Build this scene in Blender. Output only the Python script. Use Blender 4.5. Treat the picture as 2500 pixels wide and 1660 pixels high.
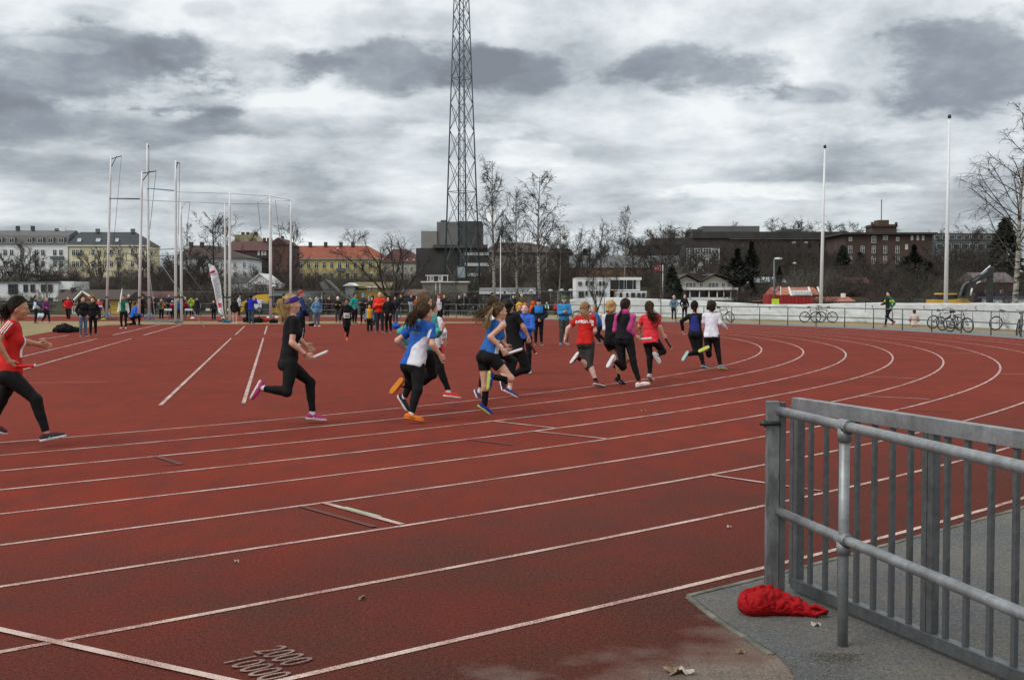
import bpy, math, random
import numpy as np
from mathutils import Vector, Matrix, noise as mnoise
R_ = math.radians
scene = bpy.context.scene
for o in list(bpy.data.objects): bpy.data.objects.remove(o)

# ---------------------------------------------------------------- camera
F_PX, PITCH, EYE = 2928.9, 0.0369, 1.654          # focal length in photo pixels (2500 wide), tilt down, eye height
YAW, Y_IN, X_C, R_IN = 0.8696, 14.2959, 4.0088, 41.1442   # track: heading, inner line, bend centre, bend radius
cam_data = bpy.data.cameras.new('camera')
cam = bpy.data.objects.new('camera', cam_data)
scene.collection.objects.link(cam)
cam_data.sensor_width = 36; cam_data.lens = F_PX / 2500 * 36
cam_data.clip_start = 0.1; cam_data.clip_end = 6000
cam.location = (0, 0, EYE); cam.rotation_euler = (math.pi/2 - PITCH, 0, 0)
scene.camera = cam
scene.render.resolution_x = 1024; scene.render.resolution_y = 679

# ---------------------------------------------------------------- world: overcast sky with broken cloud
SUN_EL, SUN_AZ = R_(48), R_(-120)
world = bpy.data.worlds.new('World'); scene.world = world; world.use_nodes = True
nt = world.node_tree; nt.nodes.clear()
def wn(t, **k):
    n = nt.nodes.new(t)
    for a, v in k.items(): setattr(n, a, v)
    return n
def wl(a, b): nt.links.new(a, b)
def wmath(op, a, b=None, c=None):
    n = wn('ShaderNodeMath', operation=op)
    for i, v in enumerate((a, b, c)):
        if v is None: continue
        if isinstance(v, (int, float)): n.inputs[i].default_value = v
        else: wl(v, n.inputs[i])
    return n.outputs[0]
tc = wn('ShaderNodeTexCoord'); sep = wn('ShaderNodeSeparateXYZ'); wl(tc.outputs['Generated'], sep.inputs[0])
sky = wn('ShaderNodeTexSky', sky_type='NISHITA'); sky.sun_disc = False
sky.sun_elevation = SUN_EL; sky.sun_rotation = SUN_AZ
zc = wmath('MAXIMUM', sep.outputs[2], 0.0)
rr = wmath('SQRT', wmath('ADD', wmath('MULTIPLY', sep.outputs[0], sep.outputs[0]), wmath('MULTIPLY', sep.outputs[1], sep.outputs[1])))
rr = wmath('MAXIMUM', rr, 0.05)
pu = wmath('MULTIPLY', wmath('DIVIDE', sep.outputs[0], rr), 4.0); pv = wmath('MULTIPLY', wmath('DIVIDE', sep.outputs[1], rr), 4.0)
pw = wmath('MULTIPLY', wmath('LOGARITHM', wmath('ADD', zc, 0.07), math.e), 2.1)
comb = wn('ShaderNodeCombineXYZ'); wl(pu, comb.inputs[0]); wl(pv, comb.inputs[1]); wl(pw, comb.inputs[2])
def wnoise(scale, detail, rough, off, dist=0.0):
    mp = wn('ShaderNodeMapping'); mp.inputs['Location'].default_value = off
    wl(comb.outputs[0], mp.inputs[0])
    n = wn('ShaderNodeTexNoise'); n.inputs['Scale'].default_value = scale; n.inputs['Detail'].default_value = detail
    n.inputs['Roughness'].default_value = rough; n.inputs['Distortion'].default_value = dist
    wl(mp.outputs[0], n.inputs['Vector']); return n.outputs['Fac']
n1 = wnoise(1.5, 9, 0.56, (3.1, 7.4, 1.3), 0.2)
n1b = wnoise(1.5, 6, 0.56, (3.1, 7.4, 1.3+.14), 0.2)      # the same field a little higher in the sky: gives lit tops
n2 = wnoise(4.2, 8, 0.6, (9.2, 1.3, 0.4), 0.1)
n3 = wnoise(2.6, 7, 0.58, (1.2, 5.3, 4.4), 0.1)
azm = wmath('ARCTAN2', sep.outputs[0], sep.outputs[1])
# the big cloud masses of this sky, as lobes with ragged edges: photo pixel centre, half widths, weight
def lobe(px, py, wx, wy, amp):
    az = math.atan2(px-1250, F_PX); e_ = math.atan2(722-py, math.hypot(F_PX, px-1250))
    a = wmath('DIVIDE', wmath('SUBTRACT', azm, az), wx/F_PX); b = wmath('DIVIDE', wmath('SUBTRACT', sep.outputs[2], math.sin(e_)), wy/F_PX)
    r = wmath('ADD', wmath('MULTIPLY', a, a), wmath('MULTIPLY', b, b))
    r = wmath('ADD', r, wmath('ADD', wmath('MULTIPLY', wmath('SUBTRACT', n3, 0.5), 5.2), wmath('MULTIPLY', wmath('SUBTRACT', n2, 0.5), 2.6)))
    k = wmath('SUBTRACT', 1.1, wmath('MULTIPLY', r, 0.8)); n = wn('ShaderNodeMapRange', interpolation_type='SMOOTHSTEP'); wl(k, n.inputs[0]); return wmath('MULTIPLY', n.outputs[0], amp)
LOBES = [(150,175,430,90,.46),(580,165,230,62,.36),(1000,165,250,72,.50),(1240,185,180,58,.46),(1700,185,225,66,.52),(2400,165,260,120,.50),(100,300,420,52,.30),
         (760,310,300,30,.18),(300,420,420,36,.15),(1900,250,120,30,.16),(700,440,250,25,.12),(1600,380,250,22,.12),(2000,420,300,25,.12),(230,40,70,18,.16),(520,32,60,22,.20),(640,190,60,36,-.18),(1290,385,90,32,-.14),(2060,330,200,30,-.14),(700,250,160,18,-.14),(130,115,120,16,-.16),(1150,320,160,18,-.2),(1850,470,300,20,-.2),(980,60,200,30,.14),(2000,230,90,24,.18)]
dens = wmath('ADD', wmath('MULTIPLY', wmath('SUBTRACT', n1, 0.5), wmath('SUBTRACT', 2.1, wmath('MULTIPLY', wmath('MINIMUM', zc, 0.3), 3.2))), wmath('MULTIPLY', wmath('SUBTRACT', n2, 0.5), 0.85))
dens = wmath('ADD', dens, wmath('SUBTRACT', 0.40, wmath('MULTIPLY', wmath('MINIMUM', zc, 0.3), 1.0)))
for L in LOBES: dens = wmath('ADD', dens, lobe(*L))
dens = wmath('SUBTRACT', dens, wmath('MULTIPLY', wmath('SUBTRACT', n1, n1b), 0.6))
ramp = wn('ShaderNodeValToRGB'); wl(dens, ramp.inputs[0])
el = ramp.color_ramp.elements
el[0].position = 0.02; el[0].color = (0.76, 0.785, 0.79, 1)
el[1].position = 1.0; el[1].color = (0.185, 0.20, 0.228, 1)
for p, c in ((0.22, (0.60, 0.64, 0.665)), (0.40, (0.455, 0.495, 0.525)), (0.56, (0.325, 0.356, 0.388)), (0.74, (0.235, 0.262, 0.298))):
    e = el.new(p); e.color = (*c, 1)
skym = wn('ShaderNodeMix', data_type='RGBA'); skym.inputs[0].default_value = 0.93
skyb = wn('ShaderNodeVectorMath', operation='SCALE'); wl(sky.outputs[0], skyb.inputs[0]); skyb.inputs['Scale'].default_value = 0.10
wl(skyb.outputs[0], skym.inputs[6]); wl(ramp.outputs[0], skym.inputs[7])
bg = wn('ShaderNodeBackground'); bg.inputs['Strength'].default_value = 1.0
wl(skym.outputs[2], bg.inputs[0])
wout = wn('ShaderNodeOutputWorld'); wl(bg.outputs[0], wout.inputs[0])

# ---------------------------------------------------------------- sun (veiled)
sd = bpy.data.lights.new('sun', 'SUN'); sd.energy = 1.5; sd.angle = R_(35); sd.color = (1.0, 0.97, 0.92)
sun = bpy.data.objects.new('sun', sd); scene.collection.objects.link(sun)
sdir = Vector((math.sin(SUN_AZ)*math.cos(SUN_EL), math.cos(SUN_AZ)*math.cos(SUN_EL), math.sin(SUN_EL)))
sun.rotation_euler = (-sdir).to_track_quat('-Z', 'Y').to_euler(); sun.location = (0, 0, 60)
vs = scene.view_settings
vs.view_transform = 'Standard'; vs.look = 'None'; vs.gamma = 1; vs.use_curve_mapping = False; vs.exposure = 0.28

# ---------------------------------------------------------------- helpers
col = scene.collection
CP, SP = math.cos(PITCH), math.sin(PITCH)
def ray(px, py):
    u = (px-1250)/F_PX; v = -(py-830)/F_PX
    return np.array([u, CP+v*SP, v*CP-SP])
def G(px, py, z=0.0):                      # photo pixel -> point on the level z
    r = ray(px, py); t = (z-EYE)/r[2]; return np.array([r[0]*t, r[1]*t, z])
def AT(px, py, d):                         # photo pixel -> point at distance d in front of the camera
    r = ray(px, py); t = d/r[1]; return np.array([r[0]*t, d, EYE+r[2]*t])
SY, CY = math.sin(YAW), math.cos(YAW)
def TW(X, Y, z=0.0): return np.array([SY*X-CY*Y, CY*X+SY*Y, z])   # track frame -> world
def WT(p): return CY*p[1]+SY*p[0], SY*p[1]-CY*p[0]
def offs(s, e):                            # point at arc length s along the inner line, e metres outside it
    if s <= X_C: return TW(s, Y_IN-e)
    a = (s-X_C)/R_IN; r = R_IN+e
    return TW(X_C+r*math.sin(a), Y_IN+R_IN-r*math.cos(a))
def tag(o, label=None, cat=None, group=None, kind=None):
    if label: o['label'] = label
    if cat: o['category'] = cat
    if group: o['group'] = group
    if kind: o['kind'] = kind
    return o
def empty(name, loc=(0, 0, 0), label=None, cat=None, group=None, rz=0):
    o = bpy.data.objects.new(name, None); o.location = loc; o.rotation_euler = (0, 0, rz); o.empty_display_size = .2
    col.objects.link(o); return tag(o, label, cat, group)
def link_mesh(name, me, parent=None, mat=None):
    o = bpy.data.objects.new(name, me)
    if mat is not None:
        for m in (mat if isinstance(mat, (list, tuple)) else [mat]): me.materials.append(m)
    col.objects.link(o)
    if parent is not None: o.parent = parent
    return o
def mesh_np(name, V, Fc, smooth=False, mi=None):
    me = bpy.data.meshes.new(name)
    V = np.asarray(V, float)
    if isinstance(Fc, np.ndarray):
        n, k = Fc.shape
        me.vertices.add(len(V)); me.vertices.foreach_set('co', V.astype(np.float32).ravel())
        me.loops.add(n*k); me.loops.foreach_set('vertex_index', Fc.astype(np.int32).ravel())
        me.polygons.add(n); me.polygons.foreach_set('loop_start', np.arange(0, n*k, k, dtype=np.int32))
        me.update(calc_edges=True)
    else:
        me.from_pydata([tuple(v) for v in V], [], [tuple(int(i) for i in f) for f in Fc]); me.update()
    if mi is not None: me.polygons.foreach_set('material_index', np.asarray(mi, np.int32))
    if smooth: me.polygons.foreach_set('use_smooth', np.ones(len(me.polygons), bool))
    me.validate(); return me
class MB:
    """collects simple shapes, builds one mesh"""
    def __init__(s): s.v = []; s.f = []; s.m = []
    def add(s, V, Fc, m=0):
        b = len(s.v); s.v += [tuple(map(float, v)) for v in V]; s.f += [tuple(b+i for i in f) for f in Fc]; s.m += [m]*len(Fc); return s
    def box(s, c, size, rz=0, m=0, rot=None):
        hx, hy, hz = size[0]/2, size[1]/2, size[2]/2
        P = np.array([(x, y, z) for x in (-hx, hx) for y in (-hy, hy) for z in (-hz, hz)])
        if rot is not None: P = P @ np.asarray(rot).T
        elif rz: c_, s_ = math.cos(rz), math.sin(rz); P = np.stack([P[:, 0]*c_-P[:, 1]*s_, P[:, 0]*s_+P[:, 1]*c_, P[:, 2]], 1)
        return s.add(P+np.array(c), [(0, 1, 3, 2), (4, 6, 7, 5), (0, 4, 5, 1), (2, 3, 7, 6), (0, 2, 6, 4), (1, 5, 7, 3)], m)
    def bx(s, x0, x1, y0, y1, z0, z1, m=0): return s.box(((x0+x1)/2, (y0+y1)/2, (z0+z1)/2), (x1-x0, y1-y0, z1-z0), m=m)
    def tube(s, pts, rad, n=8, m=0, cap=True):
        pts = [np.array(p, float) for p in pts]
        if not hasattr(rad, '__len__'): rad = [rad]*len(pts)
        V = []; ref = None
        for i, p in enumerate(pts):
            t = pts[min(i+1, len(pts)-1)]-pts[max(i-1, 0)]; t = t/(np.linalg.norm(t)+1e-12)
            if ref is None: ref = np.array([0, 0, 1.]) if abs(t[2]) < .9 else np.array([1., 0, 0])
            a = np.cross(t, ref); a /= np.linalg.norm(a)+1e-12; b = np.cross(t, a); ref = np.cross(a, t) if i == 0 else ref
            for k in range(n):
                w = 2*math.pi*k/n; V.append(p+rad[i]*(math.cos(w)*a+math.sin(w)*b))
        Fc = []
        for i in range(len(pts)-1):
            for k in range(n): Fc.append((i*n+k, i*n+(k+1) % n, (i+1)*n+(k+1) % n, (i+1)*n+k))
        if cap and n > 2: Fc.append(tuple(range(n))[::-1]); Fc.append(tuple((len(pts)-1)*n+k for k in range(n)))
        return s.add(V, [f[::-1] for f in Fc], m)
    def prism(s, poly, axis, a0, a1, m=0):       # polygon in the other two axes, extruded along axis
        n = len(poly); V = []
        for a in (a0, a1):
            for (u, w) in poly: V.append({0: (a, u, w), 1: (u, a, w), 2: (u, w, a)}[axis])
        Fc = [tuple(range(n)), tuple(range(2*n-1, n-1, -1))]+[(i, n+i, n+(i+1) % n, (i+1) % n) for i in range(n)]
        return s.add(V, Fc, m)
    def torus(s, c, R, r, u, w, n=32, k=6, m=0):
        u = np.array(u, float); w = np.array(w, float); q = np.cross(u, w); c = np.array(c, float); V = []
        for i in range(n):
            a = 2*math.pi*i/n; dr = math.cos(a)*u+math.sin(a)*w
            for j in range(k): b = 2*math.pi*j/k; V.append(c+dr*(R+r*math.cos(b))+q*r*math.sin(b))
        return s.add(V, [(i*k+j, ((i+1) % n)*k+j, ((i+1) % n)*k+(j+1) % k, i*k+(j+1) % k) for i in range(n) for j in range(k)], m)
    def sphere(s, c, r, n=10, m=0):
        r = np.array(r if hasattr(r, '__len__') else (r, r, r), float); V = [(0, 0, 1)]; k = max(4, n//2)
        for i in range(1, k):
            for j in range(n): a = math.pi*i/k; b = 2*math.pi*j/n; V.append((math.sin(a)*math.cos(b), math.sin(a)*math.sin(b), math.cos(a)))
        V.append((0, 0, -1)); L = len(V)-1; Fc = []
        for j in range(n): Fc.append((0, 1+j, 1+(j+1) % n)); Fc.append((L, L-n+(j+1) % n, L-n+j))
        for i in range(k-2):
            for j in range(n): Fc.append((1+i*n+j, 1+(i+1)*n+j, 1+(i+1)*n+(j+1) % n, 1+i*n+(j+1) % n))
        return s.add(np.array(V)*r+np.array(c, float), Fc, m)
    def mesh(s, name, smooth=False): return mesh_np(name, s.v, s.f, smooth, s.m)
    def build(s, name, mat, parent=None, smooth=False, bevel=0):
        o = link_mesh(name, s.mesh(name, smooth), parent, mat)
        if bevel:
            b = o.modifiers.new('bevel', 'BEVEL'); b.width = bevel; b.segments = 2; b.limit_method = 'ANGLE'; b.angle_limit = R_(40)
        return o
def text_geom(body, size=1.0, bold=0.0):
    c = bpy.data.curves.new('txt', 'FONT'); c.body = body; c.size = size; c.align_x = 'CENTER'; c.align_y = 'CENTER'; c.offset = bold
    c.resolution_u = 3
    o = bpy.data.objects.new('txt', c); col.objects.link(o)
    me = bpy.data.meshes.new_from_object(o.evaluated_get(bpy.context.evaluated_depsgraph_get()))
    V = np.array([v.co[:] for v in me.vertices]); Fc = [tuple(p.vertices) for p in me.polygons]
    bpy.data.objects.remove(o); bpy.data.meshes.remove(me); bpy.data.curves.remove(c)
    return V, Fc
def text_obj(name, body, size, origin, ex, ey, mat, parent=None, bold=0.0):
    V, Fc = text_geom(body, size, bold); ex = np.array(ex, float); ey = np.array(ey, float)
    P = np.array(origin, float)+V[:, :1]*ex+V[:, 1:2]*ey
    return link_mesh(name, mesh_np(name, P, Fc), parent, mat)
# ---------------------------------------------------------------- materials
MATS = {}
def srgb(c):
    if isinstance(c, str): c = tuple(int(c[i:i+2], 16) for i in (0, 2, 4))
    return tuple((x/255/12.92 if x/255 <= .04045 else ((x/255+.055)/1.055)**2.4) for x in c)
def mat(name, color, rough=.7, var=.12, scale=6, bump=0.0, bscale=40, metal=0.0, spec=.5, coat=0, var2=None, detail=4, trans=0):
    """plain material with a little noise in its colour and relief"""
    if name in MATS: return MATS[name]
    m = bpy.data.materials.new(name); m.use_nodes = True; t = m.node_tree; b = t.nodes['Principled BSDF']
    b.inputs['Roughness'].default_value = rough; b.inputs['Metallic'].default_value = metal; b.inputs['Specular IOR Level'].default_value = spec
    if coat: b.inputs['Coat Weight'].default_value = coat
    if trans: b.inputs['Alpha'].default_value = 1-trans
    tcn = t.nodes.new('ShaderNodeTexCoord'); n = t.nodes.new('ShaderNodeTexNoise'); n.inputs['Scale'].default_value = scale; n.inputs['Detail'].default_value = detail
    t.links.new(tcn.outputs['Object'], n.inputs['Vector'])
    r = t.nodes.new('ShaderNodeValToRGB'); e = r.color_ramp.elements
    c2 = var2 if var2 else tuple(x*(1-var) for x in color); c1 = tuple(min(1, x*(1+var)) for x in color)
    e[0].position = .32; e[0].color = (*c2, 1); e[1].position = .68; e[1].color = (*c1, 1)
    t.links.new(n.outputs['Fac'], r.inputs[0]); t.links.new(r.outputs[0], b.inputs['Base Color'])
    if bump:
        n2 = t.nodes.new('ShaderNodeTexNoise'); n2.inputs['Scale'].default_value = bscale; n2.inputs['Detail'].default_value = 3
        t.links.new(tcn.outputs['Object'], n2.inputs['Vector'])
        bp = t.nodes.new('ShaderNodeBump'); bp.inputs['Strength'].default_value = min(1, bump*1.0); bp.inputs['Distance'].default_value = .01
        t.links.new(n2.outputs['Fac'], bp.inputs['Height']); t.links.new(bp.outputs[0], b.inputs['Normal'])
    MATS[name] = m; return m
def cloth(c, rough=.85):
    h = c if isinstance(c, str) else '%02x%02x%02x' % tuple(c)
    return mat('cloth_'+h, srgb(h), rough, .10, 14, .25, 60, spec=.25)
class NT:
    """short hand for building a bigger node material"""
    def __init__(s, name):
        s.m = bpy.data.materials.new(name); s.m.use_nodes = True; s.t = s.m.node_tree; s.b = s.t.nodes['Principled BSDF']
        s.tc = s.t.nodes.new('ShaderNodeTexCoord').outputs['Object']; MATS[name] = s.m
    def n(s, typ, **k):
        x = s.t.nodes.new(typ)
        for a, v in k.items(): setattr(x, a, v)
        return x
    def l(s, a, b): s.t.links.new(a, b)
    def noise(s, scale, detail=4, rough=.5, stretch=None, dist=0):
        x = s.n('ShaderNodeTexNoise'); x.inputs['Scale'].default_value = scale; x.inputs['Detail'].default_value = detail; x.inputs['Roughness'].default_value = rough; x.inputs['Distortion'].default_value = dist
        v = s.tc
        if stretch: mp = s.n('ShaderNodeMapping'); mp.inputs['Scale'].default_value = stretch[:3]; mp.inputs['Rotation'].default_value = (0, 0, stretch[3] if len(stretch) > 3 else 0); s.l(v, mp.inputs[0]); v = mp.outputs[0]
        s.l(v, x.inputs['Vector']); return x.outputs['Fac']
    def ramp(s, f, pts):
        r = s.n('ShaderNodeValToRGB'); s.l(f, r.inputs[0]); e = r.color_ramp.elements
        while len(e) < len(pts): e.new(.5)
        for i, (p, c) in enumerate(pts): e[i].position = p; e[i].color = (*(c if hasattr(c, '__len__') else (c, c, c)), 1)
        return r.outputs[0]
    def mix(s, f, a, b, blend='MIX'):
        x = s.n('ShaderNodeMix', data_type='RGBA', blend_type=blend)
        for i, v in ((0, f), (6, a), (7, b)):
            if isinstance(v, (int, float)): x.inputs[i].default_value = v
            elif isinstance(v, tuple): x.inputs[i].default_value = (*v, 1)
            else: s.l(v, x.inputs[i])
        return x.outputs[2]
    def math(s, op, a, b=None):
        x = s.n('ShaderNodeMath', operation=op)
        for i, v in enumerate((a, b)):
            if v is None: continue
            if isinstance(v, (int, float)): x.inputs[i].default_value = v
            else: s.l(v, x.inputs[i])
        return x.outputs[0]
    def bump(s, h, strength=.4, dist=.01):
        x = s.n('ShaderNodeBump'); x.inputs['Strength'].default_value = strength; x.inputs['Distance'].default_value = dist; s.l(h, x.inputs['Height']); s.l(x.outputs[0], s.b.inputs['Normal'])
    def out(s, c, rough=.8, spec=.3):
        if isinstance(c, tuple): s.b.inputs['Base Color'].default_value = (*c, 1)
        else: s.l(c, s.b.inputs['Base Color'])
        s.b.inputs['Roughness'].default_value = rough; s.b.inputs['Specular IOR Level'].default_value = spec; return s.m
# red running surface: granular, dirt rubbed into the outer lanes, dark scuffs along the running direction
q = NT('track_rubber')
g = q.noise(150, 3, .7); big = q.noise(.55, 5, .6); med = q.noise(3.0, 5, .65, (1, .35, 1, -YAW)); blot = q.noise(.16, 3, .5)
g = q.math('ADD', q.math('MULTIPLY', g, .62), q.math('MULTIPLY', q.noise(48, 4, .7), .38))
base = q.ramp(g, [(.36, (.028, .009, .007)), (.45, (.155, .022, .013)), (.55, (.235, .034, .018)), (.66, (.37, .080, .048))])
base = q.mix(q.math('MULTIPLY', q.ramp(med, [(.44, 0.), (.68, 1.)]), .60), base, (.085, .030, .025))
base = q.mix(q.math('MULTIPLY', q.ramp(big, [(.42, 0.), (.64, 1.)]), .50), base, (.120, .022, .014))
base = q.mix(q.math('MULTIPLY', q.ramp(blot, [(.35, 0.), (.65, 1.)]), .25), base, (.23, .046, .027))
# dirt carried in from the gate side: grows with distance outside the outer line
sx = q.n('ShaderNodeSeparateXYZ'); q.l(q.tc, sx.inputs[0])
Yt = q.math('SUBTRACT', q.math('MULTIPLY', sx.outputs[1], SY), q.math('MULTIPLY', sx.outputs[0], CY))      # across the straight
far = q.math('ADD', Yt, q.math('MULTIPLY', q.math('SUBTRACT', q.noise(1.1, 5, .6), .5), 4.0))
dirt = q.ramp(q.math('DIVIDE', q.math('SUBTRACT', 9.8, far), 8.0), [(0.05, 0.), (.70, 1.)])
base = q.mix(q.math('MULTIPLY', q.math('MULTIPLY', dirt, q.ramp(q.noise(.9, 5, .65), [(.42, 0.), (.60, 1.)])), .75), base, q.ramp(g, [(.36, (.018, .013, .011)), (.5, (.058, .038, .032)), (.66, (.15, .10, .085))]))
base = q.mix(q.math('MULTIPLY', dirt, .80), base, q.ramp(g, [(.36, (.014, .007, .005)), (.5, (.068, .020, .014)), (.66, (.16, .062, .046))]))
dust = q.ramp(q.math('DIVIDE', q.math('SUBTRACT', 3.98, q.math('ADD', Yt, q.math('MULTIPLY', q.math('SUBTRACT', q.noise(1.6, 5, .55), .5), 1.6))), .7), [(0.1, 0.), (.8, 1.)])
base = q.mix(q.math('MULTIPLY', dust, .8), base, q.ramp(q.noise(60, 4, .7), [(.3, (.13, .105, .085)), (.7, (.30, .26, .22))]))
q.bump(g, .55, .006); M_TRACK = q.out(base, .95, .08)
# worn paint
def paint(name, c, wear=.5, under=(.20, .06, .045)):
    q = NT(name); g = q.noise(130, 3, .75); w = q.noise(2.2, 4, .6)
    f = q.math('ADD', g, q.math('MULTIPLY', q.math('SUBTRACT', w, .5), .5))
    q.bump(g, .4, .005); return q.out(q.mix(q.ramp(f, [(wear-.14, 0.), (wear+.06, 1.)]), under, c), .8, .3)
M_LINE = paint('line_paint', (.62, .49, .43), .53); M_LINE2 = paint('faded_line_paint', (.48, .33, .28), .50); M_NUM = paint('stencil_paint', (.36, .28, .235), .56, (.10, .045, .036))
M_GREYLINE = paint('greyed_line_paint', (.095, .050, .047), .52, (.15, .03, .022)); M_GREENLINE = paint('greenish_line_paint', (.36, .40, .30), .42)
q = NT('asphalt'); g = q.math('ADD', q.math('MULTIPLY', q.noise(170, 3, .8), .55), q.math('MULTIPLY', q.noise(62, 4, .8), .45)); big = q.noise(1.4, 5, .6)
c = q.mix(q.ramp(big, [(.38, 0.), (.66, .8)]), q.ramp(g, [(.36, (.020, .021, .022)), (.48, (.075, .077, .078)), (.56, (.13, .131, .13)), (.66, (.34, .34, .33))]), q.ramp(g, [(.38, (.050, .044, .036)), (.64, (.24, .215, .18))]))
q.bump(g, .6, .006); M_ASPH = q.out(c, .88, .3)
q = NT('path_asphalt'); g = q.noise(30, 3, .8); M_PATH = q.out(q.ramp(g, [(.3, (.15, .155, .155)), (.7, (.21, .215, .215))]), .9, .3)
q = NT('dry_grass'); g = q.noise(9, 6, .75); big = q.noise(.5, 4, .6)
c = q.mix(q.ramp(big, [(.4, 0.), (.7, .7)]), q.ramp(g, [(.3, (.17, .125, .062)), (.5, (.31, .245, .135)), (.72, (.42, .35, .22))]), q.ramp(g, [(.3, (.10, .095, .035)), (.7, (.25, .20, .10))]))
q.bump(g, .8, .05); M_GRASS = q.out(c, .95, .1)
q = NT('hill_ground'); g = q.noise(.35, 6, .7); big = q.noise(.03, 4, .6)
c = q.mix(q.ramp(big, [(.42, 0.), (.6, 1.)]), q.ramp(g, [(.3, (.022, .018, .013)), (.7, (.065, .052, .036))]), q.ramp(g, [(.3, (.025, .030, .012)), (.7, (.070, .068, .030))]))
M_HILL = q.out(c, .95, .1)
q = NT('galvanised_steel'); g = q.noise(18, 5, .7); g2 = q.noise(5, 4, .6, (1, 1, .25))  # shade of the gate's upright faces painted into the galvanised colour
c = q.mix(q.ramp(g2, [(.45, 0.), (.75, .7)]), q.ramp(g, [(.3, (.085, .091, .094)), (.7, (.16, .17, .176))]), (.05, .052, .052))
q.b.inputs['Metallic'].default_value = .45; q.bump(g, .15, .002); M_GALV = q.out(c, .48, .5)
q = NT('galvanised_pipe'); g = q.noise(22, 5, .7); g2 = q.noise(4, 5, .65, (1, 1, .5)); g3 = q.noise(9, 5, .7)  # same galvanising in a lighter copy: skylight on the rails painted in
c = q.mix(q.ramp(g2, [(.42, 0.), (.7, .75)]), q.ramp(g, [(.3, (.21, .222, .23)), (.7, (.34, .358, .366))]), (.12, .124, .124)); c = q.mix(q.ramp(g3, [(.64, 0.), (.74, .7)]), c, (.07, .045, .028))
q.b.inputs['Metallic'].default_value = .4; q.bump(g, .2, .002); M_PIPE = q.out(c, .45, .5)
q = NT('weathered_post'); g2 = q.noise(3.2, 5, .7, (1, 1, .35)); g = q.noise(30, 4, .7); c = q.ramp(g2, [(.34, (.040, .041, .042)), (.45, (.115, .119, .120)), (.53, (.21, .216, .217)), (.70, (.31, .316, .315))]); c = q.mix(q.ramp(g, [(.58, 0.), (.74, .5)]), c, (.10, .085, .05))
q.b.inputs['Metallic'].default_value = .25; q.bump(g, .2, .002); M_POST = q.out(c, .55, .4)
M_STEEL = mat('grey_green_steel', (.085, .105, .108), .55, .25, 3, metal=.3)
M_RAIL = mat('railing_grey', (.12, .14, .145), .55, .2, 4, metal=.3)
M_WHITE = mat('white_paint', (.66, .67, .68), .5, .06, 3); M_DARKM = mat('dark_metal', (.03, .033, .035), .5, .2, 8, metal=.3)
M_ALU = mat('aluminium_pole', (.70, .71, .73), .45, .05, 2); M_BLUEP = mat('blue_painted_steel', (.10, .24, .38), .5, .15, 6)
M_WIRE = mat('wire', (.09, .095, .10), .5, .1, 5); M_BLACK = mat('black_rubber', (.012, .012, .013), .75, .2, 20)
M_GLASS = mat('window_glass', (.018, .021, .024), .12, .4, 1.2, spec=.6)
M_FRAME = mat('window_frame_white', (.74, .74, .72), .6, .05, 3); M_FRAMEG = mat('window_frame_grey', (.07, .07, .07), .6, .1, 3)
M_YEL = mat('excavator_yellow', (.62, .36, .03), .5, .12, 4); M_SIGN = mat('sign_yellow', (.62, .80, .02), .5, .03, 3)
# ---------------------------------------------------------------- people: implicit surfaces (rounded cones and ellipsoids) turned into one mesh
_OFF = [(i, j, k) for i in (0, 1) for j in (0, 1) for k in (0, 1)]
_EDG = [(a, b) for a in range(8) for b in range(a+1, 8) if sum(abs(np.array(_OFF[a])-np.array(_OFF[b]))) == 1]
def surf(Fd, o, h):
    """surface nets of a distance grid"""
    s = Fd < 0; n = np.array(Fd.shape)-1
    cn = [Fd[i:n[0]+i, j:n[1]+j, k:n[2]+k] for (i, j, k) in _OFF]
    cnt = sum((c < 0).astype(np.int8) for c in cn); act = (cnt > 0) & (cnt < 8)
    ijk = np.argwhere(act); N = len(ijk)
    if N == 0: return np.zeros((0, 3)), np.zeros((0, 4), int)
    idx = -np.ones(act.shape, np.int64); idx[act] = np.arange(N)
    cv = [c[act] for c in cn]; acc = np.zeros((N, 3)); num = np.zeros(N)
    for a, b in _EDG:
        fa, fb = cv[a], cv[b]; m = (fa < 0) != (fb < 0); t = np.where(m, fa/(fa-fb+1e-12), 0)[:, None]
        acc += np.where(m[:, None], np.array(_OFF[a])+t*(np.array(_OFF[b])-np.array(_OFF[a])), 0); num += m
    V = o+h*(ijk+acc/num[:, None]); Q = []
    for ax in range(3):
        sl0 = [slice(None)]*3; sl1 = [slice(None)]*3; sl0[ax] = slice(0, -1); sl1[ax] = slice(1, None)
        A, B = s[tuple(sl0)], s[tuple(sl1)]; e = np.argwhere(A != B)
        u, w = [(1, 2), (2, 0), (0, 1)][ax]
        e = e[(e[:, u] > 0) & (e[:, w] > 0) & (e[:, u] < n[u]) & (e[:, w] < n[w])]
        if not len(e): continue
        def c(du, dw): q = e.copy(); q[:, u] -= du; q[:, w] -= dw; return idx[q[:, 0], q[:, 1], q[:, 2]]
        f = np.stack([c(1, 1), c(0, 1), c(0, 0), c(1, 0)], 1); fl = ~A[e[:, 0], e[:, 1], e[:, 2]]
        f[fl] = f[fl][:, ::-1]; Q.append(f)
    Q = np.concatenate(Q); return V, Q[(Q >= 0).all(1)]
def prim_box(p):
    if p[0] == 'c': a, b, ra, rb = p[1:5]; r = max(ra, rb); return np.minimum(a, b)-r, np.maximum(a, b)+r
    r = np.sqrt(((p[2]*np.array(p[3]))**2).sum(1)); return p[1]-r, p[1]+r
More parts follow.
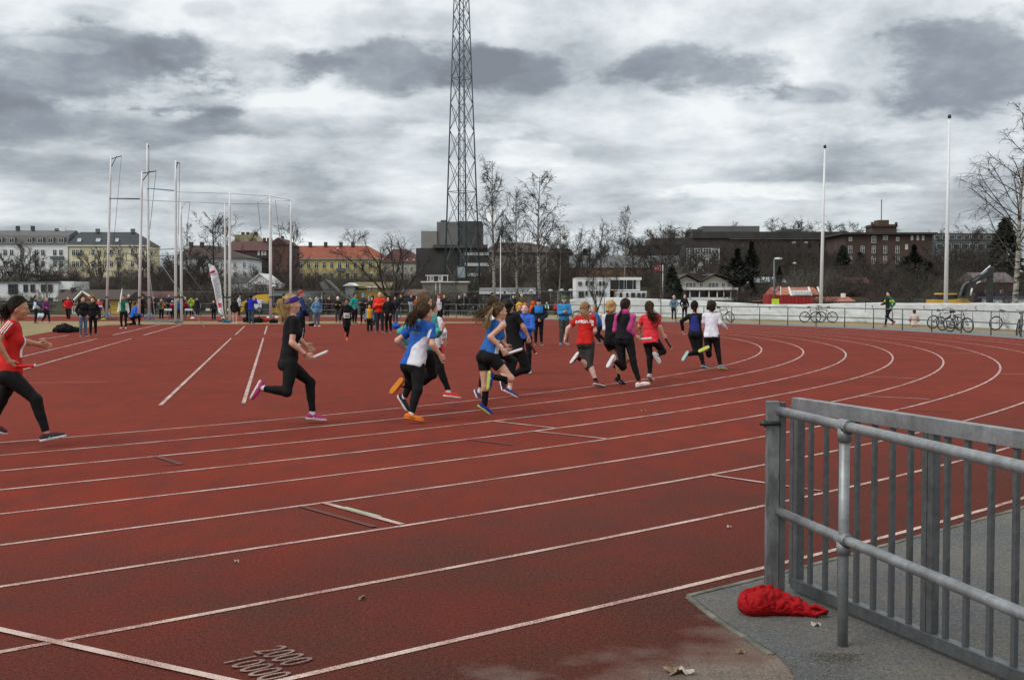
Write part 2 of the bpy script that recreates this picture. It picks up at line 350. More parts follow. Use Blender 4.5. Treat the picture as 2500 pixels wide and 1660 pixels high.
def prim_d(p, X):
    if p[0] == 'c':
        a, b, ra, rb = p[1:5]; ab = b-a; L = ab@ab+1e-12
        t = np.clip(((X-a)@ab)/L, 0, 1); return np.linalg.norm(X-a-t[..., None]*ab, axis=-1)-(ra+(rb-ra)*t)
    q = (X-p[1])@p[2]; r = np.array(p[3]); k0 = np.linalg.norm(q/r, axis=-1); k1 = np.linalg.norm(q/(r*r), axis=-1)
    return k0*(k0-1)/(k1+1e-9)
def implicit(sets, h, k=.02, wrinkle=0, seed=0, blend=.02):
    """sets: list of (primitives, clip planes); union of all"""
    lo = np.min([prim_box(p)[0] for s in sets for p in s[0]], 0)-3*h; hi = np.max([prim_box(p)[1] for s in sets for p in s[0]], 0)+3*h
    n = np.ceil((hi-lo)/h).astype(int)+1; tot = np.full(n, 1.0)
    ax = [lo[i]+h*np.arange(n[i]) for i in range(3)]
    for prims, clips in sets:
        Fd = np.full(n, 1.0)
        for p in prims:
            kk = p[-1] if (p[0] == 'c' and len(p) > 5) or (p[0] == 'e' and len(p) > 4) else k
            b0, b1 = prim_box(p); i0 = np.maximum(((b0-lo-kk-2*h)/h).astype(int), 0); i1 = np.minimum(np.ceil((b1-lo+kk+2*h)/h).astype(int)+1, n)
            sl = tuple(slice(i0[i], i1[i]) for i in range(3))
            X = np.stack(np.meshgrid(ax[0][sl[0]], ax[1][sl[1]], ax[2][sl[2]], indexing='ij'), -1)
            d = prim_d(p, X); f0 = Fd[sl]; Fd[sl] = np.minimum(f0, d)-np.maximum(kk-np.abs(f0-d), 0)**2/(4*kk)
        if clips:
            X = np.stack(np.meshgrid(*ax, indexing='ij'), -1)
            for p0, nn in clips: Fd = np.maximum(Fd, (X-p0)@nn)
        tot = np.minimum(tot, Fd)-np.maximum(blend-np.abs(tot-Fd), 0)**2/(4*blend)
    if wrinkle:
        rs = np.random.RandomState(seed); X = np.stack(np.meshgrid(*ax, indexing='ij'), -1)
        w = 0
        for _ in range(5):
            kv = rs.normal(size=3)*np.array([1, 1, 1.4]); kv *= 2*math.pi/rs.uniform(.06, .2)/np.linalg.norm(kv); w = w+np.sin(X@kv+rs.uniform(0, 6)+2.2*np.sin(X@(kv[[1, 2, 0]]*.35)))
        tot = tot+wrinkle*w*.33
    return surf(tot, lo, h)
def nrm(v): v = np.asarray(v, float); return v/(np.linalg.norm(v)+1e-12)
def lerp(a, b, t): return a+(b-a)*t
def frame(f, u):
    f = nrm(f); r = nrm(np.cross(f, u)); return r, f, np.cross(r, f)
def M3(r, f, u): return np.stack([r, f, u], 1)
SKIN = mat('skin', srgb('d0a088'), .55, .06, 30, .08, 120, spec=.4); SKIN2 = mat('skin_tan', srgb('b98a6c'), .55, .06, 30, .08, 120, spec=.4); SKIN3 = mat('skin_dark', srgb('8a6048'), .55, .06, 30, spec=.4)
M_EYE = mat('eye_white', (.55, .53, .5), .3, .02, 5); M_IRIS = mat('iris', (.03, .03, .03), .2, .1, 5); M_LIP = mat('lips', srgb('b06a62'), .5, .06, 40)
def hairmat(h):
    n = 'hair_'+h
    if n in MATS: return MATS[n]
    q = NT(n); c = srgb(h); g = q.noise(90, 3, .6, (1, 1, .12)); q.bump(g, .5, .004)
    return q.out(q.ramp(g, [(.3, tuple(x*.45 for x in c)), (.55, c), (.8, tuple(min(1, x*1.6+.006) for x in c))]), .55, .18)
class Person:
    def __init__(s, label, cat='person', group=None, S=1.7, sex='f', build=1.0, vox=.012, seed=1):
        s.S, s.g, s.sex, s.b, s.h, s.seed = S, S/1.7, sex, build, vox, seed; s.label, s.group, s.cat = label, group, cat; s.J = {}
    # -- pose from photo pixels: px is a dict of joints, signs say which way each limb goes in depth (+1 away)
    def from_px(s, d, px, sg, fc, fp=None, lean=0., hd=None, base=None):
        g, S = s.g, s.S; J = s.J
        J['pel'] = AT(*px['pel'], d); J['neck'] = AT(*px['neck'], d+lean); J['head'] = AT(*px['head'], d+lean+px.get('hz', 0))
        up = nrm(J['neck']-J['pel'])
        fc = np.array([math.sin(R_(fc)), math.cos(R_(fc)), 0]); fp = fc if fp is None else np.array([math.sin(R_(fp)), math.cos(R_(fp)), 0])
        s.rc, s.fc, s.uc = frame(fc-up*(fc@up), up); s.rp, s.fp, s.up_ = frame(fp-up*(fp@up)*.6, np.array([0, 0, 1.]))
        hw = (.088 if s.sex == 'f' else .100)*S
        J['shL'] = J['neck']-s.rc*hw-s.uc*.052*g; J['shR'] = J['neck']+s.rc*hw-s.uc*.052*g
        J['hipL'] = J['pel']-s.rp*.052*S-s.uc*.02*g; J['hipR'] = J['pel']+s.rp*.052*S-s.uc*.02*g
        for sd in 'LR':
            for c, p, L in (('el', 'sh', .172), ('wr', 'el', .145), ('kn', 'hip', .248), ('an', 'kn', .243), ('to', 'an', .118)):
                J[c+sd] = s.solve(px[c+sd], J[p+sd], L*S, sg.get(c+sd, 0))
        hd = s.fc if hd is None else np.array([math.sin(R_(hd)), math.cos(R_(hd)), px.get('hpitch', -.08)])
        hu = nrm(J['head']-J['neck']+np.array([0, 0, .25])); s.hr, s.hf, s.hu = frame(nrm(hd)-hu*(nrm(hd)@hu), hu)
        s.base = np.array([J['pel'][0], J['pel'][1], 0.]) if base is None else base
        return s
    def solve(s, px, P, L, sg):
        o = np.array([0, 0, EYE]); r = nrm(ray(*px)); w = o-P; b = w@r; c = w@w-L*L; disc = b*b-c
        if disc <= 0: return o+r*(-b)
        return o+r*(-b+sg*math.sqrt(disc))
    # -- stock poses for bystanders, local frame: x right, y forward
    def stock(s, foot, yaw, pose='stand', lean=0., head_turn=0.):
        S = s.S; hw = (.088 if s.sex == 'f' else .100)
        P = {'pel': (0, 0, .525), 'neck': (0, lean, .835), 'head': (0, lean*1.3+.015, .928)}
        for sd, x in (('L', -1), ('R', 1)):
            P['sh'+sd] = (x*hw, lean, .797); P['hip'+sd] = (x*.052, 0, .515)
            P['kn'+sd] = (x*.058, .012, .285); P['an'+sd] = (x*.062, -.012, .045); P['to'+sd] = (x*.085, .10, .008)
            P['el'+sd] = (x*.135, lean-.02, .635); P['wr'+sd] = (x*.145, lean+.03, .495)
        def arms(e, w):
            for sd, x in (('L', -1), ('R', 1)): P['el'+sd] = (x*e[0], lean+e[1], e[2]); P['wr'+sd] = (x*w[0], lean+w[1], w[2])
        if pose == 'crossed': arms((.128, .05, .645), (-.045, .125, .68))
        elif pose == 'pocket': arms((.160, -.045, .640), (.115, .05, .53))
        elif pose == 'phone': arms((.120, .035, .640), (.035, .150, .665))
        elif pose == 'photo': arms((.15, .10, .735), (.06, .20, .86))
        elif pose == 'face': arms((.13, .09, .69), (.035, .11, .86))
        elif pose == 'hips': arms((.235, -.03, .665), (.125, .02, .585))
        elif pose == 'rail': arms((.16, .08, .67), (.10, .20, .61))
        elif pose == 'clasp': arms((.15, .02, .65), (.04, .12, .55))
        elif pose in ('walk', 'jog'):
            a = .13 if pose == 'walk' else .16
            P['knL'] = (-.055, a*.7, .30); P['anL'] = (-.055, a*.9, .05); P['toL'] = (-.06, a+.10, .015)
            P['knR'] = (.055, -a*.1, .285); P['anR'] = (.055, -a*1.35, .085 if pose == 'walk' else .16); P['toR'] = (.06, -a*1.05, .01 if pose == 'walk' else .06)
            P['elL'] = (-.15, -.08, .66); P['wrL'] = (-.13, .0, .56); P['elR'] = (.15, .03, .655); P['wrR'] = (.12, .14, .62)
        elif pose == 'point': P['elR'] = (.24, .02, .79); P['wrR'] = (.38, .03, .80)
        elif pose == 'kneel':
            for k in ('pel', 'neck', 'head', 'shL', 'shR', 'hipL', 'hipR', 'elL', 'elR', 'wrL', 'wrR'): P[k] = (P[k][0], P[k][1]+(.10 if k in ('neck', 'head', 'shL', 'shR', 'elL', 'elR') else .0), P[k][2]-.245)
            P['knL'] = (-.06, .10, .06); P['anL'] = (-.06, -.13, .05); P['toL'] = (-.06, -.21, .02)
            P['knR'] = (.07, .22, .30); P['anR'] = (.07, .20, .05); P['toR'] = (.08, .30, .01); P['wrL'] = (-.06, .26, .36); P['wrR'] = (.06, .27, .36)
        elif pose == 'sit':
            for k in ('pel', 'neck', 'head', 'shL', 'shR', 'hipL', 'hipR', 'elL', 'elR', 'wrL', 'wrR'): P[k] = (P[k][0], P[k][1], P[k][2]-.455)
            for sd, x in (('L', -1), ('R', 1)): P['kn'+sd] = (x*.08, .20, .22); P['an'+sd] = (x*.07, .28, .05); P['to'+sd] = (x*.08, .39, .01); P['wr'+sd] = (x*.06, .20, .22); P['el'+sd] = (x*.15, .06, .20)
        elif pose == 'crouchwalk':
            for k in ('pel', 'neck', 'head', 'shL', 'shR', 'hipL', 'hipR', 'elL', 'elR', 'wrL', 'wrR'): P[k] = (P[k][0], P[k][1]+(.16 if k in ('neck', 'head', 'shL', 'shR', 'elL', 'elR', 'wrL', 'wrR') else 0), P[k][2]-.10-(.03 if k in ('neck', 'head') else 0))
            P['knL'] = (-.06, .16, .24); P['anL'] = (-.06, .02, .05); P['toL'] = (-.07, .14, .01); P['knR'] = (.06, .05, .23); P['anR'] = (.06, -.18, .06); P['toR'] = (.07, -.07, .01)
        c_, s_ = math.cos(-R_(yaw)), math.sin(-R_(yaw)); rs = np.random.RandomState(s.seed)
        for k, v in P.items():
            v = np.array(v)*S+(rs.normal(size=3)*.008*S if k[:2] in ('el', 'wr', 'kn') else 0)
            s.J[k] = np.array([v[0]*c_-v[1]*s_, v[0]*s_+v[1]*c_, v[2]])+np.array([foot[0], foot[1], 0])
        J = s.J; up = nrm(J['neck']-J['pel']); r0 = nrm(J['shR']-J['shL'])
        s.rc = r0; s.fc = nrm(np.cross(up, r0)); s.uc = up; s.rp = nrm(J['hipR']-J['hipL']); s.fp = nrm(np.cross(np.array([0, 0, 1.]), s.rp)); s.up_ = np.array([0, 0, 1.])
        hy = R_(yaw+head_turn); hf = np.array([math.sin(hy), math.cos(hy), -.05]); s.hr, s.hf, s.hu = frame(hf, np.array([0, 0, 1.]))
        s.base = np.array([foot[0], foot[1], 0.]); return s
    # -- anatomy
    def torso(s, t=0., low=True):
        J, g, b, f = s.J, s.g, s.b, s.sex == 'f'; Mc = M3(s.rc, s.fc, s.uc); Mp = M3(s.rp, s.fp, s.up_)
        A = lambda *r: [x*g*b+t for x in r]; sp = lambda q: lerp(J['pel'], J['neck'], q)
        L = np.linalg.norm(J['neck']-J['pel'])/(.30*s.S)
        P = [('e', sp(.66)+s.fc*.006*g, Mc, A(.134 if f else .155, .098 if f else .110, .165*L), .05), ('e', sp(.36), Mc, A(.118 if f else .142, .088 if f else .100, .15*L), .05),
             ('c', lerp(J['neck'], J['shL'], .35)-s.uc*.06*g, lerp(J['neck'], J['shR'], .35)-s.uc*.06*g, .062*g*b+t, .066*g*b+t, .05)]
        for sd in 'LR':
            P.append(('c', J['neck']-s.uc*.030*g, lerp(J['neck'], J['sh'+sd], .85)-s.uc*.006*g, .044*g*b+t*.8, .034*g*b+t*.8, .04))
            P.append(('e', J['sh'+sd]-s.uc*.008*g, Mc, [x*g*b+t*.8 for x in (.045, .047, .050)], .035))
            if f and s.S > 1.5: P.append(('e', sp(.62)+s.fc*.078*g+(s.rc if sd == 'R' else -s.rc)*.062*g, Mc, A(.055, .05, .058), .03))
        if low: P += s.pelvis(t)
        return P
    def pelvis(s, t=0.):
        J, g, b, f = s.J, s.g, s.b, s.sex == 'f'; Mp = M3(s.rp, s.fp, s.up_); A = lambda *r: [x*g*b+t for x in r]
        P = [('e', J['pel']+s.up_*.015*g, Mp, A(.150 if f else .148, .105, .105), .05)]
        for x in (-1, 1): P.append(('e', J['pel']+x*s.rp*.068*g-s.fp*.048*g-s.up_*.035*g, Mp, A(.080, .075, .085), .03))
        return P
    def leg(s, sd, t=0., t0=0., t1=2., flare=0.):
        """t0..t1: 0 hip, 1 knee, 2 ankle"""
        J, g, b = s.J, s.g, s.b; h, k, a = J['hip'+sd], J['kn'+sd], J['an'+sd]; P = []
        th = lambda q: (.086+(.054-.086)*q)*g*b+t
        if t0 < 1:
            e = min(1, t1); P.append(('c', lerp(h, k, t0), lerp(h, k, e), th(t0), th(e)+(flare if t1 < 1 else 0), .025))
            if t0 < .3 and t1 > .6: P.append(('c', lerp(h, k, .15)+s.fp*.02*g, lerp(h, k, .6)+s.fp*.015*g, .07*g*b+t, .055*g*b+t, .03))
        if t1 > 1:
            e = t1-1; q0 = max(0, t0-1); sh = lambda q: (.052+(.034-.052)*q)*g*b**.5+t
            back = nrm(np.cross(k-a, np.cross(k-a, k-h)+1e-6*s.rp)); back = back if back@s.fp < 0 else -back
            if np.linalg.norm(np.cross(nrm(k-a), nrm(h-k))) > .25: back = nrm((h-k)-(nrm(k-a)*((h-k)@nrm(k-a))))
            P.append(('c', lerp(k, a, q0), lerp(k, a, e), sh(q0), sh(e)+flare, .025))
            if e > .5 and q0 < .2: P.append(('c', lerp(k, a, .15)+back*.02*g, lerp(k, a, .48)+back*.014*g, .042*g*b+t, .036*g*b+t, .03))
        return P
    def arm(s, sd, t=0., t1=2., t0=0.):
        J, g, b = s.J, s.g, s.b; h, k, a = J['sh'+sd], J['el'+sd], J['wr'+sd]; P = []
        if t0 < 1: e = min(1, t1); P.append(('c', lerp(h, k, t0), lerp(h, k, e), (.045-.010*t0)*g*b+t, (.045-.010*e)*g*b+t, .018))
        if t1 > 1: e = t1-1; q0 = max(0, t0-1); P.append(('c', lerp(k, a, q0), lerp(k, a, e), (.037-.012*q0)*g*b+t, (.037-.012*e)*g*b+t, .018)); 
        if t1 > 1.4 and t0 < 1: P.append(('c', lerp(k, a, .12), lerp(k, a, .4), .039*g*b+t, .034*g*b+t, .018))
        return P
    def headp(s, t=0.):
        c, q = s.J['head'], s.g**.5; M = M3(s.hr, s.hf, s.hu); r, f, u = s.hr*q, s.hf*q, s.hu*q
        P = [('e', c+u*.018-f*.012, M, [x*q+t for x in (.076, .095, .100)], .03), ('e', c+f*.022-u*.045, M, [x*q+t for x in (.058, .070, .078)], .03), ('e', c+f*.068-u*.090, M, [.024*q+t]*3, .025)]
        if t == 0:
            P += [('c', c+f*.090+u*.008, c+f*.108-u*.028, .009*q, .0135*q, .012), ('c', c+f*.076+u*.026-r*.035, c+f*.076+u*.026+r*.035, .014*q, .014*q, .015), ('c', c+f*.083-u*.058-r*.012, c+f*.083-u*.058+r*.012, .012*q, .012*q, .012)]
            for x in (-1, 1): P += [('e', c+x*r*.074-f*.008-u*.018, M, (.012*q, .021*q, .031*q), .008), ('e', c+x*r*.040+f*.062-u*.030, M, (.022*q, .022*q, .022*q), .02)]
        return P
    def hand(s, sd, curl=35, grip=None):
        J, g = s.J, s.g; w = J['wr'+sd]; d = nrm(w-J['el'+sd]); sx = -1 if sd == 'L' else 1
        th = s.fc*.6+np.array([0, 0, 1.])*.8; th = nrm(th-d*(th@d)); pn = nrm(np.cross(th, d)); inw = (J['pel']+J['neck'])/2-w
        if grip is not None:                      # palm closes round a bar along grip
            ax = nrm(np.asarray(grip)-d*(np.asarray(grip)@d)); th = ax if ax@th > 0 else -ax; pn = nrm(np.cross(th, d))
        if pn@inw < 0: pn = -pn
        ac = th; c = w+d*.048*g; M = M3(ac, d, pn)
        P = [('e', c, M, (.040*g, .052*g, .0155*g), .012), ('c', w-d*.015*g, w+d*.02*g, .024*g, .026*g, .015)]
        for i, (o, L) in enumerate(((.030, .074), (.011, .082), (-.009, .076), (-.028, .060))):
            a = c+ac*o*g+d*.040*g; cu = R_(curl*(1+.12*i)); b = a+(d*math.cos(cu)+pn*math.sin(cu))*L*.52*g; e = b+(d*math.cos(2.2*cu)+pn*math.sin(2.2*cu))*L*.5*g
            P += [('c', a, b, .0092*g, .0085*g, .004), ('c', b, e, .0085*g, .007*g, .004)]
        a = w+d*.022*g+ac*.026*g; b = a+(ac*.62+d*.62+pn*.35)*.042*g; e = b+(d*.75+pn*.55+ac*.1)*.034*g
        P += [('c', a, b, .0125*g, .0105*g, .008), ('c', b, e, .0105*g, .008*g, .005)]
        s.palm = getattr(s, 'palm', {}); s.palm[sd] = (c+d*.045*g+pn*.030*g, pn, d, ac); return P
    def obj(s, name, VF, m, parent=None, matfun=None, label=None):
        V, Q = VF
        if len(Q) == 0: return None
        mi = None
        if matfun is not None: mi = matfun(V[Q].mean(1))
        o = link_mesh(name, mesh_np(name, V-s.base, Q, True, mi), parent or s.root, m)
        if label: o['label'] = label
        return o
    def local(s, X): d = X-s.J['pel']; return np.stack([d@s.rc, d@s.fc, d@s.uc], 1)/s.g      # torso coordinates in metres of a 1.7 m body
    def make(s, skin=SKIN, near=True, curl=(35, 35), grips=(None, None)):
        s.root = empty('person', tuple(s.base), s.label, s.cat, s.group); h = s.h; s.near = near
        main = s.torso(-.004)+s.leg('L')+s.leg('R')+s.arm('L')+s.arm('R')+[('c', s.J['neck']-s.uc*.03*s.g, s.J['head']-s.hu*.03*s.g, .054*s.g, .050*s.g, .03)]
        parts = [implicit([(main, [])], h, .02), implicit([(s.headp()+[('c', s.J['neck'], s.J['head']-s.hu*.03*s.g, .050*s.g, .050*s.g, .03)], [])], .0075 if near else max(.012, h*.7), .02)]
        for i, sd in enumerate('LR'): parts.append(implicit([(s.hand(sd, curl[i], grips[i]), [])], .0055 if near else .013, .008))
        V, Q, b = [], [], 0
        for v, q in parts: V.append(v); Q.append(q+b); b += len(v)
        s.body = s.obj('body', (np.concatenate(V), np.concatenate(Q)), skin)
        if near:
            q = s.g**.5; c = s.J['head']
            for x in (-1, 1):
                e = MB().sphere(c+s.hf*.0745*q+x*s.hr*.031*q+s.hu*.010*q-s.base, .0125*q, 10).build('eye', M_EYE, s.root, True)
                MB().sphere(c+s.hf*.0842*q+x*s.hr*.031*q+s.hu*.010*q-s.base, .0058*q, 8).build('iris', M_IRIS, e, True)
            M = M3(s.hr, s.hf, s.hu); mb = MB().sphere((0, 0, 0), (.023*q, .008*q, .0085*q), 10); V = np.array(mb.v)@M.T+c+s.hf*.0905*q-s.hu*.060*q-s.base
            link_mesh('mouth', mesh_np('mouth', V, mb.f, True), s.root, M_LIP)
        return s
    # -- clothes
    def top(s, color, sleeve=.55, t=.012, hem=-.02, low=False, name='shirt', matfun=None, mats=None, wr=.004, neckcut=.0, vneck=False, strap=None, parent=None, collar=False, sleeves=True):
        g = s.g; J = s.J; L = np.linalg.norm(J['neck']-J['pel'])
        T = s.torso(t, low or hem < .12)+[('e', lerp(J['pel'], J['neck'], .18), M3(s.rc, s.fc, s.uc), [x*g*s.b+t for x in (.135, .098, .13)], .05)]
        clips = [(J['pel']+s.uc*hem*L, -s.uc), (J['neck']+s.uc*(.022+neckcut)*g, nrm(s.uc+s.fc*.25))]
        sets = [(T, clips)]
        if collar: sets.append(([('c', J['neck']-s.uc*.02*g, J['neck']+s.uc*.035*g+s.fc*.01, .064*g+t*.5, .060*g+t*.5)], [(J['neck']+s.uc*.055*g, s.uc)]))
        if sleeves:
            for sd in 'LR':
                e = sleeve[0 if sd == 'L' else 1] if hasattr(sleeve, '__len__') else sleeve
                if e > 0:
                    A, B, C = J['sh'+sd], J['el'+sd], J['wr'+sd]; p = lerp(A, B, e) if e <= 1 else lerp(B, C, e-1); dr = nrm(B-A) if e <= 1 else nrm(C-B)
                    if e <= 1: sets.append((s.arm(sd, t*1.1, e+.1, 0), [(p, dr)]))
                    else: sets.append((s.arm(sd, t, 1.0, 0), [])); sets.append((s.arm(sd, t, min(e+.1, 2.), 1.0), [(p, dr)] if e < 1.9 else []))
        else:
            for sd, x in (('L', -1), ('R', 1)): sets[0][1].append((J['sh'+sd]-x*s.rc*.035*g, nrm(x*s.rc+s.uc*.25)))
        return s.obj(name, implicit(sets, s.h, .02, wr, s.seed+3), mats or cloth(color), parent, matfun)
    def bottom(s, color, end=1.93, t=.006, waist=.13, name='trousers', matfun=None, mats=None, wr=.002, flare=0., ends=None):
        J = s.J; L = np.linalg.norm(J['neck']-J['pel']); e = ends or (end, end)
        sets = [(s.pelvis(t)+[('e', lerp(J['pel'], J['neck'], .2), M3(s.rc, s.fc, s.uc), [x*s.g*s.b+t for x in (.130, .095, .13)], .05)], [(J['pel']+s.uc*waist*L, s.uc)])]
        for i, sd in enumerate('LR'):
            H_, K, A = J['hip'+sd], J['kn'+sd], J['an'+sd]; q = e[i]; p = lerp(H_, K, q) if q <= 1 else lerp(K, A, q-1); dr = nrm(K-H_) if q <= 1 else nrm(A-K)
            if q <= 1: sets.append((s.leg(sd, t, 0, q+.08, flare), [(p, dr)]))
            else: sets.append((s.leg(sd, t, 0, 1.0, 0)+s.leg(sd, t, 1.0, min(q, 1.05), 0), [])); sets.append((s.leg(sd, t, 1.0, min(q+.08, 2.), flare), [(p, dr)] if q < 1.97 else []))
        return s.obj(name, implicit(sets, s.h, .02, wr, s.seed+5), mats or cloth(color), None, matfun)
    def footframe(s, sd):
        A, T, K = s.J['an'+sd], s.J['to'+sd], s.J['kn'+sd]; e1 = nrm(T-A); e2 = (K-A)-e1*((K-A)@e1)
        e2 = nrm(e2 if np.linalg.norm(e2) > .02 else np.array([0, 0, 1.])-e1*e1[2]); a = R_(19.4); return A, math.cos(a)*e1+math.sin(a)*e2, -math.sin(a)*e1+math.cos(a)*e2
    def shoes(s, color, sole='d8d8d4', sock=None, sock_h=.14, accent=None):
        g = s.g
        for sd in 'LR':
            A, w, u = s.footframe(sd); x = np.cross(w, u); M = M3(x, w, u)
            heel = A-u*.068*g-w*.045*g; ball = A-u*.068*g+w*.100*g; sets = []
            P = [('c', heel+u*.038*g, ball+u*.030*g, .037*g, .038*g, .02), ('e', ball+w*.035*g+u*.026*g, M, (.041*g, .055*g, .027*g), .02), ('c', A-u*.005*g-w*.008*g, A-u*.04*g, .036*g, .040*g, .02)]
            h = min(s.h, .009) if s.near else s.h
            def mf(X, u=u, heel=heel): return (((X-heel)@u)/g < .024).astype(np.int32)
            sh = s.obj('shoe', implicit([(P, [(heel+u*.020*g, -u)])], h, .02), cloth(color))
            if sole and s.near:
                P2 = [('c', heel+u*.012*g, ball+u*.010*g, .040*g, .043*g, .01), ('e', ball+w*.040*g+u*.012*g, M, (.044*g, .054*g, .03*g), .01)]
                V, Q = implicit([(P2, [(heel+u*.021*g, u), (heel-u*.004*g, -u)])], min(h, .007), .01)
                if len(Q) and sh is not None: so = link_mesh('sole', mesh_np('sole', V-s.base, Q, True), sh, cloth(sole))
                if accent and sh is not None:
                    for xs in (-1, 1):
                        o_ = A-u*.045*g+w*.025*g+x*xs*.0405*g-s.base; MB().tube([o_-u*.014*g-w*.03*g, o_+u*.010*g, o_-u*.016*g+w*.012*g, o_+u*.006*g+w*.04*g], .0042*g, 5).build('stripe', cloth(accent), sh, True)
            if sock:
                K = s.J['kn'+sd]; d = nrm(K-A); s.obj('sock', implicit([([('c', A-u*.02*g, A+d*sock_h*g, .039*g, .036*g+.02*sock_h*g)], [(A+d*sock_h*g, d)])], h, .01), cloth(sock))
    def hair(s, color, style='short', tail=None, n=60, spread=.03, fore=.0, name='hair', wid=.0028):
        c, q = s.J['head'], s.g**.5; r, f, u = s.hr*q, s.hf*q, s.hu*q; M = M3(s.hr, s.hf, s.hu); m = hairmat(color)
        t = .012 if style != 'crop' else .006
        P = [('e', c+u*.022-f*.014, M, [x*q+t for x in (.077, .096, .100)], .02)]
        if style in ('long', 'pony', 'bun', 'bob'): P.append(('e', c-f*.040-u*.03, M, (.072*q+t*.5, .062*q, .075*q), .03))
        cl = [(c+f*(.030+fore)+u*.050, nrm(f*.80-u*.60)), (c-u*.105+f*0, nrm(-u-f*.2))]
        sets = [(P, cl)]
        if style == 'bun': sets.append(([('e', c-f*.135+u*.03, M, (.048*q, .048*q, .05*q))], []))
        if style == 'curly': sets = [([('e', c+u*.02-f*.03, M, (.105*q, .11*q, .115*q)), ('e', c-f*.06-u*.06, M, (.10*q, .075*q, .09*q))], [(c+f*.035+u*.045, nrm(f*.8-u*.6))])]
        ob = s.obj(name, implicit(sets, max(.008, s.h*.7), .02, .003 if style != 'curly' else .012, s.seed+9), m)
        if s.near and style in ('pony', 'bun', 'long', 'short', 'bob'):
            rs = np.random.RandomState(s.seed+31); mb = MB(); cc = c+u*.022-f*.014; ra = np.array([.077, .096, .100])*q+t+.0015
            tie = np.asarray(tail[0], float)-cc if (tail is not None and style == 'pony') else (-f*.9+u*.15 if style == 'bun' else -f*.75-u*.85)
            T = nrm(np.array([tie@s.hr, tie@s.hf, tie@s.hu])/ra)
            for i in range(260):
                v = nrm(rs.normal(size=3)); w_ = v*ra; P_ = cc+M@w_
                if (P_-cl[0][0])@cl[0][1] > -.004 or (P_-cl[1][0])@cl[1][1] > -.004 or v@T > .97: continue
                om = math.acos(np.clip(v@T, -1, 1)); n_ = 7; pts = []; end = rs.uniform(.35, .95)
                for j in range(n_):
                    a_ = j/(n_-1)*end; d_ = (math.sin((1-a_)*om)*v+math.sin(a_*om)*T)/(math.sin(om)+1e-6); pts.append(cc+M@(nrm(d_)*ra)*(1+.018*math.sin(a_*3.1)*rs.uniform(.0, 1.5))-s.base)
                mb.tube(pts, [.0018]+[.0032]*(n_-2)+[.0018], 3, cap=False)
            if ob is not None and mb.v: mb.build('strands', m, ob, True)
        if tail is not None and s.near:
            rs = np.random.RandomState(s.seed+11); mb = MB(); path = [np.asarray(p, float) for p in tail]; L = len(path)
            for i in range(n):
                o = rs.normal(size=3)*spread; o2 = rs.normal(size=3)*spread; cut = rs.uniform(.7, 1.0); pts = []; rad = []
                for j in range(9):
                    q_ = j/8*cut*(L-1); a = min(int(q_), L-2); p = lerp(path[a], path[a+1], q_-a); w_ = math.sin(min(1, j/8*1.25)*math.pi*.5)
                    pts.append(p+o*(.25+.75*w_)+o2*w_*w_*.9+rs.normal(size=3)*.0025-s.base); rad.append(wid*2.0*(1-.75*(j/8)**2))
                mb.tube(pts, rad, 3, cap=False)
            tl = mb.build('ponytail' if style != 'long' else 'loose_hair', m, s.root, True)
            if style in ('pony', 'braid'): MB().sphere(path[0]-s.base, .019, 8).build('hair_tie', cloth('16161a'), s.root, True)
        elif tail is not None:
            P = [('c', np.asarray(tail[i], float), np.asarray(tail[i+1], float), .035, .028) for i in range(len(tail)-1)]; s.obj('ponytail', implicit([(P, [])], s.h, .02, .004), m)
        return ob
    def hat(s, color, kind='beanie', mats=None):
        c, q = s.J['head'], s.g**.5; r, f, u = s.hr*q, s.hf*q, s.hu*q; M = M3(s.hr, s.hf, s.hu); h = max(.009, s.h*.7)
        E = lambda t: [('e', c+u*.020-f*.012, M, [x*q+t for x in (.077, .096, .102)], .02)]
        if kind == 'beanie': return s.obj('beanie', implicit([(E(.020)+[('e', c+u*.115-f*.02, M, (.05*q, .05*q, .035*q))], [(c+u*.028, nrm(-u-f*.12))])], h, .03, .002), mats or cloth(color))
        if kind == 'cap':
            o = s.obj('cap', implicit([(E(.016), [(c+u*.045, nrm(-u+f*.05))]), ([('e', c+f*.125+u*.050, M, (.065*q, .065*q, .010*q))], [])], h, .02), cloth(color)); return o
        if kind == 'headband': return s.obj('headband', implicit([(E(.0165), [(c+u*.080-f*.02, nrm(u-f*.32)), (c+u*.005-f*.02, nrm(-u+f*.32))])], h, .02), cloth(color))
        if kind == 'hood': return s.obj('hood', implicit([(E(.034)+[('e', c-f*.03-u*.05, M, (.092*q, .10*q, .10*q))], [(c+f*.050+u*.02, nrm(f*.95-u*.30))]), ([('c', s.J['neck'], c-u*.07-f*.03, .088*q, .085*q)], [(c-u*.05+f*.045, nrm(f))])], h, .03, .003), cloth(color))
        if kind == 'hooddown': return s.obj('hood', implicit([([('e', s.J['neck']-s.fc*.065*s.g+s.uc*.03*s.g, M3(s.rc, s.fc, s.uc), (.10*s.g, .055*s.g, .06*s.g))], [])], h, .02, .004), cloth(color))
        if kind == 'scarf': return s.obj('scarf', implicit([([('c', s.J['neck']+s.uc*.015*s.g, s.J['neck']+s.uc*.05*s.g+s.fc*.01, .085*s.g, .078*s.g)], [])], h, .02, .006), cloth(color))
    def patch(s, name, c, w, hgt, m, off=.012, n=6, body=None):
        """a flat printed patch laid on the torso: local centre (x, side fwd +/-1, z), built on the garment by ray casting"""
        return None
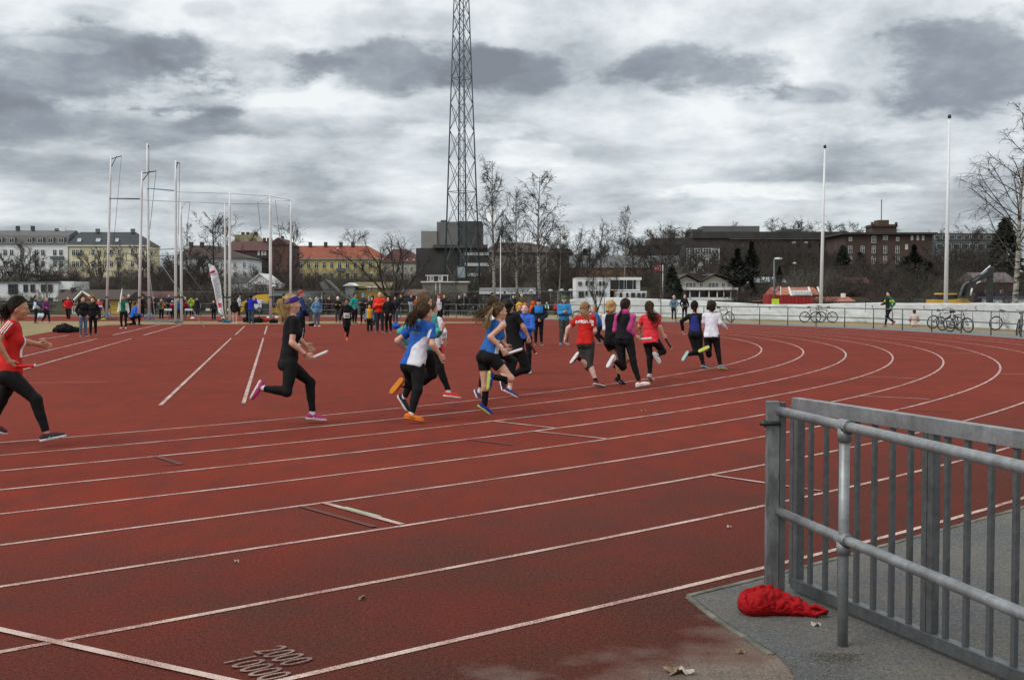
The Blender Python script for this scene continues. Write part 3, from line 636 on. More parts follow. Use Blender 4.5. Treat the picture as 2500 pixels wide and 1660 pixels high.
def on_cloth(person, garment, V2, origin, ex, ey, nd, mat_, name, lift=.004, Fc=None):
    """drop flat shapes (2-D verts) on a garment along -nd"""
    me = garment.data; from mathutils.bvhtree import BVHTree
    bv = BVHTree.FromPolygons([v.co for v in me.vertices], [p.vertices for p in me.polygons])
    P = []; nd = nrm(nd)
    for u, v in V2:
        p = np.asarray(origin)-person.base+np.asarray(ex)*u+np.asarray(ey)*v; h = bv.ray_cast(Vector(p+nd*.4), Vector(-nd))
        P.append((np.array(h[0])+nd*lift) if h[0] is not None else p)
    return link_mesh(name, mesh_np(name, P, Fc), garment, mat_)
def grid2(w, h, n=6, k=6): 
    V = [(w*(i/n-.5), h*(j/k-.5)) for j in range(k+1) for i in range(n+1)]; return V, [(j*(n+1)+i, j*(n+1)+i+1, (j+1)*(n+1)+i+1, (j+1)*(n+1)+i) for j in range(k) for i in range(n)]
def baton(center, axis, color, label, L=.29, r=.019):
    a = nrm(axis); o = empty('relay_baton', tuple(center), label, 'baton', 'relay batons carried by runners')
    MB().tube([-a*L/2, -a*L/2+a*.004, a*L/2-a*.004, a*L/2], [r*.9, r, r, r*.9], 14).build('barrel', cloth(color, .4), o, True)
    for q in (-1, 1): MB().tube([a*q*(L/2-.012), a*q*(L/2+.001)], r*1.03, 14).build('rim', cloth('c8c8c8' if color != 'd8d8d8' else 'a8a8ac', .4), o, True)
    return o
# ---------------------------------------------------------------- ground
HP = [(-400, -.03), (106, -.03), (125, .25), (150, 1.0), (190, 2.2), (235, 3.6), (290, 5.2), (345, 6.6), (420, 9.0), (560, 13), (900, 17), (2600, 22)]
def terrain(x, y):
    return float(np.interp(y, [a for a, _ in HP], [b for _, b in HP]))+(.25*math.sin(x*.05)+.2*math.sin(x*.021+y*.03))*min(1, max(0, (y-110)/60))
xs = np.concatenate([np.linspace(-2200, -260, 14), np.linspace(-240, 240, 61), np.linspace(260, 2200, 14)]); ys = np.concatenate([np.linspace(-300, 90, 8), np.linspace(100, 460, 46), np.linspace(500, 2600, 16)])
V = [(x, y, terrain(x, y)) for y in ys for x in xs]; n = len(xs)
tag(link_mesh('ground', mesh_np('ground', V, np.array([(j*n+i, j*n+i+1, (j+1)*n+i+1, (j+1)*n+i) for j in range(len(ys)-1) for i in range(n-1)]), True), None, M_HILL), kind='structure')
def strip(name, s0, s1, e0, e1, z, m, n=90, kind='structure', ef=None):
    V, Fc = [], []
    for i in range(n+1):
        s = s0+(s1-s0)*i/n; o = ef(s) if ef else 0
        a = offs(s, e0+o); b = offs(s, e1+o); V += [(a[0], a[1], z), (b[0], b[1], z)]
    for i in range(n): Fc.append((2*i, 2*i+1, 2*i+3, 2*i+2))
    return tag(link_mesh(name, mesh_np(name, V, Fc), None, m), kind=kind)
S_END = X_C+R_IN*2.75
strip('grass_verge', -10, S_END, 10.6, 30, -.018, M_GRASS, 120)
strip('footpath', X_C-2, S_END, 10.9, 14.2, -.010, M_PATH, 120)
# running surface: straight, bend and the whole D inside it
out = [TW(-70, Y_IN-16), TW(5.6, Y_IN-16), TW(5.9, Y_IN-10.4), TW(7.5, Y_IN-10.2)]
out = [TW(-70, Y_IN-16), TW(9.0, Y_IN-16)]+[offs(X_C+R_IN*a, 11.15) for a in np.linspace(.12, 2.75, 90)]+[TW(-70, Y_IN+R_IN*2-20)]
tag(link_mesh('running_track', mesh_np('running_track', [(p[0], p[1], 0) for p in out], [tuple(range(len(out)))]), None, M_TRACK), kind='structure')
def poly(name, pts, z, m, kind='structure'):
    return tag(link_mesh(name, mesh_np(name, [(*G(*p)[:2], z) for p in pts], [tuple(range(len(pts)))]), None, m), kind=kind)
poly('infield_grass', [(-420, 905), (-100, 848), (59, 822), (120, 811), (190, 802), (261, 794), (330, 792.3), (560, 791.8), (900, 790.5), (1240, 788.5), (1240, 787), (1000, 785.2), (840, 784.6), (450, 784.5), (260, 784.5), (59, 784.5), (-420, 787)], .006, M_GRASS)
asph = [(1690, 1458), (1865, 1415), (2070, 1361), (2290, 1301), (2500, 1243), (2900, 1133), (3600, 1133), (3600, 2600), (2080, 2600), (1935, 1640), (1895, 1598), (1830, 1556), (1760, 1512)]
poly('asphalt_apron', asph, .005, M_ASPH)
M_EDGE = mat('concrete_edging', (.14, .13, .11), .9, .35, 9, .4, 60, var2=(.055, .060, .035))
def edging(px, w, side):
    P = [G(*p) for p in px]
    for a, b in zip(P, P[1:]):
        n_ = max(1, int(np.linalg.norm(b-a)/.5)); t = nrm(b-a); pn = np.array([-t[1], t[0], 0])*side
        for i in range(n_):
            p, q = lerp(a, b, i/n_)+t*.003, lerp(a, b, (i+1)/n_)-t*.003; c = (p+q)/2+pn*w/2
            o = MB().box((0, 0, 0), (np.linalg.norm(q-p), w*.7, .05)).build('edging_stone', M_EDGE, EDG, bevel=.004); o.location = (c[0], c[1], -.014+random.uniform(-.002, .002)); o.rotation_euler = (0, 0, math.atan2(t[1], t[0]))
random.seed(4); EDG = empty('edging'); EDG['kind'] = 'structure'
edging([(1690, 1458), (1865, 1415), (2070, 1361), (2290, 1301), (2500, 1243), (2800, 1160)], .055, 1); edging([(1690, 1458), (1760, 1512), (1830, 1556), (1895, 1598)], .05, -1)
# painted lines
RES = {0: [(4.3, .31), (7.4, .26), (12.2, .19), (17.2, .08), (31.6, .03), (42, .09)], 1: [(3.9, .21), (6.7, .16), (10.9, .1), (14.9, .03), (23.3, .02), (38, .05)], 2: [(3.6, .14), (6.1, .08), (9.6, .05), (18.6, -.02), (29, -.02), (37, .05)],
       3: [(3.2, .07), (5.4, .02), (8.5, .01), (15.4, -.04), (27.5, -.03), (35, .09)], 4: [(2.9, .02), (4.8, .0), (7.4, -.04), (12.5, -.07), (25.7, -.03), (32.5, .05)], 5: [(2.5, -.02), (4.3, -.05), (10.5, -.06), (24.2, .01), (30.8, .05), (40, .3)],
       6: [(2.6, -.07), (8.6, -.06), (16, -.01), (31, .19)], 7: [(1.7, .02), (5.5, -.03), (7, -.02), (36, .4)], 8: [(2.6, 0), (5, 0), (7.2, .06), (8.4, .09)]}
for k in range(9):
    xs_, ys_ = zip(*RES[k]); sm = lambda s, xs_=xs_, ys_=ys_: float(np.mean([np.interp(s+q, xs_, ys_) for q in (-2, -1, 0, 1, 2)]))
    strip('lane_line', -40, X_C+R_IN*2.4, k*1.22-.024, k*1.22+.024, .004, M_LINE, 220, ef=sm)
def mark(a, b, w, m, z=.008, name='track_marking'):
    A, B = G(*a), G(*b); t = nrm(B-A); q = np.array([-t[1], t[0], 0])*w/2
    return tag(link_mesh(name, mesh_np(name, [A-q+[0, 0, z], A+q+[0, 0, z], B+q+[0, 0, z], B-q+[0, 0, z]], [(0, 3, 2, 1)]), None, m), kind='structure')
mark((-120, 1512), (760, 1708), .052, M_LINE, name='start_line')
for a, b, w, m in [((787, 1227.6), (981, 1281.5), .055, M_LINE), ((1203, 1028.8), (1355, 1046), .05, M_LINE), ((1304, 1053.4), (1481, 1072), .05, M_LINE), ((1735, 1160.5), (2003, 1199.5), .045, M_LINE), ((2097, 919.8), (2240, 924.8), .05, M_LINE2), ((2091, 967), (2271, 975.2), .05, M_LINE2),
                   ((2283, 862), (2390, 862.6), .05, M_LINE2), ((2439, 913.8), (2600, 916), .05, M_LINE), ((2195, 1000), (2323, 1006), .05, M_GREYLINE), ((380, 1115), (442, 1134), .06, M_GREYLINE), ((395, 1135.5), (444, 1134.5), .03, M_GREYLINE), ((735, 1237), (915, 1287.5), .05, M_GREYLINE), ((1143, 1073.5), (1250, 1087), .05, M_GREYLINE), ((838, 1240.5), (925, 1264), .056, M_GREENLINE),
                   ((391.5, 990), (564.4, 826.2), .062, M_LINE), ((575, 817.6), (597, 796.5), .07, M_LINE), ((594.4, 985.6), (643, 825.6), .062, M_LINE), ((646, 816.4), (652, 796.5), .07, M_LINE), ((20, 913.5), (321, 827), .065, M_LINE), ((30, 877), (237, 827.5), .07, M_LINE), ((109, 827.4), (169, 818.6), .09, M_LINE), ((100, 828), (112, 826), .2, M_LINE),
                   ((276, 818.4), (389, 793), .09, M_LINE), ((351, 818.4), (443, 793), .09, M_LINE), ((68, 935.6), (261, 933.2), .04, M_LINE2), ((330, 826.4), (588, 826.2), .05, M_LINE2), ((405, 818.3), (690, 818.8), .05, M_LINE2), ((115, 828.3), (320, 827.8), .05, M_LINE2)]:
    mark(a, b, w, m, .008 if m is not M_GREENLINE else .011)
num_up, num_rt = TW(1, 0)-TW(0, 0), TW(0, -1)-TW(0, 0)
for body, c in (('10000', (622, 1634)), ('2000', (688, 1604))):
    A = G(*c); o = text_obj('lane_number', body, 1.0, (A[0], A[1], .009), num_rt*.155, num_up*.235, M_NUM, bold=.0); tag(o, kind='structure')
# grit and leaves
rs = np.random.RandomState(3); V, Fc = [], []
def stone(c, r):
    b = len(V); q = rs.normal(size=(4, 3)); q = q/np.linalg.norm(q, axis=1)[:, None]*r*rs.uniform(.6, 1.2, (4, 1)); q[:, 2] = np.abs(q[:, 2])*.6
    for k in q: V.append(np.array([c[0], c[1], .006])+k)
    Fc.extend([(b, b+1, b+2), (b, b+2, b+3), (b, b+3, b+1), (b+1, b+3, b+2)])
for i in range(1500):
    c = G(2045+rs.normal()*34, 1597+abs(rs.normal())*13); stone(c, rs.uniform(.002, .008))
for i in range(1900): c = G(1840+rs.uniform(-260, 240), 1645+rs.normal()*14+abs(rs.uniform(-1, 1))*8); stone(c, rs.uniform(.002, .007))
for i in range(500): c = G(rs.uniform(0, 1750), rs.uniform(1250, 1660)); stone(c, rs.uniform(.0015, .004))
tag(link_mesh('grit', mesh_np('grit', V, Fc), None, mat('grit', (.11, .10, .08), .95, .6, 90)), kind='stuff')
M_LEAF = mat('dead_leaf', (.25, .17, .10), .8, .3, 40, var2=(.12, .075, .04))
def leaf(px, py, size, rz, label, lobes=5, mt=None):
    V = [(0, 0, .012)]; n = lobes*4
    for i in range(n):
        a = 2*math.pi*i/n; r = size*(.45+.55*abs(math.cos(a*lobes/2))**1.2)*(1 if i % (n//2) else .8); V.append((r*math.cos(a), r*math.sin(a)*.85, .006+.012*math.sin(a*3+rz)))
    o = link_mesh('fallen_leaf', mesh_np('leaf', V, [(0, i+1, (i+1) % n+1) for i in range(n)], True), None, mt or M_LEAF); o.location = (*G(px, py)[:2], .006); o.rotation_euler = (.05, .08, rz); tag(o, label, 'leaf', 'dead leaves on the ground'); return o
leaf(1648, 1641, .065, .6, 'large pale dead leaf lying in the dust at the bottom'); leaf(1672, 1644, .05, 2.0, 'small pale dead leaf beside the large one in the dust', mt=mat('pale_leaf', (.42, .36, .30), .8, .2, 40))
leaf(1992, 1529, .035, .2, 'light scrap of leaf on the asphalt below the red bag', 2, MATS['pale_leaf']); leaf(1807, 1595, .03, .1, 'thin brown leaf lying by the asphalt corner', 2)
leaf(882, 1463, .03, 1.1, 'curled brown leaf in the outer lane left of centre', 4); leaf(1570, 1004, .05, .4, 'brown leaf on the track in front of the gate', 4); leaf(577, 1374, .02, .7, 'tiny light leaf on the track at lower left', 3, MATS['pale_leaf'])
leaf(1780, 1289, .022, .35, 'thin curved straw on the track just left of the gate post', 2, MATS['pale_leaf'])
# ---------------------------------------------------------------- the gate, its post and the pipe railing in front of it
def P2(px, py, z=0): return G(px, py, z)
gp = np.array([1.385, 6.30, 0.])                                    # gate post
M_GDARK = mat('galvanised_dark', (.10, .107, .11), .5, .3, 6, .1, 30, metal=.4)
t = empty('gate_post', (gp[0], gp[1], 0), 'weathered galvanised square post with bolt that the pipe railing is fixed to', 'post')
MB().box((-.012, 0, .55), (.066, .055, 1.10)).build('box_section', M_POST, t, bevel=.004)
MB().box((.038, -.004, .55), (.030, .048, 1.09)).build('channel', M_GDARK, t, bevel=.002); MB().tube([(-.085, -.03, .985), (.02, -.03, .985)], .012, 8).build('bolt', M_DARKM, t, True); MB().tube([(-.064, -.03, .985), (-.052, -.03, .985)], .022, 6).build('nut', M_DARKM, t)
rp = np.array([1.545, 5.60, 0.]); rl = np.array([gp[0]+.02, gp[1]-.03, 0]); dirr = nrm(np.array([1.852, 4.34, 0.])-rl); rp = rl+dirr*float((rp-rl)@dirr); far_ = rp+dirr*5.0
t = empty('pipe_railing', (rp[0], rp[1], 0), 'galvanised pipe railing with two rails clamped to a round upright', 'railing')
def rel(p, b): return np.asarray(p)-np.array([b[0], b[1], 0])
for z0, z1 in ((1.05, 1.043), (.520, .510)):
    a = rl+[0, 0, z0]; b = rp+[0, 0, z1]; c = far_+[0, 0, z1-.04]
    mb = MB().tube([rel(a, rp), rel(b, rp), rel(c, rp)], .0245, 20); mb.build('rail', M_PIPE, t, True)
    k = b-rp; cl = MB().tube([k-dirr*.045, k-dirr*.038, k+dirr*.038, k+dirr*.045], [.030, .033, .033, .030], 20).build('clamp', M_PIPE, t, True)
    MB().tube([k+dirr*.047, k+dirr*.051], .0335, 20).build('collar', M_GDARK, cl, True)
    MB().tube([k+np.array([-.02, -.04, -.01]), k+np.array([-.02, -.030, -.01])], .008, 8).build('set_screw', M_DARKM, cl, True)
    MB().tube([k-np.array([0, 0, .07]), k-np.array([0, 0, .01])], .033, 20).build('socket', M_PIPE, cl, True)
MB().tube([(0, 0, -.05), (0, 0, 1.03)], .0245, 20).build('upright', M_PIPE, t, True)
up2 = rp+dirr*2.2; MB().tube([rel(up2, rp)+[0, 0, -.05], rel(up2, rp)+[0, 0, 1.09]], .0245, 20).build('upright', M_PIPE, t, True)
# gate leaf
g0 = np.array([1.575, 6.65, 0.]); g1 = np.array([1.972, 5.50, 0.]); gd = nrm(g1-g0); L = 3.4; gn = np.array([-gd[1], gd[0], 0]); rz = math.atan2(gd[1], gd[0])
t = empty('gate', (g0[0], g0[1], 0), 'long galvanised gate of upright square bars behind the pipe railing', 'gate', rz=rz)
for x, w in ((0, .035), (.042, .040)): MB().box((x, 0, .545), (w, .05, 1.0)).build('stile', M_GALV, t, bevel=.003)
MB().box((L/2+.06, 0, 1.052), (L+.12, .05, .075)).build('top_rail', M_PIPE, t, bevel=.003); MB().box((L/2, 0, .055), (L, .052, .06)).build('bottom_rail', M_GALV, t, bevel=.003)
bars = []
for px in (1979, 2016, 2053, 2092, 2134, 2178, 2222, 2272, 2312, 2362, 2420, 2481):
    r = ray(px, 1250); k = r[0]/r[1]; q = (g0[0]-k*g0[1])/(k*gd[1]-gd[0]); bars.append((q, px == 2272))
st = bars[-1][0]-bars[-2][0]
for i in range(1, 18): bars.append((bars[11][0]+i*.112, i in (5, 13)))
bm = MB().box((0, 0, .55), (.024, .022, .93)).mesh('bar')
for q, wide in bars:
    if q > L: continue
    if wide:
        for s_ in (-.021, .021): MB().box((q+s_, 0, .555), (.037, .045, .94)).build('stile', M_GALV, t, bevel=.003)
    else: o = link_mesh('bar', bm, t, None if bm.materials else M_GALV); o.location = (q, 0, 0)
MB().tube([(-.03, 0, .12), (.0, 0, .12)], .012, 8).build('hinge', M_DARKM, t, True)
# red drawstring bag
b0 = G(1895, 1498); t = empty('cloth_bag', (b0[0], b0[1], 0), 'crumpled red cloth bag lying on the asphalt at the gate post', 'bag')
I3 = np.eye(3); sx = .0021
def bp(px, z, dy=0): return np.array([(px-1895)*sx, dy, z])
sets = [([('e', bp(1865, .075, .02), I3, (.115, .10, .085), .05), ('e', bp(1835, .06, -.01), I3, (.075, .085, .07), .05), ('e', bp(1915, .05, .0), I3, (.095, .08, .055), .05), ('e', bp(1945, .045, -.02), I3, (.05, .055, .045), .04)], []), ([('c', bp(1940, .045, -.03), bp(1975, .025, -.07), .035, .028)], [])]
V, Q = implicit(sets, .0045, .03, .003, 7); V2, Q2 = implicit(sets, .006, .03, 0, 7)
rs2 = np.random.RandomState(2)
V[:, 2] = np.maximum(V[:, 2], .002); V[:, 2] *= .86
gx = V-np.array([.135, -.045, .035]); phi = np.arctan2(gx[:, 2], gx[:, 1]+.3*np.abs(gx[:, 0])); dist = np.linalg.norm(gx, axis=1)
nz_ = np.array([mnoise.noise(Vector(v*9)) for v in V]); nz2 = np.array([mnoise.noise(Vector(v*24+np.array([3, 1, 2]))) for v in V])
cr = (np.abs(np.sin(phi*5.5+nz_*2.4+dist*7))**.7-.6)*.020*np.clip(dist*5, .25, 1)+(np.abs(nz2)-.2)*.026
V = V+np.stack([cr*.1, -cr*.8, cr*.8], 1)*(V[:, 2:3] > .008)
link_mesh('sack', mesh_np('sack', V, Q, True), t, mat('red_cloth', (.32, .005, .008), .85, .15, 8, .3, 90, spec=.2))
for k, (a, b, c, d_) in enumerate((((1955, .03), (1985, .05), (2010, .03), (1975, .015)), ((1950, .04), (1990, .028), (2012, .012), (1965, .01)))):
    pts = [bp(px, z+.01, -.05-.02*i+k*.03) for i, (px, z) in enumerate((a, b, c, d_))]; MB().tube(pts, .011, 6).build('drawstring', MATS['red_cloth'], t, True)
# ---------------------------------------------------------------- railing round the bend, tall fence, tarpaulin, poles, mast
t = empty('track_railing', tuple(offs(X_C+R_IN*1.0, 11.9)), 'long grey two-rail pipe railing curving round the outside of the bend', 'railing')
base = offs(X_C+R_IN*1.0, 11.9); SS = [X_C+R_IN*a for a in np.arange(.40, 2.6, .0475)]; E_R = 11.9
pm = MB().tube([(0, 0, -.05), (0, 0, 1.02)], .03, 8).mesh('post', True)
for s in SS:
    o = link_mesh('post', pm, t, None if pm.materials else M_RAIL); p = offs(s, E_R)-base; o.location = tuple(p)
for z in (1.0, .52): MB().tube([offs(s, E_R)-base+[0, 0, z] for s in np.linspace(SS[0]-3, SS[-1]+3, 160)], .028, 6).build('rail', M_RAIL, t, True)
# tall thin fence on the left behind the railing
E_T = 14.6; base = offs(X_C+R_IN*1.9, E_T); t = empty('tall_fence', tuple(base), 'tall wire fence with thin posts and top rail behind the spectators', 'fence')
s0, s1 = X_C+R_IN*1.66, X_C+R_IN*2.5
pm = MB().tube([(0, 0, -.1), (0, 0, 2.0)], .025, 6).mesh('post', True)
for s in np.arange(s0, s1, 3.2): o = link_mesh('post', pm, t, None if pm.materials else M_RAIL); o.location = tuple(offs(s, E_T)-base)
MB().tube([offs(s, E_T)-base+[0, 0, 1.98] for s in np.linspace(s0, s1, 90)], .02, 6).build('rail', M_RAIL, t, True)
mb = MB()
for z in np.arange(.1, 1.95, .22): mb.tube([offs(s, E_T)-base+[0, 0, z] for s in np.linspace(s0, s1, 60)], .004, 3, cap=False)
tag(mb.build('wire', M_WIRE, t), kind='stuff')
# white tarpaulin
TP = [(1392, 771, 731), (1440, 771, 728), (1500, 772.5, 726), (1600, 775, 730), (1700, 778, 734), (1820, 780.5, 740), (1860, 782, 743), (1960, 784.5, 743), (2100, 787.5, 739), (2280, 797, 740), (2500, 808, 740), (2700, 818, 741)]
q = NT('white_tarpaulin'); g = q.noise(.9, 5, .6); q.bump(q.noise(.7, 4, .6), .6, .25); M_TARP = q.out(q.ramp(g, [(.3, (.50, .52, .53)), (.7, (.66, .68, .685))]), .5, .4)
bs = []; tp = []
xs_ = np.linspace(1392, 2700, 240)
for x in xs_:
    yb = np.interp(x, [a for a, b, c in TP], [b for a, b, c in TP]); yt = np.interp(x, [a for a, b, c in TP], [c for a, b, c in TP]); p = G(x, yb); r = ray(x, yt); z = EYE+r[2]*p[1]/r[1]; bs.append(p); tp.append(z)
base = bs[120]; V, Fc = [], []; nz = 14
for i, (p, z) in enumerate(zip(bs, tp)):
    tz = z+.04*mnoise.noise((i*.09, 0, 3))
    for k in range(nz+1):
        f = k/nz; w = .10*mnoise.noise((i*.13, f*1.6, 1))+.05*mnoise.noise((i*.4+f*3, f*4, 7)); V.append((p[0]-base[0]+w*.35, p[1]-base[1]+w, tz*f))
n = nz+1; m = len(bs)
for i in range(m-1):
    for k in range(nz): Fc.append((i*n+k, (i+1)*n+k, (i+1)*n+k+1, i*n+k+1))
t = empty('tarpaulin_screen', tuple(base), 'long white tarpaulin stretched along the fence on the right', 'tarpaulin')
ob = link_mesh('sheet', mesh_np('sheet', V, Fc, True), t, M_TARP); sol = ob.modifiers.new('thickness', 'SOLIDIFY'); sol.thickness = .012
M_EMB = mat('emblem_grey', (.12, .13, .14), .6, .1, 5)
for x in range(1750, 2690, 127):
    i = int(np.argmin(abs(xs_-x))); p = np.array(V[i*n+11])+np.array([0, -.06, 0]); mb = MB(); pl = [(-.10, .10), (.10, .10), (.10, .02), (0, -.12), (-.10, .02)]
    mb.prism([(p[0]+u, p[2]+w) for u, w in pl], 1, p[1]-.006, p[1]); e = mb.build('emblem', M_EMB, t)
    MB().prism([(p[0]+u*.6, p[2]+w*.6+.005) for u, w in pl], 1, p[1]-.012, p[1]-.007).build('emblem_centre', M_TARP, e)
for i in range(0, m, 12): MB().tube([np.array(V[i*n])+[0, .12, -.1], np.array(V[i*n])+[0, .12, tp[i]]], .03, 6).build('post', M_RAIL, t, True)
# throwing-cage poles
CAGE = 'poles of the throwing cage at left'
def pole(bx_, by_, tx, ty, r, label, arm=None, foot=None, strap=True, hi=None):
    d = G(bx_, by_)[1]; b = G(bx_, by_); tp_ = AT(tx, ty, d)-np.array([b[0], b[1], 0]); t = empty('cage_pole', (b[0], b[1], 0), label, 'pole', CAGE)
    k = tp_.copy(); MB().tube([(0, 0, 0), k*.5, k*.86, k], [r, r, r*.92, r*.55], 10).build('mast', M_ALU, t, True)
    if arm:
        a = AT(arm[0], arm[1], d)-np.array([b[0], b[1], 0]); ar = MB().tube([k*.985, a], .03, 6).build('arm', M_DARKM if arm[2] else M_ALU, t, True)
        MB().tube([k*.93, lerp(k, a, .55)], .025, 6).build('arm_brace', M_DARKM if arm[2] else M_ALU, ar, True)
        e = AT(arm[3], arm[4], d)-np.array([b[0], b[1], 0]); MB().tube([a, e], .014, 4).build('hoist_rope', M_WIRE, ar, True)
    if foot:
        f = MB().box((0, 0, .25), (.16, .16, .5)).build('foot', M_BLUEP, t, bevel=.01)
        MB().tube([(0, 0, .55), (.55, -.1, .03)], .035, 6).build('stay', M_BLUEP, f, True); MB().tube([(0, 0, .55), (-.35, -.2, .03)], .035, 6).build('stay', M_BLUEP, f, True); MB().box((.15, 0, .03), (1.0, .5, .06)).build('base_plate', M_DARKM, f)
    if strap: z = 1.55; MB().tube([k*(z/k[2])-[0, 0, .04], k*(z/k[2])+[0, 0, .04]], r*1.35, 10).build('strap', M_BLACK, t, True)
    return t, b, k
A_ = pole(260, 779.5, 271, 383, .085, 'leftmost cage pole, leaning, with blue foot and top arm', (296.6, 381, 1, 277, 600), True)
B_ = pole(339, 794, 347, 418, .075, 'second cage pole from the left, leaning, with wide top arm', (381, 418, 1, 366, 560))
C_ = pole(364.5, 781, 359.4, 350, .09, 'tallest cage pole with blue foot and short top bracket', (364, 358, 1, 363, 470), True)
D_ = pole(428.7, 787.5, 428.9, 392, .085, 'cage pole with small dark bracket right of the tallest pole', (439, 399, 1, 434, 620))
E_ = pole(443, 788.6, 441.6, 492, .075, 'shorter cage pole with pale looped arm, close to its taller neighbour', (464, 493, 0, 456, 565))
F_ = pole(550, 785, 549, 496, .06, 'thin cage pole just left of the feather flag gap', None, None, True)
G_ = pole(561, 787.6, 561, 469, .08, 'plain thick cage pole right of the thin one', None, None, True)
H_ = pole(661, 782.8, 659.7, 476, .10, 'thick cage pole behind the bags, with looped arm', (629, 494, 0, 638, 575), None, True)
I_ = pole(709, 781, 710.7, 486, .075, 'rightmost cage pole behind the runner with purple headband', (672, 490, 0, 683, 580))
def span(name, label, P, Q, r, m, cat='bar', extra=None, group=None):
    b = (P+Q)/2; t = empty(name, tuple(b), label, cat, group); MB().tube([P-b, Q-b], r, 6).build('bar', m, t, True); return t, b
def onp(T, z): t, b, k = T; return np.array([b[0], b[1], 0])+k*(z/k[2])
def zat(T, px, py): d = T[1][1]; r = ray(px, py); return EYE+r[2]*d/r[1]
span('cross_bar', 'high dark cross bar joining the two leftmost cage poles', onp(A_, zat(A_, 265, 485)), onp(B_, zat(B_, 343, 486)), .045, M_DARKM)
span('cross_bar', 'high blue-grey cross bar joining the tallest pole and its right neighbour', onp(C_, zat(C_, 360, 460)), onp(D_, zat(D_, 429, 466)), .045, M_BLUEP)
t, b = span('cage_brace', 'low steel cross frame between the two leftmost cage poles', onp(A_, zat(A_, 262, 620)), onp(B_, zat(B_, 340, 619)), .03, M_RAIL, 'frame')
MB().tube([onp(A_, zat(A_, 261, 636))-b, onp(B_, zat(B_, 340, 636))-b], .03, 6).build('bar', M_RAIL, t, True)
for f in (.35, .62, .85): MB().tube([lerp(onp(A_, zat(A_, 262, 620)), onp(B_, zat(B_, 340, 619)), f)-b, lerp(onp(A_, zat(A_, 261, 636)), onp(B_, zat(B_, 340, 636)), f)-b], .02, 5).build('strut', M_RAIL, t, True)
t, b = span('cage_brace', 'low steel cross frame between the tallest pole and its right neighbour', onp(C_, zat(C_, 362, 610)), onp(D_, zat(D_, 429, 608)), .03, M_RAIL, 'frame'); MB().tube([onp(C_, zat(C_, 362, 625))-b, onp(D_, zat(D_, 429, 625))-b], .03, 6).build('bar', M_RAIL, t, True)
WG = 'wires strung between the cage poles'
for P, Q, lb in ((onp(D_, zat(D_, 429, 469)), onp(G_, zat(G_, 561, 473)), 'long wire from the cage pole with small dark bracket to the thick pole'), (onp(G_, zat(G_, 561, 473)), onp(H_, zat(H_, 660, 479)), 'wire between the two thick cage poles'), (onp(H_, zat(H_, 660, 480)), onp(I_, zat(I_, 710, 489)), 'wire from the pole by the bags to the rightmost pole'), (onp(B_, zat(B_, 343, 489)), onp(F_, zat(F_, 549, 497)), 'lower wire running from the second pole to the thin pole'), (onp(F_, zat(F_, 549, 498)), onp(H_, zat(H_, 656, 498)), 'lower wire from the thin pole to the pole by the bags')): span('wire', lb, P, Q, .012, M_WIRE, 'wire', group=WG)
for P, Q, lb in ((onp(C_, zat(C_, 364, 600)), G(500, 800), 'slanting guy stay from the tallest pole down to the right'), (onp(D_, zat(D_, 428, 624)), G(551, 786), 'slanting guy stay behind the feather flag'), (onp(C_, 3.6), G(381, 790), 'short steep guy stay by the tallest pole')): span('guy_stay', lb, P, Q, .022, M_RAIL, 'stay')
t = empty('base_frame', tuple(G(400, 789)), 'low grey steel base frame between the cage poles', 'frame'); p0 = G(400, 789)
for a, b in (((350, 786), (428, 789)), ((428, 789), (446, 787)), ((380, 784.5), (446, 787)), ((428, 792), (446, 790))): MB().tube([G(*a)-p0+[0, 0, .1], G(*b)-p0+[0, 0, .1]], .05, 6).build('beam', M_RAIL, t, True)
# flag poles
def flagpole(x, yb, yt, xt, d, r, label, cat='flagpole'):
    b = AT(x, yb, d); b[2] = 0; tp_ = AT(xt, yt, d)-b; t = empty('flagpole', tuple(b), label, cat); MB().tube([(0, 0, -.2), tp_*.5, tp_], [r, r*.8, r*.45], 12).build('shaft', M_ALU, t, True); MB().sphere(tp_+[0, 0, .06], (.11, .11, .14), 10).build('finial', M_DARKM, t, True); return t
flagpole(2003, 770, 361, 2014, 82, .13, 'tall white flagpole with dark top, left of the two behind the tarpaulin'); flagpole(2308, 770, 288, 2318, 70, .13, 'tallest white flagpole near the yellow excavator')
flagpole(1222, 745, 573, 1222, 100, .05, 'thin white flagpole among the birch trunks behind the runners')
# lamp post and yellow sign
b = G(1889, 782); t = empty('lamp_post', tuple(b), 'grey street lamp on a plain post beside the yellow sign', 'street lamp'); zt = AT(1889, 634, b[1])[2]
MB().tube([(0, 0, 0), (0, 0, zt)], [.075, .05], 10).build('post', M_RAIL, t, True); hd = MB().tube([(0, 0, zt), (.35, -.2, zt+.08), (.40, -.2, zt+.09)], .03, 6).build('arm', M_RAIL, t, True); MB().sphere((.25, -.1, zt+.06), (.28, .12, .08), 12).build('lamp_head', M_WHITE, t, True)
z = AT(1892, 737, b[1])[2]; k = b[1]/F_PX; t = empty('notice', (b[0]+3*k, b[1]-.09, z), 'bright yellow notice with two lines of print tied to the lamp post', 'sign'); MB().box((0, 0, 0), (18*k, .012, 14*k)).build('board', M_SIGN, t)
M_SGT = mat('sign_print', (.16, .26, .02), .6, .1, 5)
text_obj('print', 'Forsand', .145, (0, -.008, .07), (1, 0, 0), (0, 0, 1), M_SGT, t); text_obj('print', 'Løp', .145, (0, -.008, -.10), (1, 0, 0), (0, 0, 1), M_SGT, t)
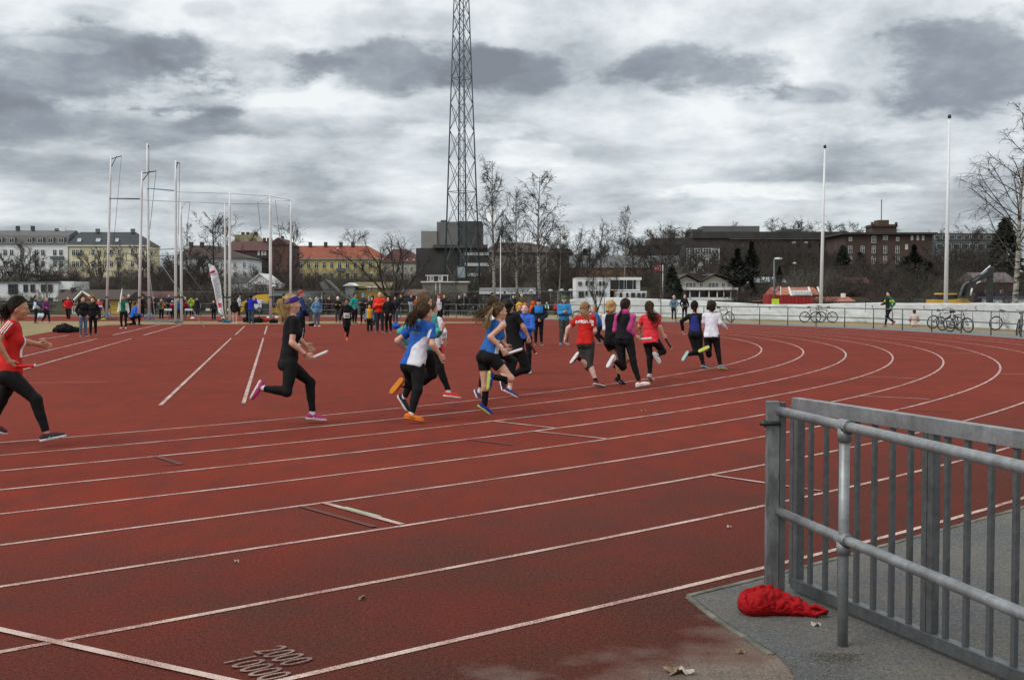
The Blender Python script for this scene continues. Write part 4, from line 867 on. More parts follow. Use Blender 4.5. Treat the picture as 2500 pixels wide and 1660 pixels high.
# lattice mast
d = 150; cx = 1130; zb = terrain(-6, d)-.3; c0 = AT(1129, 740, d); c1 = AT(1126.5, 0, d); t = empty('radio_mast', (c0[0], d, zb), 'tall grey-green steel lattice mast rising out of the picture', 'mast'); TH = 45.
def cor(z, i):
    f = z/(c1[2]-zb); a = lerp(2.36, .94, f); th = R_(16+90*i); return np.array([(c1[0]-c0[0])*f+a*math.cos(th), a*math.sin(th), z])
for i in range(4): MB().tube([cor(0, i), cor(TH, i)], [.11, .075], 6).build('leg', M_STEEL, t, True)
unit = MB().tube([(0, 0, 0), (0, 0, 1)], 1, 4).mesh('brace'); unit.materials.append(M_STEEL)
def brace(a, b, r, nm='brace'):
    o = link_mesh(nm, unit, t); v = Vector(b-a); o.location = tuple(a); o.rotation_mode = 'QUATERNION'; o.rotation_quaternion = v.to_track_quat('Z', 'Y'); o.scale = (r, r, v.length)
z = 0; lev = [0]; 
while z < TH: z += 2.15*lerp(2.36, .94, z/38); lev.append(min(z, TH))
for n_, (a, b) in enumerate(zip(lev, lev[1:])):
    for i in range(4):
        brace(cor(a, i), cor(b, (i+1) % 4), .042); brace(cor(a, (i+1) % 4), cor(b, i), .042)
        if n_ % 4 == 2: brace(cor(b, i), cor(b, (i+1) % 4), .035, 'horizontal')
for s in (-.2, .2): MB().tube([(s, 0, 0), ((c1[0]-c0[0])*TH/38+s, 0, TH)], .025, 4).build('ladder_rail', M_STEEL, t)
mb = MB()
for z in np.arange(.5, TH, .45): mb.tube([(-.2, 0, z), (.2, 0, z)], .012, 3)
tag(mb.build('rung', M_STEEL, t), kind='stuff')
for z in np.arange(5, TH, 2.2): MB().torus((0, -.1, z), .42, .018, (1, 0, 0), (0, 1, 0), 14, 4).build('hoop', M_STEEL, t, True)
MB().box((-.1, -.9, 4.0), (.9, .5, 1.3)).build('cabinet', mat('cabinet', (.30, .34, .36), .5, .1, 3), t, bevel=.02)

# small park lamps behind the birches
for x, yt, d, lb in ((1297, 712, 128, 'small globe lamp left of the tall birch trunk'), (1344, 712, 126, 'small domed lamp right of the birch trunk'), (1371, 711, 126, 'small domed lamp behind the green beanie'), (1393, 711, 126, 'small domed lamp just left of the tarpaulin end'), (1940, 645, 150, 'black lantern lamp post in front of the institution'), (668, 701, 122, 'small white lamp left of the stair'), (795, 702, 122, 'small white lamp at the top of the stair ramp')):
    c = AT(x, yt, d); zb = terrain(c[0], d); t = empty('park_lamp', (c[0], d, zb), lb, 'street lamp', 'small lamps behind the ground'); h = c[2]-zb; MB().tube([(0, 0, 0), (0, 0, h)], [.06, .045], 8).build('post', M_RAIL if x != 1940 else M_DARKM, t, True); MB().sphere((0, 0, h+.1), (.24, .24, .15), 10).build('lamp_head', M_WHITE if x != 1940 else mat('lantern', (.45, .42, .30), .4, .1, 3), t, True)
# ---------------------------------------------------------------- buildings behind the ground
def stucco(n, c, var=.08): return mat(n, c, .85, var, .35, .2, 6)
W_WHITE = stucco('wall_white', (.78, .79, .78)); W_CREAM = stucco('wall_cream', (.70, .62, .40)); W_YEL = stucco('wall_yellow', (.60, .49, .18)); W_OFF = stucco('wall_offwhite', (.52, .51, .45)); W_BRICK = stucco('wall_brick_red', (.13, .062, .045), .2); W_BROWN = stucco('wall_brown', (.055, .041, .035), .2)
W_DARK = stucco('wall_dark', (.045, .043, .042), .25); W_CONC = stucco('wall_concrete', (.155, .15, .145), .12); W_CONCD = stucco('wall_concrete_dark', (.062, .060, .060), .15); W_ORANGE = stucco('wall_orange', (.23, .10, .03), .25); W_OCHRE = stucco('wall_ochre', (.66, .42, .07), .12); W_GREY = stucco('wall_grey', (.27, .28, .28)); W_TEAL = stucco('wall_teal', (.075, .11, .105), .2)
W_BRICK2 = stucco('wall_brick_brown', (.075, .045, .035), .25); W_YPLANK = stucco('wall_yellow_plank', (.46, .29, .05), .15); W_BEIGE = stucco('wall_beige', (.21, .19, .155), .2)
def roofm(n, c, var=.2): return mat(n, c, .8, var, 1.4, .4, 3, detail=6)
R_SLATE = roofm('roof_slate', (.115, .115, .112)); R_DARK = roofm('roof_dark', (.045, .050, .052)); R_RED = roofm('roof_red', (.24, .065, .035)); R_MAROON = roofm('roof_maroon', (.085, .030, .026)); R_BROWN = roofm('roof_brown', (.055, .036, .030)); R_ORG = roofm('roof_orange', (.36, .12, .065)); R_BLK = roofm('roof_black', (.030, .031, .034)); R_GREY = roofm('roof_grey', (.12, .122, .124)); R_ZINC = mat('zinc', (.22, .28, .28), .5, .1, 2)
WIN = {}
def win_mesh(w, h, style):
    k = (round(w, 2), round(h, 2), style)
    if k in WIN: return WIN[k]
    f = MB(); b = .085 if style != 'thin' else .05
    if style == 'bare': b = .04
    for (x0, x1, z0, z1) in ((-w/2, w/2, h/2-b, h/2), (-w/2, w/2, -h/2, -h/2+b), (-w/2, -w/2+b, -h/2+b, h/2-b), (w/2-b, w/2, -h/2+b, h/2-b)): f.bx(x0, x1, -.10, .02, z0, z1)
    if style in ('cross', 'thin'): f.bx(-.035, .035, -.085, .0, -h/2+b, h/2-b); f.bx(-w/2+b, w/2-b, -.08, .0, h*.16, h*.16+.07)
    if style == 'grid':
        for x in (-w/6, w/6): f.bx(x-.03, x+.03, -.085, .0, -h/2+b, h/2-b)
        f.bx(-w/2+b, w/2-b, -.08, .0, -.03, .03)
    if style == 'two': f.bx(-.035, .035, -.085, .0, -h/2+b, h/2-b)
    if style == 'arch': f.bx(-.035, .035, -.085, .0, -h/2+b, h/2-b); f.prism([(-w/2-.02, h/2-.001), (w/2+.02, h/2-.001), (w*.3, h/2+w*.17), (-w*.3, h/2+w*.17)], 1, -.09, .02)
    p = MB().bx(-w/2+b*.9, w/2-b*.9, -.03, .02, -h/2+b*.9, h/2-b*.9)
    WIN[k] = (f.mesh('window'), p.mesh('pane')); return WIN[k]
class Bld:
    def __init__(s, name, label, d, x0, x1, yb, ye, wall, depth=11, rz=0., cat='building', sink=4, base=None, group=None):
        s.d = d; s.k = d/F_PX; s.cx = (x0+x1)/2; c = AT(s.cx, yb, d); s.zb = c[2] if base is None else base; s.ze = AT(s.cx, ye, d)[2]-s.zb; s.w = (x1-x0)*s.k; s.dep = depth
        s.o = empty(name, (c[0], d, s.zb), label, cat, group, rz=R_(rz)); s.wall_m = wall
        if wall is not None: s.wall = MB().bx(-s.w/2, s.w/2, 0, depth, -sink, s.ze).build('wall', wall, s.o)
    def lx(s, x): return (x-s.cx)*s.k
    def lz(s, y): return AT(s.cx, y, s.d)[2]-s.zb
    def block(s, name, x0, x1, y0, y1, m, f0=-.0, f1=None, par=None): return MB().bx(s.lx(x0), s.lx(x1), f0, s.dep if f1 is None else f1, s.lz(y1), s.lz(y0)).build(name, m, par or s.o)
    def roof(s, kind, yt, m, over=.4, x0=None, x1=None, ye=None, inset=None, f0=None, f1=None, fascia=None):
        x0 = -s.w/2 if x0 is None else s.lx(x0); x1 = s.w/2 if x1 is None else s.lx(x1); ze = s.ze if ye is None else s.lz(ye); zt = s.lz(yt); f0 = -over if f0 is None else f0; f1 = s.dep+over if f1 is None else f1; mid = (f0+f1)/2; mb = MB()
        if kind == 'flat': mb.bx(x0-over, x1+over, f0, f1, ze+.004, zt)
        elif kind == 'gable': mb.prism([(f0, ze), (f1, ze), (mid, zt)], 0, x0-over, x1+over)
        elif kind == 'hip':
            a, b = (inset if inset else (4, 4)); V = [(x0-over, f0, ze), (x1+over, f0, ze), (x1+over, f1, ze), (x0-over, f1, ze), (x0+a, mid, zt), (x1-b, mid, zt)]; mb.add(V, [(0, 1, 5, 4), (1, 2, 5), (2, 3, 4, 5), (3, 0, 4), (0, 3, 2, 1)])
        elif kind == 'front': mb.add([(x0-over, f0, ze), (x1+over, f0, ze), ((x0+x1)/2, f0, zt), (x0-over, f1, ze), (x1+over, f1, ze), ((x0+x1)/2, f1, zt)], [(0, 2, 5, 3), (1, 4, 5, 2), (0, 1, 2), (3, 5, 4), (0, 3, 4, 1)])
        elif kind == 'mansard': y1 = f0+1.6; zm = lerp(ze, zt, .62); mb.prism([(f0, ze), (f1, ze), (f1-1.6, zm), (mid, zt), (y1, zm)], 0, x0-over*.3, x1+over*.3)
        r = mb.build('roof', m, s.o)
        if fascia: MB().bx(x0-over*.9, x1+over*.9, f0-.06, f0+.02, ze-.28, ze+.02).build('fascia', fascia, r)
        s.rf = r; return r
    def win(s, xs, y, w, h, style='cross', fm=None, y_off=-.02, gm=None):
        """centres in photo px, sizes in px"""
        for x in xs:
            a, p = win_mesh(w*s.k*1.12, h*s.k*1.06, style); o = link_mesh('window', a, s.o)
            o.location = (s.lx(x), y_off, s.lz(y))
            if not a.materials: a.materials.append(fm or M_FRAME)
            if fm and a.materials[0] != fm:
                for sl in o.material_slots: sl.link = 'OBJECT'; sl.material = fm
            q_ = link_mesh('pane', p, o)
            if not p.materials: p.materials.append(M_GLASS)
            if gm:
                for sl in q_.material_slots: sl.link = 'OBJECT'; sl.material = gm
    def chim(s, x, y0, y1, w=7, m=None, par=None): MB().box((s.lx(x), s.dep/2-.6, (s.lz(y0)+s.lz(y1))/2), (w*s.k, .9, s.lz(y0)-s.lz(y1))).build('chimney', m or W_BRICK2, par or s.rf)
LIT = mat('window_blind', (.50, .50, .48), .6, .2, 1.5)  # pale colour for the panes of some windows
# white and cream apartment houses at the left
b = Bld('apartment_house', 'white four-storey apartment house with slate mansard roof and dormers', 345, -60, 167, 692, 596, W_WHITE, 13)
b.roof('mansard', 560, R_SLATE, .5)
for x in (-40, 2, 32, 75, 101, 126, 152): 
    o = MB().bx(b.lx(x)-.95, b.lx(x)+.95, -.35, 2.2, b.lz(595), b.lz(580)).build('dormer', R_SLATE, b.o)
b.win((-40, 2, 32, 75, 101, 126, 152), 588, 11, 11, 'two', y_off=-.40)
for y, h in ((617, 14), (645, 14)): b.win((-30, -14, 14, 30, 90, 106, 135, 150), y, 9, h, 'cross')
b.win((135, 151), 671, 9, 14, 'cross'); b.win((105,), 671, 14, 15, 'grid'); b.win((10, 26, 40), 671, 9, 14, 'cross')
bl = b.block('balcony', 126, 157, 626, 633, M_RAIL, -1.1, 0); b.block('string_course', -60, 167, 661, 662, W_OFF, -.12, 0)
MB().prism([(b.lx(63), b.lz(688)), (b.lx(66), b.lz(674)), (b.lx(73), b.lz(667)), (b.lx(81), b.lz(667)), (b.lx(88), b.lz(675)), (b.lx(91), b.lz(688))], 1, -.06, .02).build('archway', M_GLASS, b.o)
for x in (25, 62): b.chim(x, 549, 560, 8, W_CONCD)
b.chim(137, 553, 562, 12, W_WHITE); b.chim(121, 555, 561, 8, W_CONC)
b = Bld('apartment_house', 'cream apartment house with dark hipped roof and skylights', 343, 168, 358, 692, 599, W_CREAM, 13)
b.roof('hip', 564, R_DARK, .4, inset=(1.2, 5), fascia=M_FRAME)
b.block('downpipe', 167, 169, 596, 690, R_ZINC, -.15, .0)
for x, w in ((191, 9), (237, 11), (283, 8)): MB().box((b.lx(x), 1.7, b.lz(588)), (w*b.k, 1.0, 1.2), rot=Matrix.Rotation(R_(-35), 3, 'X')).build('skylight', mat('skylight', (.30, .36, .42), .25, .1, 3), b.rf)
for y in (617, 645): b.win((181, 190, 199, 228, 245, 273, 292, 324, 348), y, 8, 14, 'cross')
b.win((190, 246, 324, 348), 672, 8, 14, 'cross'); b.win((294,), 672, 12, 15, 'grid'); b.block('balcony', 285, 301, 630, 634, M_RAIL, -1.0, 0); b.block('string_course', 168, 358, 661, 662, W_OFF, -.12, 0)
for x in (223, 310): b.chim(x, 556, 566, 9, W_CONC)
b = Bld('low_house', 'low white two-storey house with flat roof at the left edge', 150, -30, 142, 758, 690, W_WHITE, 9, base=.8); b.roof('flat', 687.5, R_GREY, .2)
b.win((64, 81, 107, 124), 704, 10, 18, 'two', M_FRAMEG); b.win((33,), 706, 21, 24, 'grid', M_FRAMEG); b.win((82, 124), 736, 10, 18, 'two', M_FRAMEG)
b.block('chimney_block', 140, 178, 687, 707, W_WHITE, .5, 6)
b.block('drainpipe', 114, 115.5, 690, 750, R_GREY, -.12, 0)
b = Bld('playhouse', 'yellow wooden clubhouse with brown tiled roof and little gabled porch', 108, 160, 300, 768, 731, W_OCHRE, 6, base=.0, cat='house'); b.roof('gable', 707, R_BROWN, .5, x0=148)
MB().bx(b.lx(152), b.lx(196), -.05, .0, -.2, b.ze-.02).build('timber_panel', W_ORANGE, b.o); b.win((183.5,), 737, 13, 12, 'two'); b.win((183.5,), 757, 11, 18, 'two')
pr = MB().prism([(b.lx(196), b.lz(731)), (b.lx(232), b.lz(731)), (b.lx(215), b.lz(714))], 1, -1.3, 1.2).build('porch_gable', W_ORANGE, b.o)
for a in ((195, 733, 215, 712), (233, 724, 215, 712)): MB().tube([(b.lx(a[0]), -1.4, b.lz(a[1])), (b.lx(a[2]), -1.4, b.lz(a[3]))], .10, 4).build('bargeboard', M_FRAME, pr)
b.win((216,), 734, 8, 9, 'two', y_off=-.1); b.chim(156, 702, 712, 5)
b = Bld('shed', 'low shed with rusty brown roof behind the cage poles', 130, 330, 420, 752, 728, W_BROWN, 6, base=.3, cat='shed'); b.roof('gable', 711, R_MAROON, .4)
# middle left
b = Bld('villa', 'white villa with wide dark brown hipped roof', 215, 425, 605, 683, 631, W_WHITE, 12); b.roof('hip', 596, R_BROWN, .5, inset=(2, 7.5))
for y, h in ((647, 14), (670, 12)): b.win((487, 508, 528, 553, 573.5, 597), y, 7, h, 'cross')
for x in (448, 475): b.chim(x, 588, 600, 8)
b = Bld('apartment_block', 'brown brick apartment block with red gable roof and balconies', 262, 575, 660, 690, 612, W_BRICK2, 12); b.roof('gable', 586, R_MAROON, .3, x0=555)
for y in (618, 640, 662): b.win((632, 641, 648), y, 6, 12, 'bare', M_FRAMEG, gm=LIT if y < 640 else None); b.block('balcony', 628, 656, y+9, y+14, W_DARK, -1.3, 0)
for x in (634, 644, 650): b.chim(x, 578, 590, 6)
b = Bld('apartment_block', 'tall brick gable-end block with chimney beside the yellow house', 250, 655, 704, 685, 598, W_BRICK, 13); b.roof('front', 580, R_MAROON, .25); b.chim(677, 573, 586, 6)
b = Bld('apartment_block', 'pale ochre gabled block with chimneys above the brown roofs', 330, 574, 630, 640, 590, stucco('wall_sand', (.30, .26, .16)), 10); b.roof('front', 568, stucco('wall_sand2', (.34, .30, .19)), .2, x0=596); b.roof('flat', 573, stucco('wall_sand', (.30, .26, .16)), .1, x0=574, x1=604)
for x in (585, 597, 617): b.chim(x, 565, 577, 7)
b = Bld('villa', 'small white villa with black roof and ornate front gable', 160, 545, 668, 728, 691, W_WHITE, 8, base=1.0, cat='house'); b.roof('gable', 675, R_BLK, .3, x1=618)
gb = MB().prism([(b.lx(612), b.lz(728)), (b.lx(666), b.lz(728)), (b.lx(666), b.lz(692)), (b.lx(639), b.lz(672)), (b.lx(612), b.lz(692))], 1, -1.0, 6).build('front_gable', W_WHITE, b.o)
MB().prism([(b.lx(609), b.lz(694)), (b.lx(639), b.lz(670)), (b.lx(669), b.lz(694)), (b.lx(669), b.lz(691)), (b.lx(639), b.lz(667.5)), (b.lx(609), b.lz(691))], 1, -1.25, 6.3).build('bargeboard', M_FRAME, gb)
MB().prism([(b.lx(625), b.lz(695)), (b.lx(652), b.lz(695)), (b.lx(638.5), b.lz(687))], 1, -1.5, -1.0).build('pediment', M_FRAME, gb); MB().bx(b.lx(624), b.lx(653), -1.4, -1.0, b.lz(696.5), b.lz(695)).build('cornice', M_FRAME, gb)
b.win((577, 596), 709, 9, 14, 'cross'); b.win((560,), 709, 6, 14, 'cross'); b.win((621, 654), 709, 7, 14, 'two', y_off=-1.04); b.win((630, 638.5, 647), 709, 4.5, 13, 'bare', y_off=-1.04); b.block('plinth', 545, 668, 717, 719, W_OFF, -.15, 0)
# yellow school
b = Bld('long_house', 'long yellow two-storey house with orange-red tiled roof and white windows', 350, 678, 946, 684, 632, W_YEL, 13); b.roof('hip', 598, R_RED, .5, inset=(3, 6.5), fascia=R_ZINC)
for y in (647.5, 674.5): b.win([735+i*18.9 for i in range(11)], y, 8.5, 15, 'arch' if y > 660 else 'cross')
b.block('balcony', 822, 843, 655, 663, M_RAIL, -1.3, 0)
for x in (750, 788, 826, 855): b.chim(x, 589, 600, 8, W_CONCD)
for x, y in ((822, 606), (791, 620)): MB().sphere((b.lx(x), 2.5, b.lz(y)), (.3, .3, .3), 8).build('roof_light', M_FRAME, b.rf, True)
b = Bld('villa', 'cream house with dark red hipped roof behind the spreading bare tree', 300, 935, 1046, 690, 641, stucco('wall_pale', (.44, .42, .33)), 12); b.roof('hip', 606, R_MAROON, .5, inset=(2, 6)); 
for y in (655, 672): b.win((975, 990, 1005), y, 6, 11, 'cross')
for x in (978, 994, 1010, 1027): MB().sphere((b.lx(x), .8, b.lz(636)), (.3, .25, .3), 8).build('roof_light', M_FRAME, b.rf, True)
# ochre cottage, garden house, concrete stair
b = Bld('cottage', 'yellow plank cottage with turf roof and white windows', 128, 862, 945, 752, 703, W_YPLANK, 7, base=.2, cat='house'); b.roof('gable', 688, mat('turf_roof', (.16, .13, .06), .95, .3, 1.5, .6, 8), .4)
b.win((902, 916), 704.5, 9, 9, 'two'); b.win((905,), 728, 10, 9, 'two'); b.block('loggia', 866, 891, 700, 707, M_GLASS, -.03, .01)
b = Bld('garden_shed', 'small grey shed with white gable boards left of the yellow cottage', 126, 843, 863, 752, 698, W_GREY, 4, base=.2, cat='shed'); b.roof('front', 690, M_FRAME, .25)
st = AT(815, 725, 118); t = empty('concrete_stair', (st[0], 118, 0), 'grey concrete stair ramp with railing climbing to the left', 'stair'); k = 118/F_PX
def sp_(px, py, dy=0): q = AT(px, py, 118); return np.array([q[0]-st[0], dy, q[2]])
pa = [sp_(795, 684), sp_(852, 740), sp_(858, 765), sp_(815, 765), sp_(780, 690)]
MB().prism([(p[0], p[2]) for p in pa], 1, 0, 3).build('ramp', W_CONC, t)
MB().tube([sp_(795, 681, -.1), sp_(856, 738, -.1)], .06, 6).build('handrail', W_BEIGE, t); 
for i in range(14): a, c = lerp(sp_(795, 681, -.1), sp_(856, 738, -.1), i/13), lerp(sp_(793, 690, -.1), sp_(852, 750, -.1), i/13); MB().tube([a, c], .04, 4).build('baluster', W_DARK, t)
b = Bld('low_house', 'low pale wall building behind the light blue hooded spectator', 140, 668, 795, 752, 708, stucco('wall_palegrey', (.36, .37, .37)), 6, base=.8); b.roof('flat', 705, R_BROWN, .4)
# concrete complex
b = Bld('concrete_block', 'dark concrete office complex with stacked boxes behind the mast', 235, 1016, 1190, 700, 606, W_DARK, 20)
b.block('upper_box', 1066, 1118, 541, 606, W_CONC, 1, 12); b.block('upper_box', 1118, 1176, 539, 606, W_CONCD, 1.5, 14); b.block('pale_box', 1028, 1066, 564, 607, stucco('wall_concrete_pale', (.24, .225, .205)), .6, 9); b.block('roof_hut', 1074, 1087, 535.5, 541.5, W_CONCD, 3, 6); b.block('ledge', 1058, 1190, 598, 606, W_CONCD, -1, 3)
for y in (620, 646, 671): b.win([1138+i*6.5 for i in range(9 if y < 660 else 6)], y, 5.4, 7, 'thin', gm=LIT if y != 999 else None)
b = Bld('school', 'dark hip-roofed stone school behind the white birches', 260, 1180, 1360, 690, 617, W_BEIGE, 14); b.roof('hip', 589, R_BROWN, .5, x1=1394, inset=(3, 9)); b.block('end_wing', 1342, 1394, 608, 690, W_BROWN, 1, 12)
for y in (636, 660): b.win((1270, 1290, 1305, 1330), y, 6, 10, 'cross', M_FRAMEG)
for x in (1276, 1316, 1334): b.block('pilaster', x-1.2, x+1.2, 617, 672, stucco('wall_pale', (.44, .42, .33)), -.15, 0)
b = Bld('low_pavilion', 'low pale grey pavilion with white eaves behind the birch trunks', 135, 1178, 1300, 752, 712, W_GREY, 6, base=.7); b.roof('gable', 702, R_GREY, .4, fascia=M_FRAME); b.win((1196, 1222), 722, 8, 9, 'two', M_FRAMEG)
b = Bld('pergola_house', 'small house with white veranda posts and balcony at the foot of the mast', 140, 1032, 1140, 755, 690, W_BEIGE, 5, base=.7, cat='house'); b.roof('flat', 687, M_FRAME, .2); b.block('white_beam', 1040, 1096, 672, 674, M_FRAME, -1.2, -1.0)
for x in (1046, 1094, 1052, 1082): b.block('veranda_post', x-.8, x+.8, 674, 688, M_FRAME, -1.2, -1.0)
b.win((1056, 1076), 681, 8, 11, 'two', y_off=-1.0); b.block('veranda_post', 1064, 1066, 692, 720, M_FRAME, -.8, -.6); b.block('veranda_post', 1074, 1076, 692, 720, M_FRAME, -.8, -.6)
b = Bld('brick_wall_house', 'low house with rusty red roof right of the spreading tree', 132, 985, 1035, 752, 722, W_BRICK2, 5, base=.6, cat='house'); b.roof('gable', 706, roofm('roof_rust', (.15, .075, .055)), .3)
# centre right
b = Bld('long_barn', 'long low building with grey roof and orange-brown wall', 240, 1392, 1660, 700, 654, W_ORANGE, 12); b.roof('gable', 622, R_GREY, .4)
b = Bld('modern_house', 'white cubic two-storey modern house with small dark windows', 135, 1407, 1489, 742, 679, W_WHITE, 8, base=.7, cat='house'); b.roof('flat', 677.5, M_FRAME, .05)
b.win((1413.5, 1418.5), 692.5, 3, 9, 'bare', M_FRAMEG); b.win((1432, 1444, 1465, 1474), 692, 5, 9, 'bare', M_FRAMEG); b.win((1419,), 719, 12, 14, 'two', M_FRAMEG); b.win((1432, 1444.5, 1457, 1465, 1474), 716, 5, 10, 'bare', M_FRAMEG)
b = Bld('modern_house', 'white house with glazed balcony storey and timber strip', 137, 1489, 1563, 742, 709, W_ORANGE, 8, base=.7, cat='house'); b.block('upper_storey', 1489, 1552, 682, 708, M_GLASS, .5, 7); b.block('roof_slab', 1486, 1564, 677.5, 684, M_FRAME, -1, 8); b.block('balcony_floor', 1489, 1560, 707, 709.5, M_FRAME, -1.2, 0)
for x in (1490, 1512, 1524, 1530, 1546, 1558): b.block('mullion', x-.8, x+.8, 684, 708, M_FRAME, .3, .6)
b.block('corner_pier', 1553, 1563, 684, 706, W_WHITE, .2, 5); b.block('annex', 1498, 1574, 711, 742, W_WHITE, -2, 3); b.win((1512, 1527), 720.5, 5, 10, 'bare', M_FRAMEG, y_off=-2.02); b.win((1541,), 720.5, 9, 11, 'two', M_FRAMEG, y_off=-2.02); b.win((1555, 1566), 720.5, 7, 10, 'two', M_FRAMEG, y_off=-2.02)
b = Bld('chalet', 'cream double-gabled chalet with long white balcony and arched ground floor', 150, 1660, 1795, 748, 700, stucco('wall_chalet', (.72, .70, .60)), 9, base=.9, cat='house')
mb = MB().prism([(b.lx(x), b.lz(y)) for x, y in ((1660, 700), (1660, 682), (1676, 674), (1705, 690), (1714, 690), (1742, 673), (1795, 690), (1795, 700))], 1, 0, 9).build('gable_wall', MATS['wall_chalet'], b.o)
mb = MB().prism([(b.lx(x), b.lz(y)) for x, y in ((1652, 683), (1676, 671), (1707, 688), (1712, 688), (1743, 670), (1800, 688), (1800, 685.6), (1743, 667.5), (1712, 684), (1700, 671), (1676, 668.5), (1652, 680.6))], 1, -1, 9.5).build('roof', R_BROWN, b.o)
MB().prism([(b.lx(x), b.lz(y)) for x, y in ((1680, 672), (1740, 672), (1714, 686), (1706, 686))], 1, .5, 9).build('roof', R_BLK, b.o)
b.block('balcony', 1663, 1797, 702.5, 708, M_FRAME, -1.3, -.9); b.block('balcony_floor', 1663, 1797, 708, 710, R_MAROON, -1.4, 0); b.block('terrace_wall', 1675, 1800, 726, 733, M_FRAME, -1.8, -1.4)
b.win((1686,), 696, 24, 11, 'grid'); b.win((1741,), 696, 24, 11, 'grid'); b.win((1711.5, 1765, 1779), 696, 9, 11, 'two')
b.block('ground_floor', 1672, 1798, 711, 727, M_GLASS, -.05, .02)
for x in (1681, 1704, 1727, 1747, 1763, 1780, 1796): b.block('column', x-1, x+1, 710, 727, M_FRAME, -1.2, -.9)
# hospital complex
b = Bld('institution', 'long dark brick institution with flat roof on the hillside', 330, 1590, 2066, 690, 581, W_BROWN, 16); b.block('roof_slab', 1690, 2066, 566, 582, W_DARK, -.5, 14); b.block('penthouse', 1718, 1857, 551, 568, stucco('wall_pent', (.13, .125, .12)), 2, 12); b.block('penthouse', 1690, 1718, 559, 568, W_CONCD, 2, 10); b.block('penthouse', 1910, 1960, 559, 567, W_CONCD, 2, 10); b.block('roof_edge', 1780, 2010, 583, 584.2, W_CONC, -.7, -.5)
b.win([1705+i*27 for i in range(13)], 600, 8, 10, 'bare', M_FRAMEG); b.win([1790+i*27 for i in range(10)], 622, 8, 10, 'bare', M_FRAMEG); b.win((1937, 1966), 592, 8, 4, 'bare', gm=LIT); b.block('brick_bay', 2036, 2062, 590, 660, W_BRICK, -.6, 0)
b = Bld('glazed_wing', 'dark wing with a white framed grid of large windows above the chalet', 270, 1672, 1756, 690, 598, W_DARK, 10)
for j, y in enumerate((613, 628, 644, 660)):
    for i in range(4): b.win((1686+i*20,), y, 18, 12, 'grid', gm=LIT if (i+j) % 5 == 3 else None)
b = Bld('dark_block', 'dark low block half hidden by trees left of the glazed wing', 280, 1555, 1680, 695, 599, W_DARK, 10); b.roof('flat', 590, W_DARK, .2, x0=1590); b.block('roof_box', 1636, 1650, 566, 580, W_DARK, 2, 5)
b = Bld('brick_hall', 'brown brick hall with flat eaves and square roof turret with mast', 300, 2063, 2275, 692, 573, W_BRICK2, 18); b.roof('flat', 568, W_DARK, 1.0)
b.block('turret', 2138, 2197, 546, 568, W_BRICK2, 3, 9); b.block('turret_ledge', 2135, 2200, 550, 552, W_DARK, 2.6, 9.4); b.block('turret', 2155, 2181, 535, 546, W_BRICK2, 4, 8); MB().tube([(b.lx(2168), 6, b.lz(536)), (b.lx(2168), 6, b.lz(483))], .12, 6).build('flag_mast', M_RAIL, b.o)
for x in (2138, 2197): b.block('turret_corner', x-2, x+2, 541, 550, W_BRICK2, 3, 4)
b.win((2075, 2190), 584, 7, 9, 'grid'); b.win((2132,), 585, 10, 16, 'grid'); b.win((2160,), 581, 10, 10, 'grid'); b.win((2075, 2105, 2132, 2160, 2190), 610, 8, 17, 'thin'); b.win((2075, 2132, 2160, 2190), 635, 8, 17, 'thin'); b.win((2225, 2239, 2252), 581, 5, 11, 'bare', gm=LIT); b.win((2212,), 603, 6, 12, 'bare', gm=LIT); b.win((2077,), 660, 7, 9, 'thin')
b = Bld('terraced_block', 'greenish modern terraced block behind bare trees at right', 320, 2275, 2480, 700, 640, W_TEAL, 14); b.block('upper_terrace', 2285, 2460, 590, 640, W_TEAL, 2, 12); b.block('top_terrace', 2300, 2445, 568, 590, W_CONCD, 4, 12); 
for y in (589, 612, 638): b.block('terrace_edge', 2280, 2462, y, y+2.5, W_CONC, -.3+(638-y)*.05, .2+(638-y)*.05)
b.win([2300+i*18 for i in range(8)], 578, 12, 9, 'bare', y_off=3.96); b.win([2300+i*20 for i in range(8)], 602, 14, 13, 'bare', y_off=1.96); b.win([2300+i*20 for i in range(8)], 626, 14, 13, 'bare', y_off=1.96)
# small houses on the slope at right
b = Bld('hut', 'small orange hut with brown-red roof on the slope', 165, 2072, 2118, 712, 692, W_ORANGE, 4, cat='house'); b.roof('gable', 677, R_MAROON, .4); b.win((2094,), 701, 6, 8, 'two', M_FRAMEG)
b = Bld('tiled_house', 'house with bright orange tiled roof and white glazed front', 128, 1902, 1996, 752, 720, W_ORANGE, 6, base=.5, cat='house'); b.roof('gable', 701, R_ORG, .3); b.block('glazed_front', 1928, 1972, 709, 722, M_FRAME, -.9, .5); b.win([1935+i*6.6 for i in range(6)], 716, 5, 8, 'two', y_off=-.95); b.win((1987,), 739, 4, 6, 'bare')
for x in (1926, 1974, 1996): MB().tube([(b.lx(x-3), -.4, b.lz(701)), (b.lx(x+2), -.9, b.lz(722))], .12, 4).build('bargeboard', M_FRAME, b.o)
b = Bld('tiled_house', 'low house with orange tiled roof and white chimney behind the tarpaulin', 120, 2013, 2078, 750, 736, W_WHITE, 5, base=.3, cat='house'); b.roof('gable', 725, R_ORG, .4); b.chim(2071, 716, 727, 6, M_FRAME); b.win([2022+i*9 for i in range(6)], 739, 4.5, 4, 'bare')
b = Bld('shack', 'small shack with orange roof just left of the red wall', 118, 1856, 1876, 750, 736, W_BEIGE, 4, base=.3, cat='shed'); b.roof('hip', 726, R_ORG, .3, x1=1900, inset=(2.5, .5))
b = Bld('red_boards', 'bright red container wall standing behind the tarpaulin', 104, 1876, 1985, 760, 720, None, 2.4, base=0., cat='container')
M_CONT = mat('container_red', (.30, .018, .014), .5, .12, 2)
